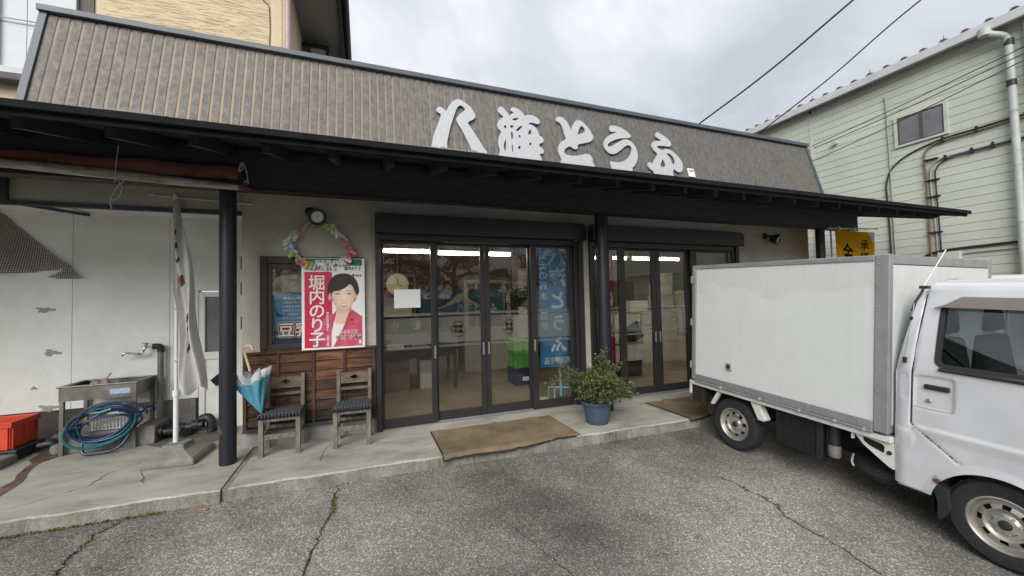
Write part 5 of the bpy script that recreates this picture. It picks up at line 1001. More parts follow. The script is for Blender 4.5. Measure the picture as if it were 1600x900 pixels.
ht = thing('garden_hose', 'teal garden hose coiled together with the blue hose under the sink', 'hose', (-2.6, .48, 0)); part(MB().tube(coil(2.3, -2.59, .31, .27, .17, .53, 9, .04), .0135, 8), 'coil', 'hose_teal', ht, smooth=True); part(MB().tube([(-2.80, .48, .40), (-2.70, .47, .44), (-2.60, .47, .43), (-2.5, .47, .46)], .016, 8), 'nozzle', 'hose_teal', ht, smooth=True)
# --- concrete block and white plastic basket under the sink
cb = solo(MB().box(-2.95, -2.2, .62, .98, .0, .20), 'concrete_block', 'base_concrete', 'grey concrete slab block lying under the sink', 'block', bevel=.008)
bk = thing('plastic_basket', 'white slotted plastic basket on the block behind the coiled hoses', 'basket', (-2.55, .78, .2))
m_ = MB(); m_.box(-2.76, -2.36, .66, .90, .205, .215).box(-2.77, -2.35, .65, .665, .32, .345).box(-2.77, -2.35, .895, .91, .32, .345).box(-2.77, -2.755, .665, .895, .32, .345).box(-2.365, -2.35, .665, .895, .32, .345); part(m_, 'frame', 'white_plastic', bk)
for k in range(14): part(MB().box(-2.755+k*.029, -2.743+k*.029, .655, .664, .205, .3195), 'slat', 'white_plastic', bk)
# --- black drain pipes beside the sink
pb = thing('drain_pipes', 'dirty black drain pipes and fittings on ground right of the sink', 'pipes', (-2.0, .8, 0))
for pts, r_ in (([(-2.27, .93, .12), (-2.2, .85, .11), (-2.05, .8, .10), (-1.8, .78, .12)], .045), ([(-2.3, .74, .12), (-2.15, .72, .10), (-2.0, .74, .09)], .04), ([(-1.85, .86, .16), (-1.78, .85, .18), (-1.74, .84, .12), (-1.74, .84, .02)], .05), ([(-2.15, .9, .06), (-1.95, .72, .05)], .04)):
    part(MB().tube(smoothloop(pts, 5, False), r_, 12), 'pipe', 'pipe_black', pb, smooth=True)
for p_ in ((-2.2, .72, .11), (-2.02, .79, .1), (-1.88, .79, .12), (-2.24, .9, .12)): part(MB().lathe([(.0, -.035), (.06, -.035), (.062, 0), (.06, .035), (0, .035)], 12, p_, (1, .1, 0)), 'coupling', 'pipe_black', pb, smooth=True)
part(MB().tube([(-2.33, .735, .12), (-2.24, .725, .115)], .043, 12), 'metal_sleeve', 'conduit_grey', pb, smooth=True)
pd = thing('black_rubble', 'black rubbery scraps and hose ends beside the left sink leg', 'scrap', (-3.08, .8, 0)); rnd = random.Random(21)
for k in range(12):
    a = Vector((-3.2+rnd.uniform(0, .28), .68+rnd.uniform(0, .25), .03+rnd.uniform(0, .1))); part(MB().tube(smoothloop([tuple(a), tuple(a+Vector((rnd.uniform(.02, .1), rnd.uniform(-.05, .03), rnd.uniform(-.02, .05)))), tuple(a+Vector((rnd.uniform(.08, .18), rnd.uniform(-.05, .05), rnd.uniform(-.04, .03))))], 3, False), rnd.uniform(.018, .04), 8), 'scrap', 'pipe_black', pd, smooth=True)
st_ = MB(); st_.lathe([(0, .0), (.05, .01), (.065, .05), (.05, .095), (0, .11)], 9, (-3.03, .68, 0)); solo(st_, 'stone', 'base_concrete', 'pale rough stone beside the left sink leg', 'stone', smooth=True)
# --- orange crate and kerb block at the left edge
oc = thing('orange_crate', 'orange plastic crate on a block at the left edge by the wall', 'crate', (-3.6, .8, .1))
def crate(t, x0, x1, y0, y1, z0, z1, mat, ribs=5, th=.012):
    m_ = MB(); m_.box(x0, x1, y0, y0+th, z0, z1).box(x0, x1, y1-th, y1, z0, z1).box(x0, x0+th, y0+th+.001, y1-th-.001, z0, z1).box(x1-th, x1, y0+th+.001, y1-th-.001, z0, z1); part(m_, 'side', mat, t, bevel=.003)
    part(MB().box(x0+th+.001, x1-th-.001, y0+th+.001, y1-th-.001, z0, z0+th), 'bottom', mat, t)
    m_ = MB(); d = .016
    m_.box(x0-d, x1+d, y0-d, y0-.0005, z1-.05, z1+.004).box(x0-d, x1+d, y1+.0005, y1+d, z1-.05, z1+.004).box(x0-d, x0-.0005, y0, y1, z1-.05, z1+.004).box(x1+.0005, x1+d, y0, y1, z1-.05, z1+.004); part(m_, 'rim', mat, t, bevel=.003)
    for k in range(ribs):
        x = x0+.02+(x1-x0-.04)*k/(ribs-1); part(MB().box(x-.008, x+.008, y0-.013, y0-.0005, z0, z1-.052), 'rib', mat, t)
    for k in range(3):
        y = y0+.02+(y1-y0-.04)*k/2; part(MB().box(x1+.0005, x1+.013, y-.008, y+.008, z0, z1-.052), 'rib', mat, t); part(MB().box(x0-.013, x0-.0005, y-.008, y+.008, z0, z1-.052), 'rib', mat, t)
crate(oc, -3.95, -3.36, .62, 1.0-.025, .115, .385, 'orange_plastic')
solo(MB().box(-4.0, -3.3, .6, .99, 0, .11), 'crate_block', 'pipe_black', 'dark flat block carrying the orange crate', 'block', bevel=.01)
solo(MB().box(-4.2, -3.27, .28, .585, -.02, .085), 'kerb_block', 'base_concrete', 'weathered concrete kerb block in front of the orange crate', 'block', bevel=.03)
# --- flag stand: concrete base, white pole, twisted cloth
fb = thing('flag_base', 'grey concrete flag stand base shaped like a low pyramid', 'base', (-1.76, -.02, 0))
m_ = MB(); B = [(-1.98, -.24), (-1.54, -.30), (-1.50, .18), (-1.94, .24)]; T = [(-1.86, -.10), (-1.68, -.125), (-1.66, .06), (-1.84, .085)]
ce = Vector((-1.75, -.03, 0))
def lv(P, k, z): return [((x-ce.x)*k+ce.x, (y-ce.y)*k+ce.y, z) for x, y in P]
lay = [lv(B, 1, 0), lv(B, 1.0, .045), lv(B, .9, .07), lv(T, 1.15, .115), lv(T, 1, .165)]
for l_ in lay: m_.v += l_
for i in range(4):
    for k in range(4): m_.f.append((i*4+k, i*4+(k+1) % 4, i*4+4+(k+1) % 4, i*4+4+k)); m_.m.append(0)
m_.f += [(0, 3, 2, 1), (16, 17, 18, 19)]; m_.m += [0, 0]
part(m_, 'block', 'base_concrete', fb, bevel=.012)
fl = thing('white_banner', 'twisted white banner with brown print on a white pole by the post', 'banner', (-1.775, -.01, .16))
part(MB().tube([(-1.78, -.01, .13), (-1.78, -.01, .66)], .022, 12), 'lower_pole', 'pole_white', fl, smooth=True); part(MB().tube([(-1.78, -.01, .66), (-1.785, -.01, 2.63)], .014, 10), 'upper_pole', 'pole_white', fl, smooth=True); part(MB().tube([(-1.78, -.01, .62), (-1.78, -.01, .68)], .03, 12), 'pole_clamp', 'pole_white', fl, smooth=True)
part(MB().tube([(-2.0, -.03, 2.645), (-1.1, -.03, 2.605)], .006, 6), 'cross_rod', 'pole_white', fl); part(MB().tube([(-1.79, -.01, 2.56), (-1.79, -.02, 2.67)], .02, 10), 'rod_clamp', 'pole_white', fl, smooth=True)
def flag(i, j):
    v = 1-j; wv = .10+.10*v**1.1; xc = -1.765+.155*v**1.2; tw = 1.5-1.0*v
    q = (i-.5); x = xc+q*wv*(1 if v > .1 else .6+4*v)+.016*math.sin(v*11+i*4); y = -.06-.055*math.sin(i*7.5+tw*3)*(.5+.6*v)-.03*math.cos(i*13+v*3)
    z = 2.60-v*(1.93+.06*math.sin(i*6+.5)-.09*(i < .3)*(.3-i)*3)
    return (x, y, z)
marks = [(.16, .19), (.23, .26), (.31, .33), (.40, .45), (.60, .635), (.66, .68), (.76, .79)]
def fmi(i, j): 
    v = 1-(j+.5)/150; u = (i+.5)/40
    return 1 if .36 < u < .56 and any(a < v+.03*(u-.5) < b for a, b in marks) else 0
part(MB().grid(flag, 40, 150, mf=fmi), 'cloth', ['flag_white', 'flag_print'], fl, smooth=True)
for z in (.98, 1.5, 2.0): part(MB().tube([(-1.80, -.035, z), (-1.76, -.05, z+.004), (-1.74, -.06, z)], .005, 5), 'tie', 'cord', fl)
# --- rolled awning and its strings
aw = thing('rolled_awning', 'rolled reddish brown awning on a weathered pole under the canopy', 'awning', (-2.3, -.5, 2.7))
m_ = MB()
def awf(i, j):
    a = -.5+j*3.6; r_ = .085+.012*math.sin(i*9)+.008*math.sin(i*31+j*4); x = -4.6+i*3.49
    return (x, -.52-.5*r_*math.cos(a)*1.2, 2.765+.004*math.sin(i*5)+r_*math.sin(a)*1.0)
part(m_.grid(awf, 90, 16), 'rolled_cloth', 'awning_cloth', aw, smooth=True)
part(MB().tube([(-4.6, -.585, 2.735), (-3.0, -.585, 2.72), (-2.2, -.585, 2.685), (-1.5, -.58, 2.655), (-1.03, -.575, 2.64)], [.034, .036, .043, .038, .03], 14), 'bottom_pole', 'awning_pole', aw, smooth=True); part(MB().tube([(-1.10, -.575, 2.645), (-.99, -.57, 2.635)], .034, 12), 'pole_cap', 'pipe_black', aw, smooth=True)
for k in range(5): part(MB().lathe([(.0345, -.005), (.038, 0), (.0345, .005)], 14, (-1.09+k*.014, -.575, 2.644), (1, 0, 0)), 'cap_ring', 'awning_cloth', aw)
part(MB().tube([(-1.98, -.60, 2.93), (-1.985, -.63, 2.70), (-1.99, -.62, 2.60)], .004, 5).tube(smoothloop([(-1.99, -.62, 2.63), (-1.93, -.62, 2.62), (-1.97, -.62, 2.57), (-2.02, -.62, 2.45), (-2.01, -.62, 2.37)], 4, False), .004, 5).tube(smoothloop([(-1.98, -.62, 2.63), (-1.94, -.63, 2.55), (-1.97, -.62, 2.47), (-2.01, -.62, 2.44)], 4, False), .003, 5), 'tie_string', 'cord', aw)
part(MB().tube(smoothloop([(-1.11, -.56, 2.80), (-1.08, -.58, 2.88), (-1.07, -.58, 2.82), (-1.10, -.58, 2.80), (-1.07, -.58, 2.88), (-1.04, -.58, 2.80), (-1.03, -.58, 2.72), (-1.06, -.58, 2.69), (-1.02, -.58, 2.70), (-1.04, -.58, 2.66)], 4, False), .005, 5), 'end_cord', 'cord', aw)
# --- brown net pinned on the white wall
nt_ = thing('brown_net', 'brown mesh net draped across the upper left of the white wall', 'net', (-3.5, .97, 1.9)); m_ = MB()
poly = [(-3.95, 2.62), (-3.70, 2.60), (-3.55, 2.45), (-3.40, 2.30), (-3.20, 2.10), (-3.11, 2.03), (-3.14, 1.99), (-3.35, 1.95), (-3.7, 1.92), (-3.95, 1.93)]; poly2 = [(-3.115, 2.03), (-3.05, 1.95), (-2.99, 1.87), (-3.15, 1.87), (-3.31, 1.885), (-3.2, 1.95)]
def inside(p, P):
    c = False; j = len(P)-1
    for i in range(len(P)):
        if (P[i][1] > p[1]) != (P[j][1] > p[1]) and p[0] < (P[j][0]-P[i][0])*(p[1]-P[i][1])/(P[j][1]-P[i][1])+P[i][0]: c = not c
        j = i
    return c
def nety(x, z): return .985-.02*math.sin(x*9+z*5)-.012
stp = .02; sub_ = .005
def run(fixed, vert, lo, hi, P):
    t = lo; cur = []
    while t < hi:
        q = (fixed+.15*(t-2.2)*vert, t) if vert else (t, fixed+.05*(t+3.5))
        if inside(q, P): cur.append((q[0], nety(*q), q[1]))
        else:
            if len(cur) > 3: m_.tube(cur[::3]+[cur[-1]], .0032, 4, cap=False)
            cur = []
        t += sub_
    if len(cur) > 3: m_.tube(cur[::3]+[cur[-1]], .0032, 4, cap=False)
for P in (smoothloop(poly, 4), smoothloop(poly2, 4)):
    for i in range(60): run(-4.05+i*stp, 1, 1.8, 2.7, P)
    for i in range(48): run(1.8+i*stp, 0, -4.0, -2.9, P)
part(m_, 'mesh', 'net_fibre', nt_)
# --- yellow banner by the right post
yb = thing('yellow_banner', 'yellow banner with black characters hanging on a pole behind the truck', 'banner', (7.9, -.45, 0))
part(MB().tube([(7.79, -.48, -.1), (7.79, -.48, 2.72)], .013, 8), 'pole', 'stand_blue', yb); part(MB().tube([(7.72, -.48, 2.66), (9.1, -.52, 2.70)], .012, 8), 'top_rod', 'pole_white', yb)
ybf = lambda u, v: (7.83+u*1.12, -.49-.05*math.sin(u*5+v*2)*(1-v*.3)-.03*u, 1.0+v*1.655-(.03*u))
part(MB().grid(ybf, 30, 40, mf=lambda i, j: 1 if (i/30)*.9+(j/40) > 1.74 and i > 17 else 0), 'cloth', ['banner_yellow', 'flag_white'], yb, smooth=True)
m_ = MB(); ybt = lambda u, v, t=0: tuple(Vector(ybf((u-7.83)/1.12, (v-1.0)/1.655))+Vector((0, -.006, 0)))
text(m_, '金', .40, ybt, 8.22, 2.08, vertical=True, bold=.015); text(m_, '承継', .21, ybt, 8.72, 2.33, vertical=True, bold=.008); part(m_, 'lettering', 'banner_black', yb)
for u in (.1, .5): part(MB().box(7.83+u*1.12-.02, 7.83+u*1.12+.02, -.54, -.47, 2.62, 2.69), 'loop', 'pole_white', yb)
# ================================================================== THINGS INSIDE THE SHOP
def tube_light(x0, x1, y, z, label):
    t = thing('tube_light', label, 'ceiling light', ((x0+x1)/2, y, z), 'fluorescent lights')
    part(MB().tube([(x0, y, z), (x1, y, z)], .019, 10), 'tube', 'tube_light', t, smooth=True); part(MB().box(x0-.04, x1+.04, y-.07, y+.07, z+.035, z+.09), 'housing', 'fittings', t)
    for x in (x0-.02, x1+.02): part(MB().box(x-.02, x+.02, y-.02, y+.02, z-.03, z+.035), 'socket', 'fittings', t)
    part(MB().tube([(x0+.3, y, z+.09), (x0+.3, y, 2.72)], .008, 6).tube([(x1-.3, y, z+.09), (x1-.3, y, 2.72)], .008, 6), 'hanger', 'fittings', t)
tube_light(-.2, .98, 1.2, 2.29, 'lit ceiling tube seen through the leftmost door pane'); tube_light(1.1, 2.3, 1.2, 2.275, 'lit ceiling tube seen through second door pane from left')
tube_light(3.75, 4.95, 1.6, 2.30, 'lit ceiling tube seen through the middle of the right doorway'); tube_light(5.1, 6.3, 1.6, 2.30, 'lit ceiling tube seen at the right of the right doorway')
# signboard with a snow-capped mountain
sb = thing('mountain_signboard', 'teal signboard with snowy mountain and white lettering inside the shop', 'signboard', (2.1, 4.5, 1.2))
part(MB().box(1.2, 3.3, 4.45, 4.49, 1.22, 1.80), 'board', 'print_teal', sb); part(MB().box(1.15, 3.35, 4.40, 4.495, 1.13, 1.215), 'shelf', 'shop_wall', sb)
sf = lambda l: (lambda u, v, t=0.: (u, 4.449-.001*l, v))
m_ = MB(); fill(m_, [[(1.25, 1.27), (1.55, 1.33), (1.8, 1.42), (2.0, 1.55), (2.14, 1.69), (2.22, 1.72), (2.30, 1.70), (2.45, 1.55), (2.7, 1.41), (3.0, 1.33), (3.28, 1.28), (3.28, 1.23), (1.25, 1.23)]], sf(1)); part(m_, 'mountain', 'print_sky', sb)
m_ = MB(); fill(m_, [[(1.55, 1.335), (1.8, 1.425), (2.0, 1.555), (2.14, 1.695), (2.22, 1.725), (2.30, 1.705), (2.45, 1.555), (2.7, 1.415), (2.58, 1.43), (2.50, 1.475), (2.44, 1.45), (2.36, 1.53), (2.30, 1.47), (2.22, 1.55), (2.15, 1.47), (2.08, 1.52), (2.0, 1.44), (1.9, 1.43), (1.8, 1.38)]], sf(2)); part(m_, 'snow', 'print_snow', sb)
m_ = MB(); text(m_, '八海とうふ', .23, sf(3), 2.1, 1.27, bold=.015, sx=.9); text(m_, '富士の銘水', .13, sf(3), 1.3, 1.6, bold=.01); part(m_, 'lettering', 'print_white', sb)
# notice on the glass
nb_ = thing('paper_notice', 'plain white paper notice taped on the leftmost door glass', 'notice', (.5, .04, 1.44)); part(MB().box(.345, .66, .043, .045, 1.445, 1.672), 'sheet', 'paper', nb_)
for (x, z) in ((.36, 1.66), (.645, 1.66), (.36, 1.457), (.645, 1.457)): part(MB().box(x-.012, x+.012, .0415, .0425, z-.012, z+.012), 'tape', 'print_white', nb_)
# tables
def table(x0, x1, y0, y1, h, label):
    t = thing('display_table', label, 'table', ((x0+x1)/2, (y0+y1)/2, 0), 'display tables'); part(MB().box(x0, x1, y0, y1, h-.04, h), 'top', 'dark_wood', t, bevel=.005)
    for x in (x0+.05, x1-.05):
        for y in (y0+.05, y1-.05): part(MB().box(x-.025, x+.025, y-.025, y+.025, 0.001, h-.041), 'leg', 'dark_wood', t)
    part(MB().box(x0+.08, x1-.08, y0+.03, y0+.05, h-.16, h-.041), 'apron', 'dark_wood', t)
table(.25, 1.55, 1.9, 2.6, .72, 'dark wooden display table inside behind the left doors'); table(-.6, .5, 2.9, 3.5, .75, 'dark wooden table against the left inner wall')
ca = thing('carton', 'brown carton under the dark display table inside the left doors', 'box', (.45, 2.3, 0)); part(MB().box(.3, .72, 2.05, 2.5, .001, .55), 'body', 'carton_brown', ca, bevel=.004); part(MB().box(.49, .53, 2.0485, 2.5015, .55, .5525), 'tape', 'carton', ca)
ca = thing('carton', 'pale grey carton standing under the display table inside the left doors', 'box', (1.05, 2.3, 0)); part(MB().box(.9, 1.12, 2.05, 2.5, .001, .5), 'body', 'fittings', ca, bevel=.004); part(MB().box(.99, 1.03, 2.0485, 2.5015, .5, .5025), 'tape', 'carton', ca)
# counter with jars under the paper notice
ct = thing('shop_counter', 'pale low counter along the back of the shop left of the partition', 'counter', (.8, 3.9, 0)); part(MB().box(-.5, 1.95, 3.7, 4.3, .001, .88), 'cabinet', 'shop_plaster', ct); part(MB().box(-.54, 1.99, 3.66, 4.34, .881, .92), 'top', 'dark_wood', ct, bevel=.005)
for k, (jm, jl) in enumerate((('crate_lime', 'pale green jar with red lid on back counter'), ('carton_brown', 'brown jar with red lid on back counter'), ('fittings', 'cream jar with red lid on back counter'))):
    x = .1+k*.5; j_ = thing('jar', jl, 'jar', (x, 3.9, .92), 'jars on the back counter'); h = .2; part(MB().lathe([(0, 0), (.07, 0), (.073, h*.8), (.05, h), (0, h)], 14, (x, 3.9, .921)), 'body', jm, j_, smooth=True); part(MB().lathe([(.054, h), (.054, h+.035), (0, h+.035)], 14, (x, 3.9, .921)), 'lid', 'print_brown', j_)
wc = thing('wall_clock', 'round pale wall clock inside, seen left of the white paper notice', 'clock', (.62, 4.0, 1.78))
part(MB().lathe([(0, .03), (.19, .03), (.21, .04), (.21, 0), (0, 0)], 30, (.62, 3.05, 1.88), (0, -1, 0)), 'case', 'cane', wc, smooth=True); part(MB().tube([(.62, 3.05, 2.09), (.62, 3.05, 2.72)], .004, 5), 'cord', 'cord', wc)
part(MB().bar((.62, 3.015, 1.88), (.62, 3.015, 2.0), .012, .004, (0, 1, 0)).bar((.62, 3.015, 1.88), (.70, 3.015, 1.84), .014, .004, (0, 1, 0)), 'hands', 'print_black', wc)
fr_ = thing('framed_picture', 'framed pale picture on the inner wall below the round clock', 'picture', (.5, 3.6, 1.2)); part(MB().box(.2, .95, 3.64, 3.66, 1.22, 1.62), 'frame', 'cane', fr_); part(MB().box(.24, .91, 3.636, 3.6395, 1.26, 1.58), 'picture', 'carton', fr_)
eb = thing('switch_box', 'pale electrical switch box on the brown inner wall', 'box', (3.4, 4.6, 1.9)); part(MB().box(3.55, 4.05, 4.52, 4.69, 1.75, 2.35), 'case', 'fittings', eb, bevel=.01); part(MB().tube(smoothloop([(3.75, 4.62, 1.75), (3.74, 4.62, 1.6), (3.55, 4.62, 1.45), (3.52, 4.62, 1.2), (3.52, 4.62, .2)], 4, False), .02, 8), 'conduit', 'fittings', eb)
dd = thing('inner_door', 'pale framed doorway in the brown back wall of the shop', 'door', (2.9, 4.68, 0)); part(MB().box(2.62, 2.70, 4.6, 4.69, .001, 2.05).box(3.34, 3.42, 4.6, 4.69, .001, 2.05).box(2.70, 3.34, 4.6, 4.69, 1.97, 2.05), 'frame', 'shop_plaster', dd); part(MB().box(2.70, 3.34, 4.66, 4.69, .001, 1.97), 'leaf', 'dark_wood', dd)
# crates by the blue banner
c1 = thing('navy_crate', 'dark blue plastic crate under the green crates inside', 'crate', (2.68, 1.75, 0)); crate(c1, 2.50, 2.86, 1.55, 1.95, .002, .30, 'crate_navy', 4); part(MB().box(2.62, 2.74, 1.533, 1.5365, .08, .15), 'label_plate', 'print_white', c1)
c2 = thing('green_crate', 'bright green plastic crate stacked on the navy crate inside', 'crate', (2.68, 1.75, .3)); crate(c2, 2.50, 2.86, 1.55, 1.95, .305, .60, 'crate_green', 4)
c3 = thing('lime_crate', 'pale lime plastic crate on top of the crate stack inside', 'crate', (2.68, 1.75, .6)); crate(c3, 2.50, 2.86, 1.55, 1.95, .605, .80, 'crate_lime', 4)
# goods on the counter and table
rnd = random.Random(41)
for k, (cm, lb) in enumerate((('carton', 'white carton pack'), ('crate_lime', 'lime green pack'), ('print_red', 'red pack'), ('carton_brown', 'brown carton pack'), ('print_yellow', 'yellow pack'))):
    x, y_, z_ = -.2+k*.42, 4.12, .921; h = rnd.uniform(.16, .28); b = thing('goods_pack', lb+' standing on the counter at the back of the shop', 'pack', (x, y_, z_), 'goods on the counter'); part(MB().box(x-.09, x+.09, y_-.05, y_+.05, z_, z_+h), 'body', cm, b, bevel=.005); part(MB().box(x-.06, x+.06, y_-.0525, y_-.0505, z_+.04, z_+h*.7), 'label_card', 'print_white', b)
for k, (cm, lb) in enumerate((('white_plastic', 'white tray'), ('carton_brown', 'brown tray'), ('crate_navy', 'navy tray'))):
    x, y_, z_ = .5+k*.4, 2.2, .721; b = thing('goods_tray', lb+' on the dark display table inside the left doors', 'tray', (x, y_, z_), 'trays on the display table'); part(MB().box(x-.14, x+.14, y_-.12, y_+.12, z_, z_+.012).box(x-.14, x-.13, y_-.12, y_+.12, z_+.0125, z_+.06).box(x+.13, x+.14, y_-.12, y_+.12, z_+.0125, z_+.06).box(x-.129, x+.129, y_-.12, y_-.11, z_+.0125, z_+.06).box(x-.129, x+.129, y_+.11, y_+.12, z_+.0125, z_+.06), 'tray', cm, b)
ws_ = thing('goods_rack', 'pale rack with cards and boxes at the left back of the shop', 'rack', (.1, 4.5, 0)); part(MB().box(-.9, 1.1, 4.5, 4.68, 1.25, 1.29).box(-.9, 1.1, 4.5, 4.68, 1.6, 1.64).box(-.9, 1.1, 4.5, 4.68, 1.95, 1.99).box(-.94, -.9, 4.5, 4.68, .93, 2.1).box(1.1, 1.14, 4.5, 4.68, .93, 2.1), 'boards', 'shop_plaster', ws_)
for k in range(13): part(MB().box(-.85+k*.15, -.74+k*.15, 4.52, 4.66, 1.291, 1.40+rnd.uniform(0, .15)), 'stored_box', ('carton', 'fittings', 'print_sky', 'carton_brown')[k % 4], ws_); part(MB().box(-.85+k*.15, -.74+k*.15, 4.52, 4.66, 1.641, 1.72+rnd.uniform(0, .18)), 'stored_box', ('fittings', 'print_red', 'carton', 'crate_lime')[k % 4], ws_)
for k, (x, z) in enumerate(((3.6, 1.6), (3.62, 1.25), (4.2, 1.7))): nb2 = thing('wall_notice', ('white notice high on the brown inner wall', 'white notice low on the brown inner wall', 'white notice right of the switch box inside')[k], 'notice', (x, 4.69, z)); part(MB().box(x-.12, x+.12, 4.692, 4.696, z-.15, z+.15), 'sheet', 'paper', nb2)
# indoor plant
ip = thing('indoor_plant', 'leafy dark indoor plant on a white stand behind the door glass', 'plant', (3.0, 2.4, 0)); part(MB().box(2.85, 3.2, 2.25, 2.6, .001, 1.2), 'stand', 'carton', ip, bevel=.01); part(MB().lathe([(0, 1.2), (.09, 1.2), (.12, 1.38), (.1, 1.38), (0, 1.35)], 18, (3.03, 2.42, 0)), 'pot', 'fittings', ip, smooth=True)
lf = MB(); rnd = random.Random(31)
for _ in range(420):
    a = rnd.uniform(0, 6.28); h = rnd.random(); rr = .26*rnd.random()**.5; leaf(lf, Vector((3.03+rr*math.cos(a), 2.42+rr*math.sin(a), 1.38+h*.36)), Vector((math.cos(a), math.sin(a), rnd.gauss(.2, .6))).normalized(), .085, .018)
part(lf, 'foliage', 'tree_leaf', ip, kind='stuff')
# blue and red banners on floor stands
def fbanner(x0, x1, y, z0, z1, mats, label, nm):
    t = thing(nm, label, 'banner', ((x0+x1)/2, y, 0), 'upright banners inside the doors'); xp = x0+(x1-x0)*.72
    part(MB().grid(lambda i, j: (x0+i*(x1-x0), y+.018*math.sin(i*6+1)*(1.1-j)+.008*math.sin(i*14), z0+j*(z1-z0)), 24, 40), 'cloth', mats, t, smooth=True)
    part(MB().tube([(x1-.02, y+.03, .25), (x1-.02, y+.03, z1+.03)], .012, 8).tube([(x0-.03, y+.03, z1+.01), (x1+.02, y+.03, z1+.01)], .008, 6), 'pole', 'stand_blue', t)
    return t
bb = fbanner(2.44, 2.94, .36, .50, 2.30, 'banner_blue', 'blue upright banner with white brush lettering inside the left doors', 'blue_banner')
part(MB().tube([(2.76, .36, .06), (2.76, .36, .55)], .022, 10), 'stem', 'stand_blue', bb)
for (x, y) in ((2.62, .30), (2.62, .5), (2.9, .30), (2.9, .5)): part(MB().tube([(2.76, .38, .18), (x, y, .18), (x, y, .01)], .013, 7), 'foot', 'stand_blue', bb)
mir = lambda o_: (lambda u, v, t=0: (o_-u, .332+.0, v))          # the banner faces inward: its print shows reversed
m_ = MB(); 
for ch, z, s_ in (('八', 2.06, .30), ('海', 1.73, .29), ('と', 1.39, .29), ('う', 1.05, .27), ('ふ', .73, .27)): text(m_, ch, s_, mir(2.735), 0, z, vertical=True, bold=.035)
text(m_, '富士の銘水 忍野', .135, mir(2.50), 0, 2.12, vertical=True, bold=.012, step=1.12); text(m_, '㈲浅野食品', .105, mir(2.915), 0, .56, bold=.012, sx=.82)
part(m_, 'lettering', 'banner_white', bb)
rb = fbanner(3.52, 3.80, .40, .42, 2.30, 'banner_red', 'maroon upright banner behind the black post in right doorway', 'maroon_banner'); m_ = MB()
for k, ch in enumerate('とうにゅう'): text(m_, ch, .26, (lambda u, v, t=0: (3.64-u, .372, v)), 0, 2.0-k*.30, vertical=True, bold=.02)
part(m_, 'lettering', 'banner_white', rb)
bt = thing('book_stack', 'flat books on the floor inside beside the blue banner stand', 'books', (2.5, .35, 0)); part(MB().box(2.36, 2.55, .25, .42, .002, .03), 'book', 'stand_blue', bt); part(MB().box(2.38, 2.53, .26, .41, .031, .055), 'book', 'carton', bt)
# white boxes piled at the right
rnd = random.Random(17); spots = [(5.1, 2.6, 0, .5, .42), (5.65, 2.6, 0, .5, .42), (6.2, 2.6, 0, .5, .5), (6.75, 2.6, 0, .5, .45), (5.15, 2.62, .425, .45, .38), (5.68, 2.6, .425, .48, .36), (6.2, 2.62, .505, .45, .36), (6.72, 2.6, .455, .5, .42), (5.2, 2.6, .81, .42, .3), (5.7, 2.6, .79, .4, .34), (6.18, 2.6, .87, .44, .3), (6.7, 2.6, .88, .46, .36), (5.9, 2.62, 1.18, .5, .26), (6.68, 2.6, 1.245, .4, .3), (6.72, 2.62, 1.55, .36, .28), (6.75, 2.6, 1.835, .3, .24), (7.2, 2.4, 0, .4, .6), (7.2, 2.42, .605, .4, .55), (7.2, 2.4, 1.16, .38, .5)]
pos = ['lowest left', 'lowest second', 'lowest third', 'lowest fourth', 'second row left', 'second row middle', 'second row third', 'second row fourth', 'third row left', 'third row second', 'third row third', 'third row fourth', 'top middle', 'fourth row right', 'fifth row right', 'topmost', 'bottom rear right', 'middle rear right', 'top rear right']
for (x, y, z, w_, h), q in zip(spots, pos):
    b = thing('foam_box', '%s white box of the pile behind the right doorway' % q, 'box', (x, y, z), 'white boxes piled inside'); d = rnd.uniform(-.02, .02)
    part(MB().box(x-w_/2, x+w_/2, y-.2+d, y+.2+d, z+.002, z+h*.8), 'body', 'carton', b, bevel=.006); part(MB().box(x-w_/2-.006, x+w_/2+.006, y-.206+d, y+.206+d, z+h*.8+.001, z+h-.002), 'lid', 'carton', b, bevel=.006)
dc = thing('display_case', 'low pale display case with dark base inside the right doors', 'display case', (4.6, 1.5, 0)); part(MB().box(4.15, 5.05, 1.3, 1.75, .30, .62), 'case', 'carton', dc, bevel=.008); part(MB().box(4.17, 5.03, 1.32, 1.73, .001, .299), 'base', 'dark_wood', dc); part(MB().box(4.13, 5.07, 1.28, 1.77, .621, .65), 'top', 'carton_brown', dc)
mo = thing('laptop', 'dark folded screen standing on the display case inside right doors', 'screen', (4.9, 1.5, .65)); part(MB().bar((5.02, 1.42, .66), (4.86, 1.42, .98), .38, .015, (0, 1, 0)), 'screen', 'monitor', mo); part(MB().box(4.75, 5.0, 1.35, 1.65, .651, .665), 'keyboard', 'monitor', mo)
sh2 = thing('wall_shelf', 'dark shelf unit on the back wall behind the white boxes', 'shelf', (5.6, 4.3, 0)); part(MB().box(4.4, 5.15, 4.3, 4.68, 1.35, 1.40).box(4.4, 5.15, 4.3, 4.68, 1.9, 1.95).box(4.4, 4.44, 4.3, 4.68, .001, 1.349).box(5.11, 5.15, 4.3, 4.68, .001, 1.349).box(4.4, 4.44, 4.3, 4.68, 1.401, 1.899).box(5.11, 5.15, 4.3, 4.68, 1.401, 1.899), 'boards', 'dark_wood', sh2)
p2_ = thing('indoor_plant', 'small spiky indoor plant between the panes of right doorway', 'plant', (4.15, 1.1, 0)); part(MB().lathe([(0, .0), (.1, .0), (.13, .3), (.11, .3), (0, .27)], 18, (4.0, 1.1, 1.0)), 'pot', 'fittings', p2_, smooth=True); part(MB().box(3.85, 4.15, .95, 1.25, .001, .999), 'stand', 'dark_wood', p2_)
lf = MB(); rnd = random.Random(37)
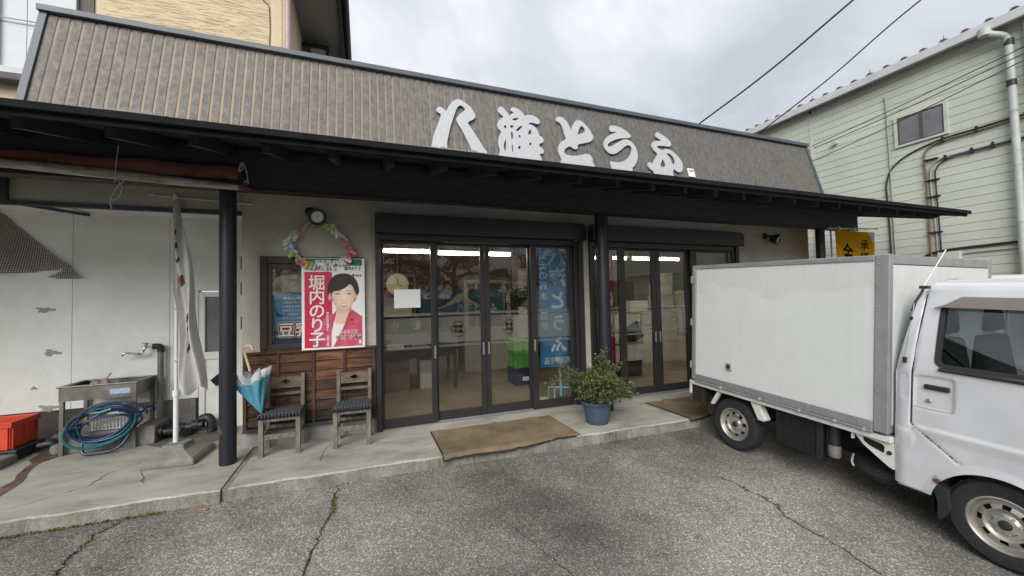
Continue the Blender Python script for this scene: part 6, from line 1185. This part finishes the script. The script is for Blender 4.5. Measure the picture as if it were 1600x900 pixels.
for _ in range(70): a = rnd.uniform(0, 6.28); leaf(lf, Vector((4.0, 1.1, 1.28)), Vector((math.cos(a), math.sin(a)*.7, rnd.uniform(.1, 1.4))).normalized(), rnd.uniform(.18, .34), .014)
part(lf, 'foliage', 'tree_leaf', p2_, kind='stuff')

# ================================================================== THE TRUCK   local axes: -X forward, +Y right-hand side, Z up
O = Vector((3.66, -1.814, .129)); ft = Vector((-.002, -.99889, -.04698)); fn = Vector((-.9999, .00134, .01398)); fu = Vector((.0139, -.047, .9988))
# columns: local x = backward, local y = outward (right-hand side), local z = up
mt = Matrix(((-ft.x, fn.x, fu.x, O.x), (-ft.y, fn.y, fu.y, O.y), (-ft.z, fn.z, fu.z, O.z), (0, 0, 0, 1)))
# make it orthonormal
zx = Vector((mt[0][0], mt[1][0], mt[2][0])).normalized(); zz_ = fu - zx*fu.dot(zx); zz_.normalize(); zy = zz_.cross(zx)
mt = Matrix(((zx.x, zy.x, zz_.x, O.x), (zx.y, zy.y, zz_.y, O.y), (zx.z, zy.z, zz_.z, O.z), (0, 0, 0, 1)))
tr = thing('delivery_truck', 'small white box truck with grey edged insulated body parked at the right', 'truck', (0, 0, 0), mat=mt)
S = lambda s, o, h: (-s, o, h)               # s forward, o outward, h above the axle
def sbox(mb_, s0, s1, o0, o1, h0, h1, mi=0): return mb_.box(-s1, -s0, o0, o1, h0, h1, mi)
W0, W1 = .06, -1.44                          # right and left faces of the box
b0, b1, hb0, hb1 = -.502, 1.348, .385, 1.714
part(sbox(MB(), b0+.055, b1-.09, W0-.03, W0-.008, hb0+.07, hb1-.045), 'side_panel', 'box_panel', tr); part(sbox(MB(), b0+.055, b1-.09, W1+.008, W1+.03, hb0+.07, hb1-.045), 'side_panel', 'box_panel', tr)
part(sbox(MB(), b1-.03, b1-.006, W1+.05, W0-.05, hb0+.06, hb1-.075), 'front_panel', 'box_panel', tr); part(sbox(MB(), b0, b0+.05, W1+.05, W0-.05, hb0+.06, hb1-.05), 'rear_door', 'box_panel', tr); part(sbox(MB(), b0+.01, b1-.01, W1+.02, W0-.02, hb1-.03, hb1-.008), 'roof_panel', 'box_panel', tr)
part(sbox(MB(), b0+.02, b1-.04, W1+.04, W0-.04, hb0+.01, hb0+.05), 'box_floor', 'underbody', tr)
def rail(s0, s1, o0, o1, h0, h1, nm='edge_rail', mat='alu_rail', bv=.006): return part(sbox(MB(), s0, s1, o0, o1, h0, h1), nm, mat, tr, bevel=bv)
for (o0, o1) in ((W0-.04, W0), (W1, W1+.04)):
    rail(b0+.052, b1-.092, o0, o1, hb1-.045, hb1); rail(b0+.052, b1-.092, o0, o1, hb0, hb0+.07); rail(b0, b0+.05, o0, o1, hb0, hb1)
    rail(b1-.09, b1, o0-.01 if o0 > 0 else o0, o1 if o0 > 0 else o1+.01, hb0-.004, hb1+.004, 'corner_post')
    rail(b0+.052, b1-.092, (o0+.01 if o0 > -.5 else o0-.006), (o1+.006 if o0 > -.5 else o1-.01), hb0-.022, hb0-.001, 'lower_strip')
rail(b1-.04, b1-.002, W1+.052, W0-.052, hb1-.07, hb1); rail(b1-.04, b1-.002, W1+.052, W0-.052, hb0, hb0+.06); rail(b0+.0, b0+.04, W1+.052, W0-.052, hb1-.05, hb1-.001)
rv = MB()
for k in range(9): rv.lathe([(0, .006), (.006, .004), (.007, 0)], 7, S(b0+.12+k*.20, W0, hb1-.022), (0, 1, 0)); rv.lathe([(0, .006), (.006, .004), (.007, 0)], 7, S(b0+.15+k*.19, W0, hb0+.035), (0, 1, 0))
for k in range(8): rv.lathe([(0, .006), (.006, .004), (.007, 0)], 7, S(b1-.065, W0, hb0+.14+k*.16), (0, 1, 0))
part(rv, 'rivets', 'steel_handle', tr, kind='stuff'); bl = MB()
for s in (-.1, .35, .72, 1.0, 1.2): bl.lathe([(0, .016), (.013, .014), (.016, 0)], 8, S(s, W0-.0, hb0-.012), (0, 1, 0))
part(bl, 'bolts', 'conduit_grey', tr, kind='stuff')
lt = part(sbox(MB(), -.035, .035, W0-.008, W0+.006, .58, .66), 'marker_lamp', 'conduit_grey', tr, bevel=.004); part(sbox(MB(), -.018, .018, W0+.0065, W0+.012, .60, .645), 'lamp_lens', 'plastic_dark', lt)
for h in (.55, 1.05, 1.55): part(MB().tube([S(b0-.012, W0-.01, h-.04), S(b0-.012, W0-.01, h+.04)], .016, 8), 'door_hinge', 'alu_rail', tr, smooth=True)
# bed sill, chassis and running gear
part(sbox(MB(), b0-.03, b1+.01, W1+.03, W0-.02, .315, .36), 'bed_sill', 'bed_white', tr, bevel=.008); part(sbox(MB(), b0-.06, b0-.031, W1+.05, W0-.03, .20, .36), 'rear_crossmember', 'bed_white', tr, bevel=.008)
part(sbox(MB(), b0, 2.3, -1.15, -1.07, .12, .30).add([], []), 'chassis_rail', 'underbody', tr); part(sbox(MB(), b0, 2.3, -.33, -.25, .12, .30), 'chassis_rail', 'underbody', tr); part(MB().tube([S(0, -.05, 0), S(0, -1.33, 0)], .04, 10), 'rear_axle', 'underbody', tr); part(MB().tube([S(1.885, -.05, 0), S(1.885, -1.33, 0)], .035, 10), 'front_axle', 'underbody', tr)
part(sbox(MB(), .3, 1.35, -1.0, -.4, -.02, .30), 'engine_cover', 'underbody', tr, bevel=.03); part(MB().tube([S(.2, -.9, .02), S(.6, -.9, .0), S(-.35, -.95, .05)], .045, 10), 'exhaust_pipe', 'conduit_rust', tr, smooth=True)
tl = part(sbox(MB(), b0-.05, b0+.0, W0-.22, W0-.05, .16, .28), 'tail_lamp', 'print_red', tr, bevel=.008)
part(sbox(MB(), b0-.02, b0+.14, -.16, W0-.035, .13, .31), 'rear_bracket', 'underbody', tr, bevel=.012)
# wheel-arch stays and mud flap
m_ = MB(); m_.prism([(-.185, .315), (-.135, .315), (-.235, .15), (-.275, .15)], lambda s, h, t: S(s, t, h), -.03, .012); part(m_, 'arch_stay', 'bed_white', tr, bevel=.006)
m_ = MB(); m_.prism([(.205, .315), (.295, .315), (.375, .165), (.36, .145), (.295, .145)], lambda s, h, t: S(s, t, h), -.07, .012); part(m_, 'arch_stay', 'bed_white', tr, bevel=.008)
m_ = MB(); m_.prism([(-.30, .22), (-.24, .22), (-.27, .02), (-.33, .02)], lambda s, h, t: S(s, t, h), -.2, -.01); part(m_, 'mud_flap', 'rubber', tr)
part(sbox(MB(), .30, .33, -.012, .008, .27, .315), 'hook', 'bed_white', tr); part(sbox(MB(), 1.09, 1.105, -.012, .008, .26, .315), 'hook', 'bed_white', tr)
# battery box with ribbed cover, cylinder
bb_ = part(sbox(MB(), .44, .85, -.20, -.045, -.02, .30), 'battery_box', 'plastic_dark', tr, bevel=.008)
for k in range(15): part(sbox(MB(), .46, .80, -.0445, -.034, -.005+k*.0195, .005+k*.0195), 'rib', 'plastic_dark', bb_)
part(sbox(MB(), .81, .86, -.044, -.03, -.02, .30), 'box_edge', 'plastic_dark', tr); cy_ = part(MB().tube([S(.93, -.07, .04), S(.93, -.07, .29)], .04, 14), 'reservoir', 'plastic_dark', tr, smooth=True); part(MB().lathe([(.041, 0), (.046, .01), (.046, .09), (.041, .1)], 14, S(.93, -.07, .03)), 'clamp_band', 'pipe_grey', cy_, smooth=True); part(sbox(MB(), .87, .90, -.12, -.06, .02, .28), 'reservoir_bracket', 'underbody', tr)
# cab-rear bracket plate with a slot
m_ = MB(); fill(m_, [smoothloop([(1.10, .315), (1.36, .315), (1.36, .12), (1.33, .13), (1.24, .19), (1.17, .24), (1.135, .28)], 1), smoothloop([(1.16, .29), (1.175, .302), (1.29, .285), (1.305, .268), (1.302, .225), (1.285, .215), (1.20, .238), (1.165, .262)], 1)], lambda s, h, t: S(s, -.005+t, h), ext=.02); part(m_, 'bracket_plate', 'bed_white', tr); part(sbox(MB(), 1.13, 1.33, -.04, -.02, .22, .305), 'slot_shadow', 'gap_black', tr); part(MB().lathe([(0, .012), (.014, .01), (.016, 0)], 10, S(1.335, .006, .235), (0, 1, 0)), 'plug', 'plastic_dark', tr)
# wheels
def wheel(s, o, spin):
    sg_ = 1 if o > -.7 else -1
    w_ = part(MB().lathe([(.165, -.135), (.20, -.14), (.245, -.135), (.262, -.115), (.268, -.075), (.268, -.06), (.262, -.02), (.245, -.003), (.20, .002), (.168, -.004), (.160, -.02), (.16, -.115)], 56, S(s, o, 0), (0, sg_, 0)), 'wheel', 'tyre', tr, smooth=True)
    trd = MB()
    for k in range(64):
        a = 6.2832*k/64; 
        for y0_, y1_ in ((-.125, -.085), (-.075, -.045), (-.035, -.012)):
            rr = .2685 if y0_ > -.1 and y1_ < -.03 else .262; a2 = a+.03*(y0_ > -.08)
            c, q = math.cos(a2), math.sin(a2); c2, q2 = math.cos(a2+.06), math.sin(a2+.06)
            P_ = [(c, q, y0_), (c2, q2, y0_), (c2, q2, y1_), (c, q, y1_)]
            trd.add([S(s+x*rr, o+sg_*y, z*rr) for x, z, y in P_]+[S(s+x*(rr+.004), o+sg_*y, z*(rr+.004)) for x, z, y in P_], [(4, 5, 6, 7), (0, 1, 5, 4), (1, 2, 6, 5), (2, 3, 7, 6), (3, 0, 4, 7)])
    part(trd, 'tread', 'tyre', w_, kind='stuff')
    rim = MB(); pf_ = [(.166, -.006), (.168, .0), (.160, .002), (.154, -.004), (.148, -.022), (.142, -.034), (.128, -.034), (.122, -.028), (.104, -.020), (.097, -.018), (.088, -.022), (.078, -.034), (.066, -.036), (.060, -.032), (.050, -.022), (.030, -.020), (.0, -.020)]
    rim.lathe(pf_, 96, S(s, o, 0), (0, sg_, 0), skip=lambda i, k: i in (8, 7) and ((k+spin) % 12) in (0, 1, 2, 3, 4))
    part(rim, 'rim', 'rim_steel', w_, smooth=True)
    part(MB().lathe([(0, -.06), (.145, -.06)], 40, S(s, o, 0), (0, sg_, 0)), 'rim_back', 'underbody', w_)
    nuts = MB()
    for k in range(8):
        a = 6.2832*k/8+.2; nuts.lathe([(.005, .005), (.009, .004), (.0095, -.004)], 6, S(s+.056*math.cos(a), o-sg_*.026, .056*math.sin(a)), (0, sg_, 0))
    part(nuts, 'wheel_nuts', 'conduit_grey', w_, kind='stuff'); part(MB().lathe([(0, -.006), (.02, -.006), (.027, -.010), (.03, -.021)], 24, S(s, o, 0), (0, sg_, 0)), 'hub_cap', 'plastic_dark', w_, smooth=True)
for s in (0, 1.885): wheel(s, -.02, 3 if s else 0); wheel(s, -1.36, 5)
# spare wheel slung below
part(MB().lathe([(.0, -.11), (.16, -.11), (.24, -.10), (.262, -.05), (.24, .0), (.16, .01), (0, .01)], 40, S(1.20, -.32, .10), (0, .25, 1)), 'spare_wheel', 'tyre', tr, smooth=True)
part(MB().tube(smoothloop([S(1.05, -.1, .10), S(1.06, -.06, .05), S(1.08, -.05, .02)], 3, False), .008, 6), 'hook_wire', 'conduit_grey', tr)
# ---- cab: sides as fine relief sheets with real openings
def clampf(x): return max(0., min(1., x))
AR = (1.885, -.02, .315)                      # wheel arch
def sd_arch(s, h):
    d = math.hypot((s-AR[0])/1.02, h-AR[1])-AR[2]
    return min(d, 9)
def rbox(s, h, s0, s1, h0, h1, r):
    qx = abs(s-(s0+s1)/2)-(s1-s0)/2+r; qy = abs(h-(h0+h1)/2)-(h1-h0)/2+r
    return math.hypot(max(qx, 0), max(qy, 0))+min(max(qx, qy), 0)-r
def sd_win(s, h): 
    d = rbox(s, h, 1.575, 2.28, .925, 1.36, .05)
    return max(d, (s-(2.33-.42*(h-.92)))*.92)        # raked front edge
def rear_s(h):                                # rear outline of the cab: leans forward near the top
    return 1.362+(0 if h < .86 else (h-.86)*.16)+(0 if h < 1.38 else (h-1.38)*.45)
def front_s(h): return 2.62-.02*max(0, .35-h) if h < .9 else 2.62-.62*(h-.9)/.6
def relief(s, h):
    o = 0.
    o -= .010*clampf((.25-h)/.25)             # tucks in below
    o -= .008*clampf((h-.5)/.4)
    if h > .9: o -= .16*(h-.9)+.10*(h-.9)**2
    o -= .05*clampf((1.43-s)/.07)**2*.5      # rounded rear edge
    def gap(d, w_=.008, dep=.011):
        return -dep*clampf(1-abs(d)/w_)
    dl = 1.458+(0 if h < .86 else (h-.86)*.055)
    if h > .50: o += gap(s-dl)
    if .30 <= h <= .50: o += gap((s-1.458)*.62-(.50-h)*.80)    # door's lower rear corner runs diagonally to the arch
    dd_ = rbox(s, h, 1.47, 1.68, .62, .86, .03); o -= .007*clampf(-dd_/.012)*(1 if s > 1.475 else 0)   # recess round the handle
    d3 = rbox(s, h, 1.395, 1.45, .66, .86, .03); o -= .005*clampf(-d3/.01)
    if s > 1.47: o += .010*clampf((.505-h)/.02)*clampf((h-.42)/.06)   # swage line
    if s > 1.47: o += gap((h-.512)*1., .006, .006)
    if s < 1.47: o += .007*clampf((.46-h)/.02)*clampf((h-.30)/.1)
    o += .012*clampf(1-sd_arch(s, h)/.05)     # flared arch lip
    return o
def cab_side(ofs, mirror):
    m_ = MB(); ds = .0115; hs_ = [.045+(1.455-.045)*j/122 for j in range(123)]; n = 106
    idx = {}; P = []; 
    for j, h in enumerate(hs_):
        r_s, f_s = rear_s(h), front_s(h)
        for i in range(n+1):
            s = r_s+(f_s-r_s)*i/n; hh = h
            for sd in (sd_arch, sd_win):
                d = sd(s, hh)
                if abs(d) < .0085:
                    e = 1e-4; gx = (sd(s+e, hh)-d)/e; gy = (sd(s, hh+e)-d)/e; l = gx*gx+gy*gy
                    if l > 1e-6: s -= gx*d/l; hh -= gy*d/l
            P.append((s, hh))
    keep = [sd_arch(*p) > -.001 and sd_win(*p) > -.001 for p in P]
    sg_ = -1 if mirror else 1
    m_.v = [S(p[0], ofs+sg_*relief(*p), p[1]) for p in P]
    for j in range(122):
        for i in range(n):
            a = j*(n+1)+i; q = (a, a+1, a+n+2, a+n+1)
            if all(keep[k] for k in q): m_.f.append(q); m_.m.append(0)
    return m_
part(cab_side(.02, False), 'cab_side', 'cab_paint', tr, smooth=True); part(cab_side(-1.40, True), 'cab_side', 'cab_paint', tr, smooth=True)
gp = [(1.458+(0 if h < .86 else (h-.86)*.055), h) for h in [1.45-.02*k for k in range(48)]]; gp = [q for q in gp if q[1] > .50]+[(1.458+(.50-h)*.80/.62, h) for h in (.50, .45, .40, .35, .315)]
part(MB().tube([S(s, 0.0245+relief(s, h), h) for s, h in gp], .0034, 6), 'door_gap', 'gap_black', tr); part(MB().tube([S(1.475+.02*k, .0215+relief(1.475+.02*k, .512), .512) for k in range(56)], .0022, 5), 'door_crease', 'conduit_grey', tr)
part(MB().tube([S(s, .0255+relief(s, h), h) for s, h in smoothloop([(1.475, .845), (1.55, .858), (1.66, .858), (1.678, .84), (1.678, .66), (1.66, .635), (1.55, .63), (1.475, .635)], 4, False)], .0016, 5), 'handle_recess_edge', 'conduit_grey', tr)
oT = relief(2.0, 1.455)                      # inset of the side at the roof edge
def roof(i, j):
    h0 = 1.455; prof_ = [(0, 0), (.012, .03), (.045, .052), (.10, .062), (.16, .066), (.175, .072), (.30, .078), (.315, .083), (.71+oT, .086)]
    a = i*2 if i <= .5 else (1-i)*2; x = a*(len(prof_)-1); k = min(len(prof_)-2, int(x)); t = x-k
    w_ = prof_[k][0]+(prof_[k+1][0]-prof_[k][0])*t; dz = prof_[k][1]+(prof_[k+1][1]-prof_[k][1])*t
    o = (.02+oT-w_) if i <= .5 else (-1.40-oT+w_)
    s0 = rear_s(h0)+.5*dz*.9; s1 = front_s(h0)-dz*.8; s = s0+(s1-s0)*j
    return S(s, o, h0+dz*(1-.25*(max(0, j-.7)/.3)**2))
part(MB().grid(roof, 64, 20), 'cab_roof', 'cab_paint', tr, smooth=True)
part(MB().add([S(rear_s(.05)+.004, -.01, .05), S(rear_s(.05)+.004, -1.37, .05), S(rear_s(.86)+.004, -1.39, .86), S(rear_s(1.455)+.004, -1.28, 1.455), S(rear_s(1.5), -1.15, 1.54), S(rear_s(1.5), -.23, 1.54), S(rear_s(1.455)+.004, -.1, 1.455), S(rear_s(.86)+.004, .005, .86)], [(0, 1, 2, 3, 4, 5, 6, 7)]), 'cab_back', 'cab_paint', tr)
fp = MB(); fp.add([S(2.614, .02, .05), S(2.614, -1.40, .05), S(2.62, -1.40, .9), S(2.62, .02, .9)], [(0, 1, 2, 3)]); part(fp, 'cab_front', 'cab_paint', tr)
part(MB().add([S(2.612, .0, .91), S(2.612, -1.38, .91), S(front_s(1.44)-.003, -1.27, 1.44), S(front_s(1.44)-.003, -.11, 1.44)], [(0, 1, 2, 3)]), 'windscreen', 'car_glass', tr); part(sbox(MB(), 2.6, 2.68, -1.38, .0, .0, .26), 'front_bumper', 'plastic_dark', tr, bevel=.02)
for o in (-.16, -1.22): part(sbox(MB(), 2.6, 2.64, o-.13, o+.13, .36, .56), 'headlight', 'lamp_face', tr, bevel=.03)
part(sbox(MB(), 1.40, 2.6, -1.36, -.04, .24, .32), 'cab_floor', 'underbody', tr)
ar_ = MB(); ar_.grid(lambda i, j: S(AR[0]+AR[2]*1.015*math.cos(R(-12)+i*R(204)), -.005-.3*j, AR[1]+AR[2]*math.sin(R(-12)+i*R(204))), 36, 3); part(ar_, 'wheel_well', 'underbody', tr, smooth=True)
ar_ = MB(); ar_.grid(lambda i, j: S(AR[0]+AR[2]*1.015*math.cos(R(-12)+i*R(204)), -1.375+.3*j, AR[1]+AR[2]*math.sin(R(-12)+i*R(204))), 36, 3); part(ar_, 'wheel_well', 'underbody', tr, smooth=True)
m_ = MB(); m_.prism([(1.56, .115), (1.60, .125), (1.645, .11), (1.665, -.02), (1.62, -.10), (1.60, -.11), (1.595, .02)], lambda s, h, t: S(s, t, h), -.16, .012); part(m_, 'mud_flap', 'rubber', tr, bevel=.006)
part(sbox(MB(), 1.37, 1.555, -.05, -.02, .02, .05), 'sill_edge', 'bed_white', tr, bevel=.01)
for (s, h) in ((1.50, .03), (1.56, .02)): part(MB().tube([S(s, -.05, h+.02), S(s, -.05, h-.03)], .012, 8), 'bolt_end', 'underbody', tr)
# side window: seal, glass, visor
def ring_win(off):
    pts = []
    for k in range(140):
        a = 6.2832*k/140; c, q = math.cos(a), math.sin(a); lo, hi = 0., .7
        for _ in range(30):
            mdl = (lo+hi)/2
            if sd_win(1.9+mdl*c, 1.14+mdl*q*.6) < off: lo = mdl
            else: hi = mdl
        pts.append((1.9+lo*c, 1.14+lo*q*.6))
    return pts
m_ = MB(); A_, B_ = ring_win(.004), ring_win(-.022); n = len(A_)
m_.v = [S(s, .024+relief(2.1, h), h) for s, h in A_]+[S(s, .02+relief(2.1, h), h) for s, h in B_]+[S(s, .0+relief(2.1, h), h) for s, h in B_]
for k in range(n): m_.f += [(k, (k+1) % n, n+(k+1) % n, n+k), (n+k, n+(k+1) % n, 2*n+(k+1) % n, 2*n+k)]; m_.m += [0, 0]
wn = part(m_, 'window_seal', 'rubber', tr, smooth=True); gm = MB(); gm.grid(lambda i, j: S(1.56+i*.74-(.12*j if i > .9 else 0), .004+relief(2.1, .915+j*.455), .915+j*.455), 8, 8); part(gm, 'window_glass', 'car_glass', wn, smooth=True)
m_ = MB(); m_.grid(lambda i, j: S(1.58+i*.74-(.3*i*i*.1), -.012+relief(2.1, .915+j*.455)-1.376-2*relief(2.1, .915+j*.455), .915+j*.455), 6, 6); part(m_, 'left_window_glass', 'car_glass', tr)
part(MB().tube([S(1.60, .028+relief(2.1, .915), .912), S(2.30, .028+relief(2.1, .915), .900)], .012, 8), 'belt_strip', 'rubber', wn)
vz = MB(); vz.grid(lambda i, j: S(1.535+i*.60+.10*j*(1-i)**3*1.0, .028+relief(2.1, 1.34)+.032*math.sin(min(1, i*9)*1.57)*(1-j)**.8-.006*j, 1.335+j*.075*math.sin(min(1, .15+i*7)*1.57)), 40, 8); part(vz, 'rain_visor', 'visor_smoke', tr, smooth=True)
# handle, lock, antenna
hn = part(sbox(MB(), 1.525, 1.655, .006, .024, .765, .80), 'door_handle', 'plastic_dark', tr, bevel=.008); part(MB().lathe([(0, .014), (.012, .014), (.016, .008), (.017, 0)], 16, S(1.55, .006, .685), (0, 1, 0)), 'door_lock', 'chrome', tr, smooth=True)
an = part(MB().tube([S(1.425, .03, .94), S(1.44, .025, 1.10), S(1.462, .0, 1.36)], .0045, 6), 'antenna', 'conduit_grey', tr, smooth=True); part(MB().tube([S(1.423, .024, .93), S(1.426, .028, .97)], .012, 8), 'antenna_foot', 'plastic_dark', an, smooth=True); part(MB().tube([S(1.45, .012, 1.24), S(1.455, .014, 1.262)], .009, 8), 'antenna_clip', 'plastic_dark', an, smooth=True); part(MB().tube([S(1.452, .004, 1.30), S(1.462, -.005, 1.36), S(1.485, -.04, 1.44), S(1.49, -.05, 1.475)], .008, 6), 'antenna_top', 'plastic_dark', an, smooth=True); part(sbox(MB(), 1.465, 1.515, -.085, -.045, 1.462, 1.484), 'antenna_mount', 'plastic_dark', an, bevel=.003); part(MB().tube([S(1.49, -.05, 1.48), S(1.55, -.18, 1.74)], .0035, 5), 'antenna_whip', 'pole_white', an)
# inside the cab
for o in (-.35, -1.03):
    sea = part(sbox(MB(), 1.50, 1.98, o-.22, o+.22, .42, .56), 'seat', 'cab_cloth', tr, bevel=.04); m_ = MB(); m_.prism([(1.47, .56), (1.60, .56), (1.52, 1.10), (1.43, 1.10)], lambda s, h, t: S(s, t, h), o-.21, o+.21); part(m_, 'seat_back', 'cab_cloth', sea, bevel=.03); m_ = MB(); m_.prism([(1.44, 1.14), (1.53, 1.13), (1.52, 1.30), (1.45, 1.31)], lambda s, h, t: S(s, t, h), o-.12, o+.12); part(m_, 'headrest', 'cab_cloth', sea, bevel=.03)
stw = MB(); stw.tube([tuple(Vector(S(2.20, -.35, .93))+Vector((-.08*math.sin(a)*.35, .18*math.cos(a), .17*math.sin(a)))) for a in [6.2832*k/28 for k in range(28)]], .014, 8, closed=True); part(stw, 'steering_wheel', 'plastic_dark', tr, smooth=True); part(sbox(MB(), 2.25, 2.58, -1.36, -.03, .55, .90), 'dashboard', 'plastic_dark', tr, bevel=.04); part(MB().tube([S(1.50, -.11, 1.12), S(1.66, -.14, .95), S(1.75, -.2, .75)], .018, 6), 'seat_belt', 'rubber', tr)
pc_ = thing('dashboard_papers', 'white papers lying on the truck dashboard behind the glass', 'papers', tuple(mt @ Vector(S(2.3, -.7, .91)))); q = [mt @ Vector(S(2.28, -.1, .915)), mt @ Vector(S(2.42, -.1, .915)), mt @ Vector(S(2.42, -.7, .918)), mt @ Vector(S(2.28, -.7, .918))]; q2 = [v+Vector((0, 0, .008)) for v in q]; part(MB().add(q+q2, [(0, 3, 2, 1), (4, 5, 6, 7), (0, 1, 5, 4), (1, 2, 6, 5), (2, 3, 7, 6), (3, 0, 4, 7)]), 'sheets', 'paper', pc_)

# ================================================================== cream van beyond the truck (only its roof shows)
vn = thing('parked_van', 'cream van of which only the roof shows above the truck cab', 'van', (6.95, -3.5, gz(-3.5)))
zg = gz(-3.5); vp = [(-5.1, .35), (-5.15, .75), (-5.0, 1.02), (-4.75, 1.62), (-4.5, 1.80), (-2.4, 1.88), (-1.95, 1.82), (-1.85, 1.2), (-1.83, .35)]; vp = smoothloop(vp, 3)
def vrow(o, k): return [(6.95+o, y if k == 0 else y*(1-.0)-.0, zg+(z if z < 1.0 else 1.0+(z-1.0)*(1-k))) for y, z in vp]
m_ = MB(); n = len(vp); prof_ = [(-.72, .10), (-.735, .06), (-.66, .0), (-.5, -.02), (.5, -.02), (.66, .0), (.735, .06), (.72, .10)]
for o, k in prof_:
    m_.v += [(6.95+(o if z < 1.0 else o*(1-.10*(z-1.0))), y, zg+z-(k*max(0, z-1.3))) for y, z in vp]
for i in range(len(prof_)-1):
    for k in range(n): m_.f.append((i*n+k, i*n+(k+1) % n, (i+1)*n+(k+1) % n, (i+1)*n+k)); m_.m.append(0)
m_.f += [tuple(range(n)), tuple((len(prof_)-1)*n+k for k in range(n))]; m_.m += [0, 0]
part(m_, 'body', 'van_cream', vn, smooth=True)
for sx_ in (-1, 1):
    x = 6.95+sx_*.742
    for (a, b) in ((-4.5, -3.55), (-3.5, -2.75), (-2.7, -2.0)): part(MB().box(min(x, x-sx_*.06), max(x, x-sx_*.06), a, b, zg+1.12, zg+1.5), 'window', 'window_grey', vn, bevel=.02)
    for y in (-4.35, -2.45): part(MB().lathe([(0, 0), (.17, .0), (.24, -.01), (.26, -.04), (.26, -.12), (.2, -.15)], 28, (6.95+sx_*.75, y, zg+.26), (sx_, 0, 0)), 'wheel', 'tyre', vn, smooth=True)

# ================================================================== across the road (mirrored in the door glass)
def tree(x, y, h, rad, seed, label):
    t = thing('street_tree', label, 'tree', (x, y, gz(y)), 'trees across the road'); rnd = random.Random(seed); tk = MB(); z0 = gz(y)
    tk.tube([(x, y, z0), (x+.1, y, z0+h*.25), (x-.05, y+.1, z0+h*.45), (x+.1, y, z0+h*.8)], [.24, .2, .16, .05], 10)
    ends = []
    for k in range(16):
        a = rnd.uniform(0, 6.28); zb = z0+h*rnd.uniform(.2, .7); l = rad*rnd.uniform(.5, 1.); e_ = Vector((x+l*math.cos(a), y+l*math.sin(a), zb+rnd.uniform(.1, .9))); tk.tube([(x, y, zb), tuple((Vector((x, y, zb))+e_)/2+Vector((0, 0, .25))), tuple(e_)], [.08, .05, .015], 6); ends.append(e_)
    part(tk, 'trunk', 'bark_grey', t, smooth=True); lf = MB()
    for k in range(130):
        e_ = rnd.choice(ends)+Vector((rnd.gauss(0, rad*.28), rnd.gauss(0, rad*.28), rnd.gauss(.2, h*.10)))
        for _ in range(58):
            d = Vector((rnd.gauss(0, 1), rnd.gauss(0, 1), rnd.gauss(0, .7))).normalized(); p = e_+d*rnd.uniform(.05, .5)
            a = d.cross(Vector((rnd.gauss(0, 1), rnd.gauss(0, 1), rnd.gauss(0, 1)))).normalized(); b = d.cross(a); l = rnd.uniform(.06, .12)
            lf.add([p, p+a*l*.6+b*l*.5, p+a*l*1.3, p+a*l*.6-b*l*.5], [(0, 1, 2, 3)])
    part(lf, 'crown', 'tree_leaf', t, kind='stuff')
tree(.6, -17, 8.0, 3.2, 1, 'dark leafy tree across the road, mirrored in the left door panes'); tree(5.2, -18.5, 7.2, 3.0, 2, 'dark leafy tree across the road, mirrored in the middle door panes'); tree(-5.0, -17.5, 7.6, 3.2, 3, 'dark leafy tree across the road, left of the others'); tree(11, -19, 7.0, 3.0, 4, 'dark leafy tree across the road, right of the others')
gr = thing('guard_rail', 'white pipe guard rail along the far side of the road', 'guard rail', (3, -12.5, gz(-12.5)))
for z in (.75, .45): part(MB().tube([(-20, -12.5, gz(-12.5)+z), (24, -12.5, gz(-12.5)+z)], .035, 8), 'rail', 'guard_white', gr)
for k in range(15): part(MB().tube([(-20+k*3, -12.5, gz(-12.5)), (-20+k*3, -12.5, gz(-12.5)+.85)], .05, 8), 'post', 'guard_white', gr)

hd = thing('hedge', 'long dark clipped hedge on the far side of the road', 'hedge', (2, -20.5, gz(-20))); lf = MB(); rnd = random.Random(77); zg = gz(-20)
part(MB().box(-26, 30, -21.2, -20.3, zg, zg+2.2), 'core', 'soil', hd)
for _ in range(9000):
    p_ = Vector((rnd.uniform(-26, 30), -20.25+rnd.gauss(0, .07), zg+rnd.uniform(.05, 2.45))); d = Vector((rnd.gauss(0, 1), rnd.gauss(.6, .5), rnd.gauss(0, 1))).normalized(); leaf(lf, p_, d, rnd.uniform(.12, .26), .07)
part(lf, 'foliage', 'tree_leaf', hd, kind='stuff')
